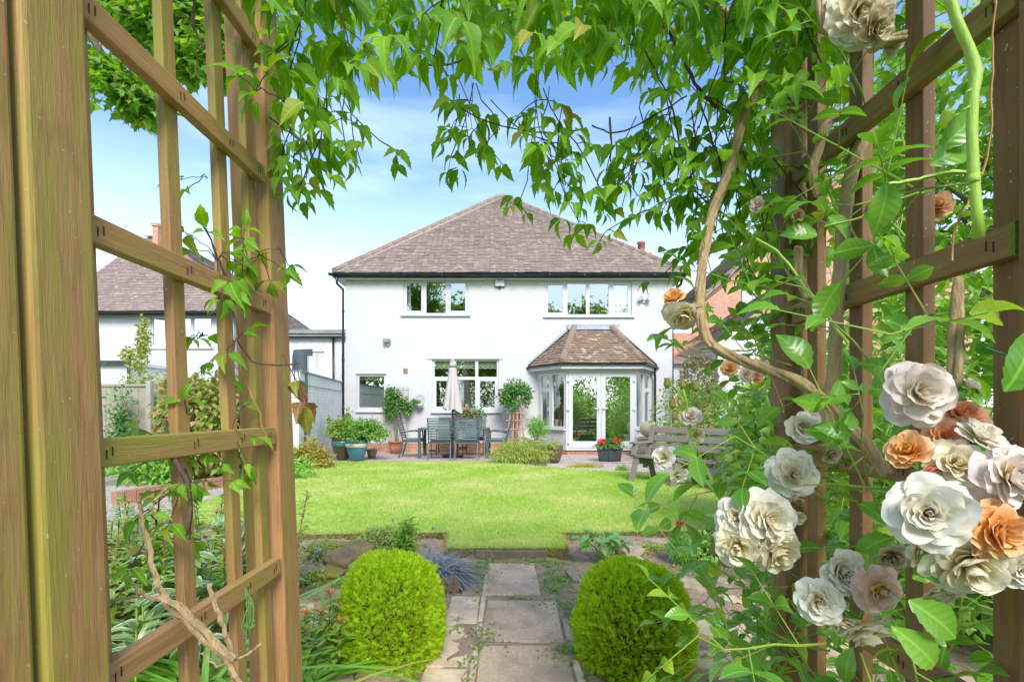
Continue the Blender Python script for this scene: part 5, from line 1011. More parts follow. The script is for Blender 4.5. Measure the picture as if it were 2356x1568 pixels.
# cornflower plant left bed
p = gp(925, 1296); corn_m = LEAF('cornflower_leaf', (.26, .50, .08), (.38, .58, .16)); t = thing('cornflower_plant', 'leafy perennial with pale blue cornflowers in the left bed', 'plant', (p.x, p.y, -.07)); m = MB(); lb = LB(); heads = []
for i in range(34):
    a = random.uniform(0, 6.28); L_ = random.uniform(.14, .38); e = Vector((p.x+math.cos(a)*.13*random.random()+.02, p.y+math.sin(a)*.1*random.random(), -.07+L_)); m.tube([(p.x, p.y, -.07), ((p.x+e.x)/2, (p.y+e.y)/2+.0, L_*.6-.07), e], .0035, 5)
    k = 7; tt = RNG.uniform(.2, 1, k)[:, None]; P = np.array([p.x, p.y, -.07])*(1-tt)+np.array(e)*tt; lb.add(T_ROSE, P, rdir(k)*[1, 1, .3]+[0, 0, .55], [0, 0, 1], RNG.uniform(.07, .12, k), RNG.uniform(.03, .05, k))
for px_, py_ in ((903, 1195), (997, 1215), (968, 1187)):
    q = W(px_, py_, p.y); m.tube([(p.x+(q.x-p.x)*.2, p.y, -.0), ((p.x+q.x)/2+.01, p.y, .13), q], .003, 5); heads.append(q)
m.build('stems', green_stem, t); lb.build('leaves', corn_m, t, smooth=True)
lb = LB()
for q in heads[:2]: d = rdir(46)*[1, 1, .5]+[0, 0, .3]; lb.add(T_NARROW, np.repeat(np.array(q)[None], 46, 0), d, [0, 0, 1], RNG.uniform(.018, .032, 46), .02)
lb.build('flower', LEAF('cornflower_petal', (.30, .30, .62), (.42, .4, .7), trans=.2), t)
p = gp(1485, 1268); shrub('creeping_plant', 'pale green creeping mat beside the ferny plant in the right bed', (p.x, p.y, -.08), (p.x, p.y, -.04), (.2, .11, .05), 1300, .024, LEAF('creeping_leaf', (.36, .5, .1), (.46, .56, .16)), T_DIA, 0, shell=.9, cat='plant')
p = gp(1625, 1290); shrub('leafy_plant', 'taller bright green plant at the right end of the right bed', (p.x, p.y, -.08), (p.x, p.y, .03), (.2, .15, .13), 900, .045, corn_m, T_OVAL, 5, shell=.9, cat='plant')
p = gp(800, 1352); shrub('rock_cress', 'small grey green cushion at the foot of the mossy boulder', (p.x, p.y, -.08), (p.x, p.y, -.04), (.14, .08, .06), 700, .022, weed_m, T_DIA, 0, shell=.9, cat='plant')
p = gp(712, 1345); shrub('rock_cress', 'pale green cushion plant beside the far trellis post', (p.x, p.y, -.08), (p.x, p.y, -.03), (.13, .1, .08), 700, .024, weed_m, T_DIA, 0, shell=.9, cat='plant')
alp_m = LEAF('alpine_leaf', (.28, .42, .09), (.38, .5, .16), (.5, .28, .08), p3=.86)
p = gp(880, 1262); shrub('alpine_shrub', 'low yellow green alpine mat with orange tips in front of the left lawn edge', (p.x, p.y, -.08), (p.x, p.y, .0), (.3, .15, .13), 3200, .03, alp_m, T_DIA, 4, shell=.6, cat='plant')
p = gp(735, 1290); t = shrub('lilac_flower_plant', 'low pale green rockery plant with tiny lilac flowers at the left bed end', (p.x, p.y, -.08), (p.x, p.y, .0), (.2, .12, .12), 1300, .026, weed_m, T_DIA, 4, shell=.9, cat='plant'); lb = LB(); 
for a, b_ in ((733, 1262), (720, 1290), (742, 1293), (728, 1275), (755, 1288)): blobs(lb, [tuple(W(a, b_, p.y-.1))], .022, 26, .016)
lb.build('flower', LEAF('lilac_petal', (.5, .42, .7), (.6, .52, .75), trans=.2), t)
yel_m = LEAF('yellow_mat', (.50, .46, .04), (.42, .48, .06))
p = G(1345, 1071); t = shrub('golden_sedum', 'flat golden yellow sedum mat on the back gravel strip', (p.x, p.y, -.03), (p.x, p.y, -.01), (.42, .16, .06), 1800, .03, yel_m, T_DIA, 0, shell=.9, cat='plant')
p = G(1432, 1079); shrub('green_cushion', 'small green cushion plant on the gravel by the bench', (p.x, p.y, -.03), (p.x, p.y, .01), (.15, .12, .08), 900, .025, weed_m, T_DIA, 0, shell=.9, cat='plant')
p = G(1190, 1076); m = MB()
lbx = LB(); nn = 700; P = np.stack([RNG.uniform(-.35, .75, nn), RNG.uniform(9.9, 10.8, nn), np.full(nn, -.01)], 1); lbx.add(stone, P, rdir(nn)*[1, 1, .3], [0, 0, 1], RNG.uniform(.01, .03, nn)); tag(lbx.build('bark_chips', M('bark_chip', (.2, .13, .09), (.1, .07, .05), island=True)), 'dark bark chips under the weeping maple', 'bark', kind='stuff')
# fuchsia by left lawn edge
fu_m = LEAF('fuchsia_leaf', (.33, .42, .05), (.45, .5, .1), (.6, .25, .12), p3=.72); p = G(705, 1075)
t = shrub('fuchsia', 'bushy fuchsia with yellow green leaves and hanging red flowers at the left lawn edge', (p.x, p.y, -.02), (p.x+.05, p.y, .25), (.42, .4, .32), 3000, .055, fu_m, T_OVAL, 7, shell=.7, seed=30, extra=[((p.x+.3, p.y-.1, .12), (.25, .25, .18), 700)], lump=.4)
lb = LB(); Pf, _ = bush_points(420, (p.x+.08, p.y-.08, .22), (.46, .42, .3), .25, .3); lb.add(T_NARROW, Pf, rdir(420)*[.4, .4, .3]+[0, 0, -1], [1, 0, 0], RNG.uniform(.04, .07, 420), .13); lb.build('flowers', LEAF('fuchsia_petal', (.6, .02, .06), (.65, .08, .2), trans=.3), t)
# ================================================================ LEFT BORDER PLANTS
vib_m = LEAF('pinkish_shrub_leaf', (.20, .34, .05), (.38, .42, .10), (.55, .27, .15), p3=.7)
p = (X(485, 7.9), 7.9, 0); shrub('variegated_shrub', 'large rounded shrub with pink and yellow tinted leaves left of the lawn', p, (p[0], 7.9, .98), (.8, .7, .78), 5200, .1, vib_m, T_OVAL, 8, shell=.5, lump=.25, seed=33, droop=.5, thick=.03)
yshr = LEAF('golden_shrub_leaf', (.36, .44, .06), (.48, .5, .12), (.3, .4, .08)); t = shrub('golden_shrub', 'tall loose golden green shrub with upright plumes behind the slatted fence', (X(330, 10.3), 10.3, 0), (X(345, 10.3), 10.3, 1.5), (.55, .5, .5), 1500, .07, yshr, T_OVAL, 6, shell=.8, seed=35, extra=[(pc(330, 780, 10.3), (.13, .13, .55), 520), (pc(292, 815, 10.3), (.14, .1, .14), 120), (pc(318, 830, 10.3), (.2, .1, .3), 260)])
p = (X(270, 8.3), 8.3); shrub('fence_climber', 'thin green climber on the pale solid fence panel', (p[0], 8.9, 0), (X(268, 8.9), 9.0, .9), (.3, .15, .85), 900, .06, clim_m, T_OVAL, 4, shell=.9, cat='climber', seed=36)
p = G(330, 1120); shrub('green_border', 'bright green low planting behind the brick edging', (p.x, p.y+.8, 0), (p.x, p.y+.8, .25), (1.2, .6, .35), 3200, .08, LEAF('bright_leaf', (.18, .46, .05), (.28, .54, .09)), T_OVAL, 5, shell=.6, seed=37, extra=[((p.x+1.5, p.y+.9, .2), (.7, .4, .3), 1000)])
# variegated clump near
var_m = LEAF('variegated_leaf', (.22, .40, .12), (.34, .48, .2), trans=.3, edge=((.84, .86, .66), .2)); vb = (X(345, 2.4), 2.4, -.08)
t = thing('variegated_plant', 'clump of white edged variegated leaves outside the left trellis', 'plant', vb); lb = LB(); m = MB()
T_HOST = leaf_tpl([(0,.02,.02),(.2,.11,.11),(.45,.17,.17),(.7,.13,.13),(.9,.05,.05),(1,.003,.003)], .5, .25)
for i in range(50):
    s_ = i/50; cx_ = vb[0]+random.uniform(-.42, .42); cy_ = vb[1]+random.uniform(-.5, .7); hh = random.uniform(.12, .55); m.tube([(cx_, cy_, -.08), (cx_+random.uniform(-.05, .05), cy_, hh)], .004, 4)
    k = 14; P = np.stack([np.full(k, cx_), np.full(k, cy_), RNG.uniform(hh*.35, hh, k)], 1); lb.add(T_HOST, P, rdir(k)*[1, 1, .3]+[0, 0, .5], [0, 0, 1], RNG.uniform(.1, .17, k))
m.build('stems', green_stem, t); lb.build('leaves', var_m, t, smooth=True)
sp_m = LEAF('spurge_leaf', (.28, .50, .07), (.40, .58, .12), (.48, .4, .1), p3=.88); red_stem = M('red_stem', (.35, .08, .05), (.28, .12, .05)); tip_m = LEAF('orange_tip', (.6, .26, .08), (.65, .4, .1))
def spurge(label, cx, cy, rx, ry, n, hmin, hmax):
    t = thing('spurge', label, 'plant', (cx, cy, -.08)); lb = LB(); m = MB(); lt_ = LB()
    for i in range(n):
        x = cx+random.uniform(-rx, rx); y = cy+random.uniform(-ry, ry); h = random.uniform(hmin, hmax); e = Vector((x+random.uniform(-.08, .08), y+random.uniform(-.06, .06), h)); m.tube([(x, y, -.08), ((x+e.x)/2, y, h*.5), e], .003, 4)
        k = int(50*h/.5)+12; tt = np.linspace(.15, 1, k)[:, None]; P = np.array([x, y, -.08])*(1-tt)+np.array(e)*tt; a = RNG.uniform(0, 6.28, k); d = np.stack([np.cos(a), np.sin(a), np.full(k, .35)], 1); lb.add(T_NARROW, P, d, [0, 0, 1], RNG.uniform(.055, .095, k), .14)
        if random.random() < .35: lt_.add(T_NARROW, np.repeat(np.array(e)[None], 14, 0), rdir(14)*[1, 1, .4]+[0, 0, .6], [0, 0, 1], RNG.uniform(.03, .05, 14), .06)
    m.build('stems', red_stem, t); lb.build('leaves', sp_m, t); lt_.build('tips', tip_m, t); return t
spurge('stand of narrow leaved spurge with red stems beyond the left trellis', -2.05, 2.9, .55, .6, 120, .22, .66)
spurge('orange tipped spurge just right of the trellis post', X(735, 2.35), 2.4, .12, .2, 12, .06, .3)
lb = LB(); t = thing('strap_leaf_plant', 'clump of arching strap leaves at the foot of the far trellis post', 'plant', (-.95, 2.2, -.08))
for cx_, cy_, nn, L_ in ((-.92, 2.15, 34, .42), (-1.25, 1.95, 50, .5), (-1.5, 2.1, 40, .55), (-.85, 1.8, 14, .35)):
    P = np.array([cx_, cy_, -.08])+RNG.normal(size=(nn, 3))*[.05, .05, .0]; lb.add(T_STRAP2, P, rdir(nn)*[1, .9, .2]+[0, 0, 1.1], [0, 0, 1], L_*RNG.uniform(.7, 1.2, nn), .38*RNG.uniform(.8, 1.3, nn))
lb.build('leaves', LEAF('strap_leaf', (.20, .48, .06), (.34, .6, .12), (.5, .5, .1), p3=.92), t, smooth=True)
# ================================================================ RIGHT HEDGE AND SHRUBS
hedge_m = LEAF('hedge_leaf', (.18, .40, .04), (.30, .52, .08), (.34, .5, .1), p3=.8); hedge2 = LEAF('hedge_leaf_light', (.24, .42, .06), (.38, .52, .12), (.16, .33, .05))
for i, (lab, c, r, n, sz, mt) in enumerate([
 ('dense green shrub right of the bench against the boundary', (4.3, 8.2, .8), (.85, .9, .95), 5200, .075, hedge_m),
 ('small leaved pale green bush behind the bench', (4.0, 10.6, .85), (.85, .7, .95), 5200, .07, hedge2),
 ('bushy mid green shrub between bench and rose arch', (4.0, 6.3, .7), (.8, .9, .95), 5200, .075, hedge_m),
 ('lime green shrub close behind the right trellis', (2.7, 4.4, .8), (.75, .8, 1.0), 5200, .085, hedge2),
 ('tall green shrub filling the gap behind the climbing rose', (2.75, 2.9, .9), (.8, .7, 1.25), 6000, .09, hedge_m),
 ('broad green shrub at the far right behind the trellis', (3.3, 1.7, 1.0), (.9, .7, 1.4), 5000, .1, hedge_m)]):
    shrub('garden_shrub', lab, (c[0], c[1], -.05), c, r, n, sz, mt, T_DIA if i != 3 else T_OVAL, 6, shell=.45, seed=40+i, lump=.22, thick=.03)
brown_m = LEAF('brown_hedge_leaf', (.22, .17, .08), (.30, .24, .12), (.28, .34, .1), trans=.2, p3=.75)
cb = W(1606, 862, 13.4); shrub('brown_hedge', 'round brownish clipped bush in front of the grey garage', (cb.x, cb.y, 0), (cb.x, cb.y, cb.z-.2), (.55, .55, .8), 3600, .07, brown_m, T_DIA, 4, shell=.4, lump=.12, seed=50, thick=.03)
cb = W(1578, 938, 11.6); t = shrub('small_conifer', 'small bright lime conifer right of the house corner', (cb.x, cb.y, 0), (cb.x, cb.y, .75), (.19, .19, .72), 1600, .06, thuja_m, T_SPRIG, 1, shell=.5, lump=.1, seed=51, cat='conifer', droop=-.6)
for i, (px, py, Z, r) in enumerate(((1560, 1003, 10.8, .3), (1640, 1010, 10.2, .4), (1700, 1020, 9.0, .4))):
    c = W(px, py, Z); shrub('border_plant', ['low leafy border plant behind the bench back', 'yellow green border plant behind the bench middle', 'leafy border plant beyond the bench right arm'][i], (c.x, c.y, 0), (c.x, c.y, .3), (r, r, .35), 900, .07, [hedge_m, yshr, hedge2][i], T_OVAL, 3, shell=.8, seed=55+i, cat='plant')
# ================================================================ TREES
tree_m = LEAF('tree_maple_leaf', (.12, .32, .03), (.26, .48, .06), (.36, .5, .08), trans=.45, p3=.8)
T_MAP = Tpl([(0,.05,0),(0,-.05,0),(.3,.5,.05),(.42,.2,0),(1,.0,-.12),(.42,-.2,0),(.3,-.5,.05),(.45,0,.02)], [(0,2,3,7),(3,4,7),(4,5,7),(7,5,6,1),(0,7,1)], [(0,0,0)]*8)
def tree(label, base, c, r, n, size, mat, seed, group=None, lump=.35, tpl=T_MAP, clusters=None):
    t = thing('tree', label, 'tree', base, group); b = Vector(base); C = Vector(c); m = MB(); top = C+Vector((0, 0, r[2]*.3)); rt = max(.09, r[2]*.07); m.tube([b, b*.5+C*.5+Vector((.1 if clusters is None else -.25, .1, 0)), top], [rt, rt*.7, rt*.25], 10)
    rr_ = random.Random(seed); ends = []
    for i in range(16 if clusters is None else len(clusters)):
        a = rr_.uniform(0, 6.28); k = rr_.uniform(.85, 1) if clusters else rr_.uniform(.35, .9); s_ = b*(1-k)+top*k; e = C+Vector((math.cos(a)*r[0]*.75, math.sin(a)*r[1]*.75, r[2]*rr_.uniform(-.5, .7)));
        if clusters: e = Vector(clusters[i][0])
        mid = (s_+e)/2+Vector((0, 0, r[2]*.1)); m.tube([s_, mid, e], [rt*.3, rt*.18, rt*.06], 5); ends.append(e)
    m.build('trunk', bark_m, t); lb = LB()
    if clusters is None:
        clusters = [(e, rr_.uniform(.3, .5)) for e in ends]+[((rr_.uniform(-1, 1)*r[0]*.55+C.x, rr_.uniform(-1, 1)*r[1]*.55+C.y, rr_.uniform(-.6, .8)*r[2]+C.z), rr_.uniform(.3, .5)) for _ in range(10)]
    for (e, s_) in clusters: bush(lb, n//len(clusters), tuple(e), (r[0]*s_, r[1]*s_, r[2]*s_*.8), size, tpl, .8, .4, 2.5, rr_.random()*9, .5)
    lb.build('crown', mat, t); return t
Zm = 6.2
cl_ = [(tuple(W(px, py, Zm+dz)), s_) for px, py, dz, s_ in ((285, 205, 0, .19), (330, 250, .2, .15), (250, 165, 0, .13), (270, 30, .3, .2), (330, 60, .2, .24), (400, 40, 0, .26), (460, 90, .1, .2), (440, 150, .2, .12), (500, 130, 0, .2), (520, 40, .3, .25), (560, 80, 0, .2), (350, 10, 0, .3), (430, -30, 0, .35), (200, -60, .2, .4), (300, -90, 0, .45), (520, -80, 0, .45), (535, 170, 0, .12), (620, -60, .5, .4), (150, 100, .5, .3))]
tree('maple tree with bright green crown seen through the upper left trellis', (-6.5, 6.6, -.1), (-6.2, Zm, 6.8), (2.1, 1.6, 1.9), 7000, .12, tree_m, 60, clusters=cl_)
tree('green tree whose crown shows through the top of the right trellis', (7.2, 6.4, -.1), (6.6, 6.2, 4.6), (2.1, 1.8, 2.0), 6500, .15, tree_m, 61)
# trees behind the viewpoint, seen reflected in the windows
for i, (x, y, z, r, n) in enumerate(((-6.5, -14, 6.6, 4.2, 6500), (-.8, -15, 6.6, 4.0, 6500), (4.9, -16, 7.4, 3.6, 6500), (-13.5, -15, 6, 4, 3200), (11, -15, 4.2, 3, 2600))):
    tree(['big leafy tree reflected in the left upstairs window', 'dark leafy tree reflected in the kitchen window', 'rounded tree reflected in the left panes of the right upstairs window', 'spreading tree standing at the garden end, reflected left', 'low tree at the garden end, reflected in the bay side'][i], (x, y, -.1), (x, y, z), (r, r, r), n, .42, tree_m, 70+i)
for i, (x, y, r) in enumerate(((-3.2, -7.6, 2.0), (0.4, -8.4, 2.1), (3.6, -7.8, 2.0), (7.0, -8.2, 2.1), (-6.8, -8, 2.1))):
    shrub('garden_shrub', ['yellow green shrub reflected in the left french door', 'tall green shrub reflected between the french doors', 'golden shrub reflected in the right french door', 'dark green shrub reflected in the bay right side', 'green shrub reflected in the bay left side'][i], (x, y, -.1), (x, y, 1.6), (r, r*.8, 2.2), 4200, .19, [hedge2, hedge_m, yshr, hedge_m, hedge2][i], T_DIA, 4, shell=.5, seed=80+i, thick=.03)
# ================================================================ GARDEN ARCH WITH TRELLIS SIDES
arch = thing('garden_arch', 'weathered brown timber garden arch with square trellis sides and mossy rails', 'arch', (0, 1, -.1))
ends_m = M('moss_end', (.12, .24, .02), (.2, .3, .03), scale=30, rough=1, bs=1)
staple = M('staple_mark', (.05, .03, .02), (.09, .05, .03))
LEAN = .040
def lx(xc, z, side): return -(xc+LEAN*(z-H)) if side < 0 else xc
def upright(name, xi, xo, y0, y1, side, z0=-.12, z1=2.35, chamfer=.004):
    m = MB(); a = (lx(xi, z0, side), lx(xo, z0, side), lx(xi, z1, side), lx(xo, z1, side))
    m.add([(a[0], y0, z0), (a[1], y0, z0), (a[1], y1, z0), (a[0], y1, z0), (a[2], y0, z1), (a[3], y0, z1), (a[3], y1, z1), (a[2], y1, z1)],
          [(0,3,2,1),(4,5,6,7),(0,1,5,4),(1,2,6,5),(2,3,7,6),(3,0,4,7)] if side > 0 else [(1,2,3,0),(7,6,5,4),(4,5,1,0),(5,6,2,1),(6,7,3,2),(7,4,0,3)])
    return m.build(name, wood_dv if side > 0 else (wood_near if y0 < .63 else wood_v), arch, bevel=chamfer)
def rail(xr, y0, y1, zc, side, h=.045, th=.022, name='rail'):
    m = MB(); za, zb_ = zc-h/2, zc+h/2; xs = [lx(xr, za, side), lx(xr+th, za, side), lx(xr, zb_, side), lx(xr+th, zb_, side)]
    m.add([(xs[0], y0, za), (xs[1], y0, za), (xs[1], y1, za), (xs[0], y1, za), (xs[2], y0, zb_), (xs[3], y0, zb_), (xs[3], y1, zb_), (xs[2], y1, zb_)],
          [(0,3,2,1),(4,5,6,7),(0,1,5,4),(1,2,6,5),(2,3,7,6),(3,0,4,7)] if side > 0 else [(1,2,3,0),(7,6,5,4),(4,5,1,0),(5,6,2,1),(6,7,3,2),(7,4,0,3)])
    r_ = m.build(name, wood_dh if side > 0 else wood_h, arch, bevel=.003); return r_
# left side
upright('post', .615, .715, .515, .612, -1, chamfer=.007)
upright('post', .610, .712, .622, .72, -1, chamfer=.007)
upright('post', .632, .735, 1.30, 1.395, -1, chamfer=.006)
for y in (.735, .942, 1.11, 1.235): upright('slat', .652, .671, y-.0, y+.036, -1, chamfer=.002)
for k in (-1, 0, 1, 2, 3):
    z = H-.065+.345*k; rl = rail(.63, .73, 1.285, z, -1)
    s_ = MB()
    for y in (.753, .96, 1.128, 1.252):
        for dy in (-.005, .006): xx = lx(.63, z, -1); s_.box(xx-.0005, xx+.0012, y+dy-.0009, y+dy+.0009, z-.008+dy*.4, z+.007+dy*.4)
    s_.build('staples', staple, rl)
m = MB(); z = H-.065+.345*-2; rail(.63, .73, 1.285, z, -1)
# right side
upright('post', .700, .80, .58, .672, 1, chamfer=.007)
upright('post', .702, .80, 1.24, 1.318, 1, chamfer=.006)
for y in (.70, .865, 1.015, 1.165): upright('slat', .735, .758, y, y+.04, 1, chamfer=.002)
for k in (-2, -1, 0, 1, 2, 3):
    z = H+.245+.352*(k); rl = rail(.712, .685, 1.232, z, 1, h=.048)
    s_ = MB()
    for y in (.72, .885, 1.035, 1.185):
        for dy in (-.005, .006): s_.box(.7108, .7125, y+dy-.0009, y+dy+.0009, z-.008+dy*.4, z+.007+dy*.4)
    s_.build('staples', staple, rl)
    if k == 0: s_ = MB(); s_.box(.7105, .735, .683, .690, z-.0245, z+.0245); s_.build('moss', ends_m, rl)
for y in (.62, 1.28):
    m = MB(); m.box(-.80, .82, y-.035, y+.035, 2.352, 2.44); m.build('crossbeam', wood_h, arch, bevel=.004)
for x in (-.62, -.31, 0, .31, .62): m = MB(); m.box(x-.02, x+.02, .45, 1.5, 2.441, 2.49); m.build('rafter', wood_h, arch, bevel=.003)

# ================================================================ CLEMATIS
clem_m = LEAF('clematis_leaf', (.12, .34, .02), (.27, .52, .04), (.42, .40, .06), trans=.5, rough=.5, veins=True, spec=.35, p3=.9)
clem_r = LEAF('clematis_leaf_red', (.26, .25, .05), (.33, .34, .06), (.34, .16, .08), trans=.45, veins=True, p3=.5)
clema = thing('clematis', 'clematis with pointed three part leaves trailing over the top of the arch', 'climber', (-.7, 1.35, -.1))
CL = LB(); ST = MB(); RL = LB()
def compound(lb, p, d, size, tpls=(T_CLEM, T_CLEM2), stem=None, n=3, hang=.8):
    """three leaflets on a stalk from p along d"""
    p = Vector(p); d = Vector(d).normalized(); e = p+d*size*.75+Vector((0, 0, -size*.2))
    if stem is not None: stem.tube([p, (p+e)/2+Vector((0, 0, size*.06)), e], .0011, 4, caps=False)
    s = d.cross(Vector((0, 0, 1)));
    if s.length < .1: s = Vector((1, 0, 0))
    s.normalize(); up = Vector((random.uniform(-.5, .5), -.55+random.uniform(-.4, .4), .8))
    for k, a in enumerate((0, -1, 1)[:n]):
        f = (d*(1 if a == 0 else .35)+s*a*.9); f.normalize(); f = f+Vector((random.uniform(-.2, .2), random.uniform(-.2, .2), -hang*random.uniform(.4, 1.3)))
        base = e+f.normalized()*size*.12
        if stem is not None: stem.tube([e, base], .0009, 3, caps=False)
        lb.add(random.choice(tpls), [base], [f], [up+Vector((random.uniform(-.5, .5), random.uniform(-.5, .5), 0))], size*random.uniform(.8, 1.1)*(1 if a == 0 else .85))
BD = [(560, 60), (600, 210), (650, 330), (700, 400), (760, 430), (800, 370), (850, 215), (900, 195), (950, 190), (1000, 205), (1050, 230), (1090, 230), (1130, 190), (1180, 190), (1230, 250), (1290, 260), (1340, 230), (1400, 270), (1450, 280), (1500, 310), (1540, 340), (1600, 360), (1650, 360), (1700, 420), (1760, 430), (1820, 420), (1900, 300)]
def bd(px): return float(np.interp(px, [a for a, _ in BD], [b_ for _, b_ in BD]))
def strand(p, zend, dens=1.0, size=.078, lat=.0, lb=CL):
    pts = [Vector(p)]; v = Vector((random.uniform(-.3, .3)+lat, random.uniform(-.2, .2), -1)); st_ = .065
    while pts[-1].z > zend and len(pts) < 40:
        v += Vector((random.uniform(-.35, .35), random.uniform(-.35, .35), random.uniform(-.1, .1))); v.z = min(v.z, -.45); v.normalize(); pts.append(pts[-1]+v*st_)
    ST.tube(pts, [.0016]*len(pts), 4, caps=False); ph = random.uniform(0, 3.14)
    for i, q in enumerate(pts[1:]):
        if random.random() > dens: continue
        ph += 1.57+random.uniform(-.4, .4); sz = size*random.uniform(.75, 1.25)*(1-.35*(i/len(pts)))
        for s in (1, -1):
            if random.random() < .85: compound(lb, q, (math.cos(ph)*s, math.sin(ph)*s, -.15), sz, stem=ST if random.random() < .5 else None)
for i in range(58):
    px = random.uniform(585, 1860); Z = random.uniform(.95, 1.75) if px > 640 else random.uniform(1.33, 1.8); x = X(px, Z); lim = bd(px)*random.choice((.4, .5, .6, .75, .9))
    z0 = min(2.3, ZZ(-120, Z)); strand((x, Z, z0), ZZ(lim, Z)+.13, .85)
# dense mat lying on the roof of the arch
for i in range(380):
    px = random.uniform(560, 1900); Z = random.uniform(.95, 1.7); py = -140+(.55*bd(px)+140)*random.random()**1.25
    if 1480 < px < 1790 and py > 90 and random.random() < .6: continue
    compound(CL, W(px, py, Z), rdir(1)[0]*[1, 1, .4], random.uniform(.062, .092), hang=.9)
for (px, top, low, Z, n) in ((1065, 250, 345, 1.25, 5), (1085, 200, 340, 1.3, 4), (1240, 200, 440, 1.2, 3), (1255, 260, 450, 1.25, 3), (1285, 300, 445, 1.22, 3), (1402, 270, 400, 1.2, 1), (1470, 300, 345, 1.2, 2), (1550, 250, 440, 1.2, 4), (1600, 300, 520, 1.15, 4), (1530, 330, 500, 1.2, 3), (745, 250, 440, 1.2, 4), (700, 250, 415, 1.3, 5), (800, 240, 390, 1.3, 4), (1660, 280, 520, 1.2, 5), (1700, 300, 600, 1.2, 6), (1740, 350, 640, 1.25, 6)):
    for k in range(n if n < 3 else n//2+1): strand((X(px+random.uniform(-12, 12), Z), Z, ZZ(top-random.uniform(0, 80), Z)), ZZ(low-random.uniform(10, 60), Z), .8, .062)
# stray sprays on the left trellis
def spray(px, py, Z, n, r, size, lb=CL, hang=.5):
    c = W(px, py, Z)
    for k in range(n):
        d = Vector(rdir(1)[0]); p = c+d*r*random.random(); ST.tube([c, (c+p)/2+Vector((0, 0, .01)), p], .0012, 4, caps=False); compound(lb, p, d, size*random.uniform(.8, 1.15), stem=ST, hang=hang)
spray(500, 600, 1.05, 9, .09, .05); spray(600, 590, 1.2, 5, .06, .055); spray(640, 575, 1.18, 2, .04, .066, hang=.1); spray(560, 560, 1.15, 3, .05, .05)
spray(478, 410, 1.3, 2, .03, .05, hang=.1); spray(465, 775, 1.1, 3, .04, .045); spray(540, 790, 1.15, 4, .05, .05); spray(590, 210, 1.05, 3, .05, .06); spray(680, 830, 1.12, 2, .03, .065, RL, .1); spray(650, 820, 1.14, 1, .02, .06, RL, .2)
spray(440, 1010, 1.0, 7, .08, .045); spray(530, 1000, 1.1, 6, .07, .05); spray(400, 1040, .95, 5, .07, .04); spray(420, 1130, .95, 5, .08, .045); spray(360, 1210, .9, 3, .05, .045); spray(340, 1290, .95, 4, .07, .05); spray(470, 1080, 1.0, 3, .05, .04)
CL.build('leaves', clem_m, clema, smooth=True); RL.build('red_tinted_leaves', clem_r, clema, smooth=True)
# stems: dark wandering vines
def vine(pts, Z0, Z1=None, r=.003, jit=.004, mb=ST, n=5):
    P = []; Z1 = Z1 or Z0; k = len(pts)
    for i in range((k-1)*4+1):
        t = i/4; a = int(min(t, k-2)); f = t-a; p0 = pts[max(a-1, 0)]; p1 = pts[a]; p2 = pts[a+1]; p3 = pts[min(a+2, k-1)]
        c = [.5*(2*p1[j]+(p2[j]-p0[j])*f+(2*p0[j]-5*p1[j]+4*p2[j]-p3[j])*f*f+(3*p1[j]-p0[j]-3*p2[j]+p3[j])*f**3) for j in (0, 1)]
        Z = Z0+(Z1-Z0)*t/(k-1); P.append(W(c[0], c[1], Z)+Vector((random.uniform(-jit, jit)*.3, random.uniform(-jit, jit), random.uniform(-jit, jit)*.3)))
    mb.tube(P, [r*(1+random.uniform(-.15, .2)) for _ in P], n); return P
vine([(900, 60), (960, 130), (1000, 150), (1060, 140), (1100, 90), (1130, 30)], 1.2, r=.0022); vine([(1060, 250), (1150, 290), (1250, 305), (1350, 295)], 1.2, r=.0016); vine([(1130, 230), (1200, 300), (1290, 330)], 1.25, r=.0014)
vine([(1360, 290), (1420, 305), (1500, 270), (1580, 220)], 1.15, r=.002); vine([(1402, 270), (1405, 330), (1405, 370)], 1.2, r=.0015); vine([(1480, 0), (1530, 60), (1560, 110), (1600, 190), (1640, 240), (1680, 260)], 1.2, r=.0045); vine([(1600, 190), (1620, 260), (1640, 330), (1660, 380), (1650, 440), (1600, 460)], 1.15, r=.002)
vine([(1480, 110), (1510, 170), (1540, 230), (1560, 300), (1570, 380), (1600, 440), (1680, 500)], 1.18, r=.002); vine([(620, 270), (660, 300), (700, 330)], 1.25, r=.002); vine([(1390, 20), (1440, 60), (1470, 100)], 1.3, r=.005)
vine([(450, -10), (443, 40), (452, 80), (470, 110)], 1.05, r=.0032); vine([(470, 520), (500, 590), (520, 640), (540, 700), (548, 780)], 1.1, r=.0022); vine([(545, 780), (580, 830), (640, 840), (690, 835)], 1.12, r=.0022)
vine([(300, 1012), (350, 1020), (400, 1060), (428, 1110), (436, 1180), (430, 1240)], .9, r=.0045)
ST.build('stems', vine_dark, clema)
dry = thing('dry_vine', 'bare brown leafless vine stems across the bottom of the left trellis', 'vine', (-.6, .8, 0)); m = MB()
vine([(322, 1180), (340, 1250), (360, 1330), (385, 1390), (440, 1440), (500, 1500), (530, 1530), (552, 1575)], .82, r=.0048, mb=m); vine([(372, 1372), (420, 1400), (470, 1450), (535, 1515)], .8, r=.0055, mb=m); vine([(478, 1345), (495, 1390), (515, 1440), (535, 1515)], .85, r=.0038, mb=m); vine([(300, 1330), (330, 1370), (370, 1380)], .83, r=.003, mb=m)
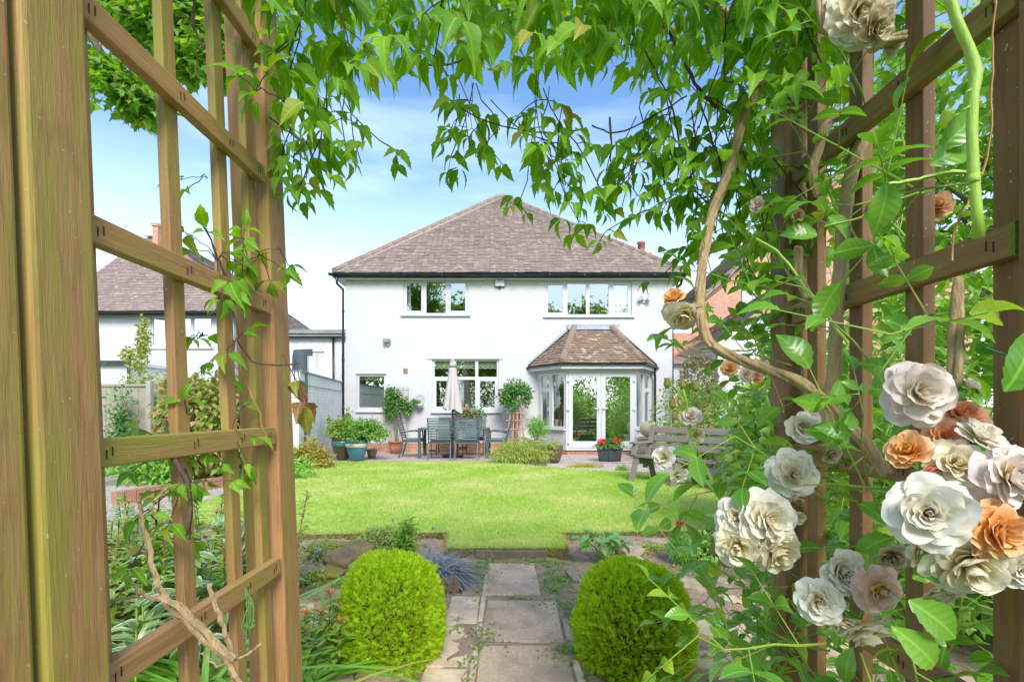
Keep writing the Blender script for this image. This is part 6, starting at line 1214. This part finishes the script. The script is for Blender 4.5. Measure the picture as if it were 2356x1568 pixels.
vine([(535, 1515), (570, 1505), (597, 1482)], .82, r=.0025, mb=m); vine([(470, 1500), (500, 1530), (535, 1515)], .82, r=.002, mb=m); vine([(322, 1180), (318, 1150), (330, 1130)], .82, r=.003, mb=m); vine([(330, 1200), (350, 1160), (385, 1120)], .84, r=.0022, mb=m); vine([(370, 1375), (310, 1372), (250, 1380)], .84, r=.0022, mb=m)
m.build('stems', vine_tan, dry)
st_ = MB(); tw = M('green_twine', (.10, .26, .05), (.16, .32, .08), scale=60, rough=.9)
for k in range(6): vine([(565, 1352), (568+k*3, 1390), (560+k*5, 1440), (566+k*4, 1470-k*9)], .99, r=.0014, jit=.003, mb=st_, n=4)
tag(st_.build('garden_twine', tw), 'knotted green garden twine hanging from the lowest left trellis rail', 'twine')

# ================================================================ CLIMBING ROSE
rose_leaf = LEAF('rose_leaf', (.12, .34, .04), (.24, .50, .06), (.45, .58, .05), trans=.36, rough=.28, veins=True, spec=.6, p3=.88)
rose = thing('climbing_rose', 'climbing rose with cream and peach blooms covering the right side of the arch', 'rose', (.85, .9, -.1))
RLf = LB(); RS = MB()
DISCS = [(1735,1225,105,.95),(1822,1092,62,.98),(1848,985,46,1.0),(2112,905,80,.73),(1932,1312,58,.85),(1885,1378,56,.85),(2020,1356,60,.82),(2135,1180,95,.7),(2225,1290,90,.7),(2292,1222,76,.67),(2318,1095,82,.68),(1975,35,85,.84),(1985,1440,55,.83),(2215,965,60,.75),(2090,1045,55,.72)]
def rose_leaf_c(p, d, size):
    p = Vector(p); c_ = p+Vector(d).normalized()*size*1.3
    if c_.y > .1:
        u_, w_ = 1178+c_.x*F/c_.y, 945-(c_.z-H)*F/c_.y
        if any(c_.y < z_ and (u_-a_)**2+(w_-b2)**2 < (r_+35)**2 for a_, b2, r_, z_ in DISCS): return
    p = Vector(p); d = Vector(d).normalized(); s = d.cross(Vector((random.uniform(-.4, .4), random.uniform(-.4, .4), 1))).normalized(); up = s.cross(d); n = random.choice((2, 2, 3)); L = size*(.9+.75*n); RS.tube([p, p+d*L], [.0014, .0008], 4, caps=False)
    q = p+d*L; j = lambda: Vector((random.uniform(-.25, .25), random.uniform(-.25, .25), random.uniform(-.35, .1)))
    RLf.add(T_ROSE, [q], [d+j()], [up+j()], size*random.uniform(.95, 1.2))
    for k in range(1, n):
        b_ = p+d*L*(.2+.75*k/n)
        for a in (-1, 1): RLf.add(T_ROSE, [b_], [s*a*.9+d*.35+j()], [up+j()], size*random.uniform(.75, 1))
def cane(pts, r, mb, mi=0):
    mb.cur = mi; mb.tube(pts, r, 7); mb.cur = 0
def wander(p, v, L, r, leaves=True, sz=.05, wob=.25, step=.045, dens=.8, minpx=1725):
    pts = [Vector(p)]; v = Vector(v).normalized(); ph = 0
    for i in range(int(L/step)):
        v = (v+Vector((random.uniform(-wob, wob), random.uniform(-wob, wob), random.uniform(-wob, wob)))).normalized(); q = pts[-1]+v*step
        if (1178+q.x*F/max(q.y, .1) < minpx) and minpx: v = (v+Vector((1.2, 0, 0))).normalized(); q = pts[-1]+v*step
        if q.x < .32 or q.y < .5: v = (v+Vector((.6, .5, 0))).normalized(); q = pts[-1]+v*step
        pts.append(q); ph += 2.4
        if leaves and random.random() < dens: a = v.orthogonal().normalized(); b_ = v.cross(a); rose_leaf_c(q, (a*math.cos(ph)+b_*math.sin(ph))*.9+v*.5, sz*random.uniform(.7, 1.2))
    RS.tube(pts, [r*(1-.6*i/len(pts)) for i in range(len(pts))], 5, caps=False); return pts
# behind the trellis: thick growth
for i in range(84): wander((random.uniform(.85, 1.35), random.uniform(.75, 1.9), random.uniform(-.1, 2.1)), (random.uniform(-.4, .4), random.uniform(-.5, .5), random.uniform(.1, 1)), random.uniform(.35, .7), .0027, dens=.95, sz=.056)
# in and just inside the trellis, beyond x=1780
for i in range(24): z = random.uniform(.1, 2.0); wander((random.uniform(.68, .85), random.uniform(.85, 1.5), z), (random.uniform(-.5, .2), random.uniform(-.2, .5), random.uniform(-.2, .8)), random.uniform(.25, .5), .0024, dens=.8)
# lower growth spilling toward the path
for i in range(20): wander((random.uniform(.66, .8), random.uniform(1.05, 1.5), random.uniform(.0, .75)), (random.uniform(-1, -.2), random.uniform(-.1, .5), random.uniform(-.2, .5)), random.uniform(.2, .42), .0024, dens=.9, sz=.047)
for (px, py, Z, v, L) in ((1700, 1430, 1.15, (-.8, 0, .1), .25), (1680, 1500, 1.1, (-.7, 0, -.1), .22), (1700, 1340, 1.2, (-.7, .2, .4), .25), (1760, 800, 1.1, (-.9, 0, .1), .2), (1770, 660, 1.1, (-.8, 0, .3), .22), (1760, 560, 1.15, (-.7, .1, .4), .25), (1700, 1120, 1.1, (-.9, 0, -.1), .16), (1900, 1480, .8, (-.6, 0, .1), .3), (2050, 1420, .75, (.3, 0, -.6), .25), (1980, 1500, .8, (.2, 0, -.4), .2), (2000, 830, .85, (-.4, 0, .6), .2), (1900, 1150, .95, (-.3, 0, .4), .25), (1950, 1080, .9, (.4, 0, .3), .2), (2060, 1130, .8, (-.7, 0, .1), .22), (2180, 720, .75, (-.6, 0, -.1), .22), (2270, 420, .72, (-.7, 0, .1), .2), (2100, 430, .8, (-.5, 0, .4), .2)):
    wander(W(px, py, Z), v, L, .0022, dens=.95, sz=.06, minpx=1560)
# big single bright leaves close to the eye
for (px, py, Z, s_, fx, fz) in ((2040, 420, .68, .07, -.1, -1), (2140, 380, .68, .075, .9, .5), (2160, 345, .68, .07, .8, .8), (2030, 735, .8, .06, .8, -.3), (2090, 745, .8, .055, -.9, -.1), (2230, 720, .66, .07, 1, 0), (2100, 1330, .66, .085, .85, .55), (2090, 1380, .66, .08, .8, -.6), (2310, 900, .62, .09, .5, 1), (1960, 1000, .75, .05, -1, .3), (2150, 1530, .66, .075, -.7, .7), (1905, 500, .85, .06, .7, -.4), (1880, 540, .85, .06, -.9, .1)):
    RLf.add(T_ROSE, [W(px, py, Z)], [(fx, random.uniform(-.3, .2), fz)], [(random.uniform(-.2, .2), -1, .25)], s_)
RLf.build('leaves', rose_leaf, rose, smooth=True)
RS.build('stems', green_stem, rose)
# woody canes
wc = MB()
def woody(pts, Z0, Z1, r, strands=4):
    k = (len(pts)-1)*6+1; base = []
    for i in range(k):
        t = i/6; a = int(min(t, len(pts)-2)); f = t-a; p0 = pts[max(a-1, 0)]; p1 = pts[a]; p2 = pts[a+1]; p3 = pts[min(a+2, len(pts)-1)]
        c = [.5*(2*p1[j]+(p2[j]-p0[j])*f+(2*p0[j]-5*p1[j]+4*p2[j]-p3[j])*f*f+(3*p1[j]-p0[j]-3*p2[j]+p3[j])*f**3) for j in (0, 1)]; base.append(W(c[0], c[1], Z0+(Z1-Z0)*t/(len(pts)-1)))
    for s in range(strands):
        P = []
        for i, b_ in enumerate(base):
            d = (base[min(i+1, k-1)]-base[max(i-1, 0)]).normalized(); a = d.orthogonal().normalized(); c = d.cross(a); th = i*.22+s*6.283/strands; rr_ = r*.52*(1+.25*noise.noise(Vector((i*.35, s*3.1, 0)))); P.append(b_+(a*math.cos(th)+c*math.sin(th))*rr_)
        wc.tube(P, [r*.62*(1+.25*noise.noise(Vector((i*.5, s*7, 2)))) for i in range(k)], 7)
woody([(1870, -20), (1850, 40), (1800, 120), (1745, 210), (1712, 265), (1690, 350), (1662, 430), (1640, 490), (1622, 570), (1612, 650), (1612, 720), (1630, 785), (1690, 822), (1765, 850), (1850, 885), (1930, 955), (1990, 1020), (2045, 1095)], 1.18, .84, .0095)
woody([(1935, 260), (1900, 290), (1885, 340), (1870, 400), (1885, 450)], .98, .98, .008); woody([(2010, 270), (1975, 350), (1950, 440), (1938, 560), (1925, 700), (1920, 830), (1900, 1000)], 1.02, 1.02, .012, 5); woody([(1885, 0), (1900, 55), (1950, 92), (2020, 98), (2085, 82)], .82, .78, .0075); woody([(1370, -10), (1420, 8), (1490, 8), (1560, 0), (1640, 15), (1700, 50)], 1.35, 1.15, .0095); woody([(1710, 52), (1760, 20), (1830, -5)], 1.15, 1.1, .009)
woody([(1835, 570), (1840, 630), (1860, 690)], 1.08, 1.05, .009, 3); woody([(1560, 110), (1640, 120), (1720, 105)], 1.25, 1.2, .004, 3); woody([(2205, 640), (2200, 760), (2196, 890)], .70, .70, .0085, 2)
wc.build('woody_cane', vine_tan, rose)
gc = MB(); P = [W(a, b_, .64) for a, b_ in ((2180, -20), (2190, 10), (2200, 45), (2214, 78), (2229, 110), (2240, 142), (2245, 165), (2244, 185), (2239, 215), (2236, 300), (2238, 350), (2240, 400), (2243, 440), (2247, 480), (2252, 548))]; gc.tube(P, [.0060, .0061, .0060, .0062, .0061, .0066, .0074, .0072, .0064, .0061, .0062, .0065, .0061, .0062, .0066], 12)
vine([(2240, 412), (2220, 395), (2160, 400), (2100, 415), (2040, 425)], .66, .7, r=.003, mb=gc, jit=.002); vine([(1740, 550), (1800, 590), (1850, 660), (1900, 720), (1950, 790)], 1.0, .9, r=.0028, mb=gc, jit=.003); vine([(2140, 440), (2060, 460), (1980, 500), (1900, 520)], .75, .85, r=.002, mb=gc, jit=.003)
vine([(1700, 1240), (1660, 1150), (1615, 1060), (1590, 1000), (1580, 940), (1570, 890)], 1.1, 1.1, r=.003, mb=gc, jit=.004); vine([(1580, 940), (1560, 900), (1535, 880)], 1.1, r=.0018, mb=gc); vine([(1590, 1000), (1630, 940), (1650, 900)], 1.1, r=.0018, mb=gc); vine([(1660, 1150), (1600, 1080), (1560, 1060)], 1.1, r=.002, mb=gc); vine([(1690, 1520), (1670, 1430), (1650, 1370), (1620, 1300)], 1.1, r=.0025, mb=gc); vine([(1960, 1350), (1900, 1390), (1860, 1440)], .8, r=.002, mb=gc)

for a_, b2 in ((2240, 412),): c = W(a_, b2, .64); gc.tube([c+Vector((0, 0, -.006)), c+Vector((0, 0, -.001)), c+Vector((0, 0, .006))], [.0066, .0071, .0066], 10)
for k in range(9): c = W(2237+random.uniform(-3, 3)+(-30 if k > 6 else 0)*0, 210+k*38, .64); sg = random.choice((-1, 1)); gc.tube([c+Vector((sg*.005, -.002, 0)), c+Vector((sg*.0115, -.003, -.003))], [.0022, .0003], 5)
gc.build('green_cane', cane_m, rose)
tend = M('orange_tendril', (.45, .20, .06), (.5, .28, .1))
tn = MB(); vine([(2290, 0), (2285, 80), (2282, 200), (2278, 320), (2260, 400), (2225, 470), (2200, 520), (2190, 600)], .66, r=.0013, mb=tn, jit=.002); tn.build('tendril', tend, rose)
tn = MB(); vine([(1735, 785), (1790, 900), (1800, 950)], 1.0, r=.001, mb=tn); tn.build('tendril', tend, rose)
tn = MB(); vine([(540, 700), (555, 850), (590, 930), (610, 1000), (640, 1060), (636, 1120)], 1.15, r=.001, mb=tn, jit=.003); tn.build('tendril', tend, rose)
tn = MB(); vine([(310, 1000), (325, 1050), (345, 1080)], .85, r=.0012, mb=tn, jit=.002); tn.build('tendril', tend, rose)


# roses ----------------------------------------------------------
def PET(name, inner, outer, centre=None, trans=.3):
    m, t, N, Lk, b = nt(name); a = N.new('ShaderNodeAttribute'); a.attribute_name = 'luv'; s = N.new('ShaderNodeSeparateXYZ'); Lk.new(a.outputs['Vector'], s.inputs[0])
    r = N.new('ShaderNodeValToRGB'); r.color_ramp.elements[0].position = .12; r.color_ramp.elements[0].color = (*(centre or inner), 1); r.color_ramp.elements[1].position = .95; r.color_ramp.elements[1].color = (*outer, 1); e = r.color_ramp.elements.new(.5); e.color = (*inner, 1)
    Lk.new(s.outputs[0], r.inputs[0]); g = N.new('ShaderNodeNewGeometry'); col = mixc(N, Lk, g.outputs['Random Per Island'], r.outputs[0], tuple(x*.96 for x in outer)); mf = col.node.inputs[0]
    mm = N.new('ShaderNodeMath'); mm.operation = 'MULTIPLY'; mm.inputs[1].default_value = .3; Lk.new(g.outputs['Random Per Island'], mm.inputs[0]); Lk.new(mm.outputs[0], mf)
    Lk.new(col, b.inputs['Base Color']); b.inputs['Roughness'].default_value = .6; b.inputs['Specular IOR Level'].default_value = .2
    b.inputs['Subsurface Weight'].default_value = 0
    tr = N.new('ShaderNodeBsdfTranslucent'); Lk.new(col, tr.inputs['Color']); mx = N.new('ShaderNodeMixShader'); mx.inputs[0].default_value = trans; Lk.new(b.outputs[0], mx.inputs[1]); Lk.new(tr.outputs[0], mx.inputs[2]); Lk.new(mx.outputs[0], N['Material Output'].inputs[0]); return m
P_WH = PET('petal_white', (.93, .88, .72), (.94, .92, .87), (.92, .78, .32)); P_CR = PET('petal_cream', (.93, .85, .60), (.94, .90, .78), (.92, .72, .2)); P_PK = PET('petal_pale_pink', (.94, .85, .74), (.94, .83, .83), (.88, .74, .35))
P_PE = PET('petal_peach', (.95, .62, .26), (.95, .68, .48), (.95, .50, .04)); P_CO = PET('petal_coral', (.94, .46, .22), (.95, .60, .46), (.93, .42, .05)); P_RP = PET('petal_rose_pink', (.95, .70, .54), (.95, .69, .67), (.95, .52, .03)); P_OR = PET('petal_orange', (.97, .56, .10), (.95, .62, .36), (.95, .44, .01)); P_DR = PET('petal_faded', (.55, .38, .16), (.62, .50, .26), (.4, .22, .06)); P_BG = PET('petal_beige', (.72, .62, .42), (.78, .70, .52), (.6, .42, .12))
stamen_m = M('stamen', (.75, .42, .04), (.6, .3, .03)); sepal_m = LEAF('sepal', (.14, .32, .06), (.22, .4, .08))
def rose_fl(px, py, Z, diam, mat, facing, openness=.75, seed=0, layers=5, ragged=.25, label=None, stam=False, width=.62):
    """facing = direction the bloom looks in; diam in picture units of the bloom"""
    rr_ = random.Random(seed*13+5); Rr = diam*Z/F/2; C = W(px, py, Z); ax = Vector(facing).normalized(); a = ax.orthogonal().normalized(); b_ = ax.cross(a); lb = LB()
    for L in range(layers):
        k = L/(layers-1) if layers > 1 else 0   # 0 outer .. 1 inner
        n = [8, 8, 7, 7, 6, 5, 4][min(L, 6)]; tilt0 = R(80*openness+8)*(1-k)**.75+R(6+10*openness)*k; tilt1 = tilt0+R(16)*(1-k)-R(30)*k; Lp = Rr*(1.0-.38*k)
        for i in range(n):
            ph = 2*math.pi*(i+rr_.uniform(-.28, .28))/n+L*1.1; lp = Lp*rr_.uniform(.86, 1.05); wd = Lp*(.46 if k < .5 else .42)*rr_.uniform(.88, 1.12); NS, NT = 11, 10; V = []; UV = []; sd_ = rr_.random()*50
            t0_ = tilt0+rr_.uniform(-.18, .18); t1 = tilt1+rr_.uniform(-.3, .3); curl = R(rr_.uniform(-25, 60))*(1 if k < .7 else .4); skew_ = rr_.uniform(.02, .07)*Rr; rho = [Rr*(.03+.05*(1-k))]; hh = [-Rr*(.14*(1-k)-.02)]; NP = 20; ths = []
            for it in range(NP):
                t = it/NP; th = t0_+(t1-t0_)*t+curl*t**4; ths.append(th); rho.append(rho[-1]+math.sin(th)*lp/NP); hh.append(hh[-1]+math.cos(th)*lp/NP)
            ths.append(ths[-1])
            for it in range(NT):
                t = it/(NT-1)
                for js in range(NS):
                    s = js/(NS-1)*2-1; te = t*(1-.30*abs(s)**2.6*t)*(1-.05*noise.noise(Vector((sd_, 1, 1)))); te = te*(1-.04*math.cos(s*3.14)*t**3); u = min(te, .999)*NP; j = int(u); f = u-j; r_ = rho[j]*(1-f)+rho[j+1]*f; h_ = hh[j]*(1-f)+hh[j+1]*f; th = ths[j]
                    w_ = wd*(.22+.78*math.sin(min(1., te*1.45)*math.pi/2)); dphi = min(1.25, w_/max(r_, Rr*.12)); phi = ph+s*dphi; nrm_r, nrm_h = -math.cos(th), math.sin(th)
                    off_ = ragged*wd*(1.5*te*te*noise.noise(Vector((s*1.1+sd_, te*1.3, k*4)))+.75*te**3*noise.noise(Vector((s*2.8+sd_, 7, k))))+.16*wd*s*s*(1-te*.3)*(1-k*.6)
                    r2 = r_+nrm_r*off_+s*skew_*te; h2 = h_+nrm_h*off_; V.append(C+ax*h2+(a*math.cos(phi)+b_*math.sin(phi))*r2); UV.append((te*(1-.30*k) if not stam else te, abs(s), 0))
            lb.raw(V, [(x+y*NS, x+1+y*NS, x+1+(y+1)*NS, x+(y+1)*NS) for y in range(NT-1) for x in range(NS-1)], UV)
    fl = lb.build('rose_flower', mat, rose, smooth=True, label=label)
    if stam:
        m = MB(); 
        for i in range(46): d = (a*rr_.uniform(-1, 1)+b_*rr_.uniform(-1, 1)); e = C+d*Rr*.24+ax*Rr*.24; m.tube([C+d*.1*Rr, e], .0006, 3, caps=False); m.box(e.x-.0012, e.x+.0012, e.y-.0012, e.y+.0012, e.z-.0012, e.z+.0012)
        m.build('stamens', stamen_m, fl)
    lb = LB(); nS = 5; lb.add(T_NARROW, np.repeat(np.array(C-ax*Rr*.22)[None], nS, 0), [tuple((a*math.cos(q)+b_*math.sin(q))*.8-ax*.5) for q in np.linspace(0, 5.03, nS)], tuple(ax), Rr*.6, Rr*1.3); lb.build('sepals', sepal_m, fl); return fl
FL = [ # px, py, Z, diam, material, facing, open, layers, label, stamens
 (2112, 905, .68, 158, P_PK, (-.15, -1, .15), .95, 6, 'round pale pink bloom'), (2215, 960, .70, 105, P_CO, (-.1, -.7, .7), .7, 4, 'coral bloom'), (2178, 1005, .69, 100, P_CO, (-.6, -.8, .1), .8, 4, 'coral bloom under the pink one'),
 (2090, 1040, .67, 104, P_OR, (-.75, -.6, .5), .6, 5, 'shaggy peach orange bloom'), (2132, 1085, .67, 84, P_CO, (.2, -.9, -.3), .6, 4, None), (2195, 1068, .66, 130, P_CR, (-.4, -.9, .3), .7, 5, None), (2255, 1010, .66, 120, P_WH, (.2, -.7, .8), .7, 4, None),
 (2318, 1095, .63, 165, P_PK, (.1, -1, .1), .98, 5, 'wide open pale pink bloom'), (2135, 1180, .64, 190, P_WH, (-.55, -.9, .15), .6, 6, 'large white double bloom'), (2225, 1290, .64, 185, P_CR, (-.2, -.8, -.4), .75, 6, None), (2292, 1222, .615, 152, P_OR, (.05, -1, .05), .95, 6, 'orange bloom with deep yellow centre'), (2340, 1305, .63, 110, P_WH, (-.2, -1, .2), .55, 5, None), (2205, 1170, .66, 110, P_RP, (.1, -.9, .1), .7, 4, None),
 (1848, 985, .95, 82, P_WH, (-.3, -1, .0), .55, 5, None), (1862, 955, .96, 56, P_WH, (.3, -.8, .5), .5, 4, None), (1822, 1092, .92, 118, P_WH, (-.25, -1, .1), .9, 6, None), (1790, 1150, .95, 60, P_PK, (0, -.7, -.7), .6, 4, None),
 (1700, 1190, .88, 112, P_WH, (-.5, -.9, .2), .8, 5, None), (1765, 1195, .86, 150, P_WH, (.1, -1, .15), .95, 7, 'largest white bloom of the low left cluster'), (1700, 1252, .87, 120, P_CR, (-.4, -.9, -.2), .85, 5, None), (1785, 1262, .86, 128, P_CR, (.15, -.9, -.4), .85, 6, None),
 (1932, 1312, .80, 118, P_WH, (0, -1, .1), .6, 6, None), (1885, 1378, .79, 112, P_WH, (-.5, -.9, 0), .6, 5, None), (2020, 1356, .76, 118, P_RP, (.0, -1, .05), 1.0, 4, 'flat pink bloom with golden centre'), (1985, 1440, .78, 128, P_CR, (.2, -.6, -.8), .7, 4, None), (1935, 1425, .79, 76, P_CR, (-.2, -.7, -.7), .6, 4, None),
 (2160, 1350, .72, 105, P_CR, (0, -.7, -.7), .6, 5, None), (2050, 1275, .85, 90, P_BG, (-.3, -.8, -.3), .5, 4, None), (2120, 1265, .8, 100, P_CR, (0, -.9, -.2), .6, 4, None), (1907, 1040, .95, 60, P_BG, (0, -.9, -.4), .4, 4, 'withered beige bloom'), (1905, 1000, .96, 36, P_DR, (0, -.9, .4), .3, 4, None), (1832, 1185, .9, 48, P_CR, (0, -.9, -.3), .3, 4, None), (1835, 1160, .9, 36, P_DR, (0, -.6, .7), .3, 3, None),
 (1975, 30, .78, 150, P_CR, (-.2, -.9, -.4), .8, 6, 'cream bloom high in the arch'), (2010, 62, .77, 100, P_BG, (.1, -.9, -.5), .7, 5, None), (1945, 10, .8, 100, P_WH, (-.4, -.9, 0), .7, 5, None), (2045, 105, .8, 60, P_CR, (.2, -.8, -.6), .5, 3, None),
 (1553, 692, 1.02, 66, P_OR, (-.5, -.6, .6), .35, 4, 'peach bloom beside the house corner'), (1572, 722, 1.0, 92, P_CR, (-.2, -.6, -.8), .75, 4, None), (1548, 715, 1.02, 56, P_CR, (-.6, -.6, -.5), .6, 3, None), (1746, 474, 1.1, 46, P_PK, (-.7, -.7, .1), .35, 4, None), (1833, 497, 1.0, 38, P_DR, (0, -1, 0), .4, 4, None), (1780, 470, 1.08, 24, P_DR, (0, -1, 0), .3, 3, None),
 (2160, 478, .88, 70, P_PE, (-.4, -.4, .1), .6, 5, None), (1590, 958, 1.1, 50, P_PK, (-.3, -.8, .6), .8, 4, None), (1530, 1052, 1.08, 64, P_WH, (-.6, -.8, .2), .6, 4, None), (1600, 1000, 1.12, 46, P_CR, (0, -.9, -.2), .6, 4, None), (1560, 1090, 1.08, 50, P_WH, (0, -.8, -.5), .6, 3, None),
 (1678, 848, 1.2, 46, P_PE, (-.3, -.8, .3), .7, 4, None), (1716, 862, 1.2, 44, P_PK, (.1, -.9, .1), .7, 4, None), (1738, 868, 1.2, 36, P_PE, (.2, -.9, .1), .7, 4, None), (1755, 842, 1.1, 40, P_PK, (-.3, -.9, 0), .3, 3, None), (2228, 890, .7, 50, P_WH, (.3, -.7, .8), .3, 3, None)]
for i, (px, py, Z, dm, mt, fc, op, ly, lab) in enumerate(FL): rose_fl(px, py, Z, dm, mt, fc, op, i, ly, .3, lab, stam=(lab is not None and 'open' in lab) or (lab and 'centre' in lab))
hip_m = M('rose_hip', (.30, .34, .08), (.35, .24, .08))
for (px, py, Z, r) in ((1535, 882, 1.1, .009), (1570, 885, 1.1, .008), (1600, 890, 1.12, .009), (1632, 893, 1.12, .009), (1655, 900, 1.1, .008), (1547, 930, 1.1, .008), (1552, 958, 1.1, .007), (1645, 1262, .95, .011), (1668, 1290, .95, .01), (2272, 0, .7, .008)):
    c = W(px, py, Z); hp_ = MB(); hp_.lathe([(0, -r*1.3), (r*.7, -r*.9), (r, 0), (r*.7, r*.9), (r*.9, r*1.4), (0, r*1.1)], 10, Matrix.Translation(c)); hp_.build('rose_hip', hip_m, rose)
tw2 = MB(); vine([(2265, 798), (2310, 815), (2360, 835)], .66, r=.0012, mb=tw2, jit=.001); vine([(1800, 1305), (1830, 1325), (1850, 1340)], .9, r=.0014, mb=tw2, jit=.001); vine([(1718, 1360), (1735, 1400), (1745, 1450), (1742, 1480)], .95, r=.0012, mb=tw2, jit=.002); tag(tw2.build('tying_wire', M('green_wire', (.02, .22, .13), rough=.4)), 'thin dark green plastic tying wire on the right trellis', 'wire')
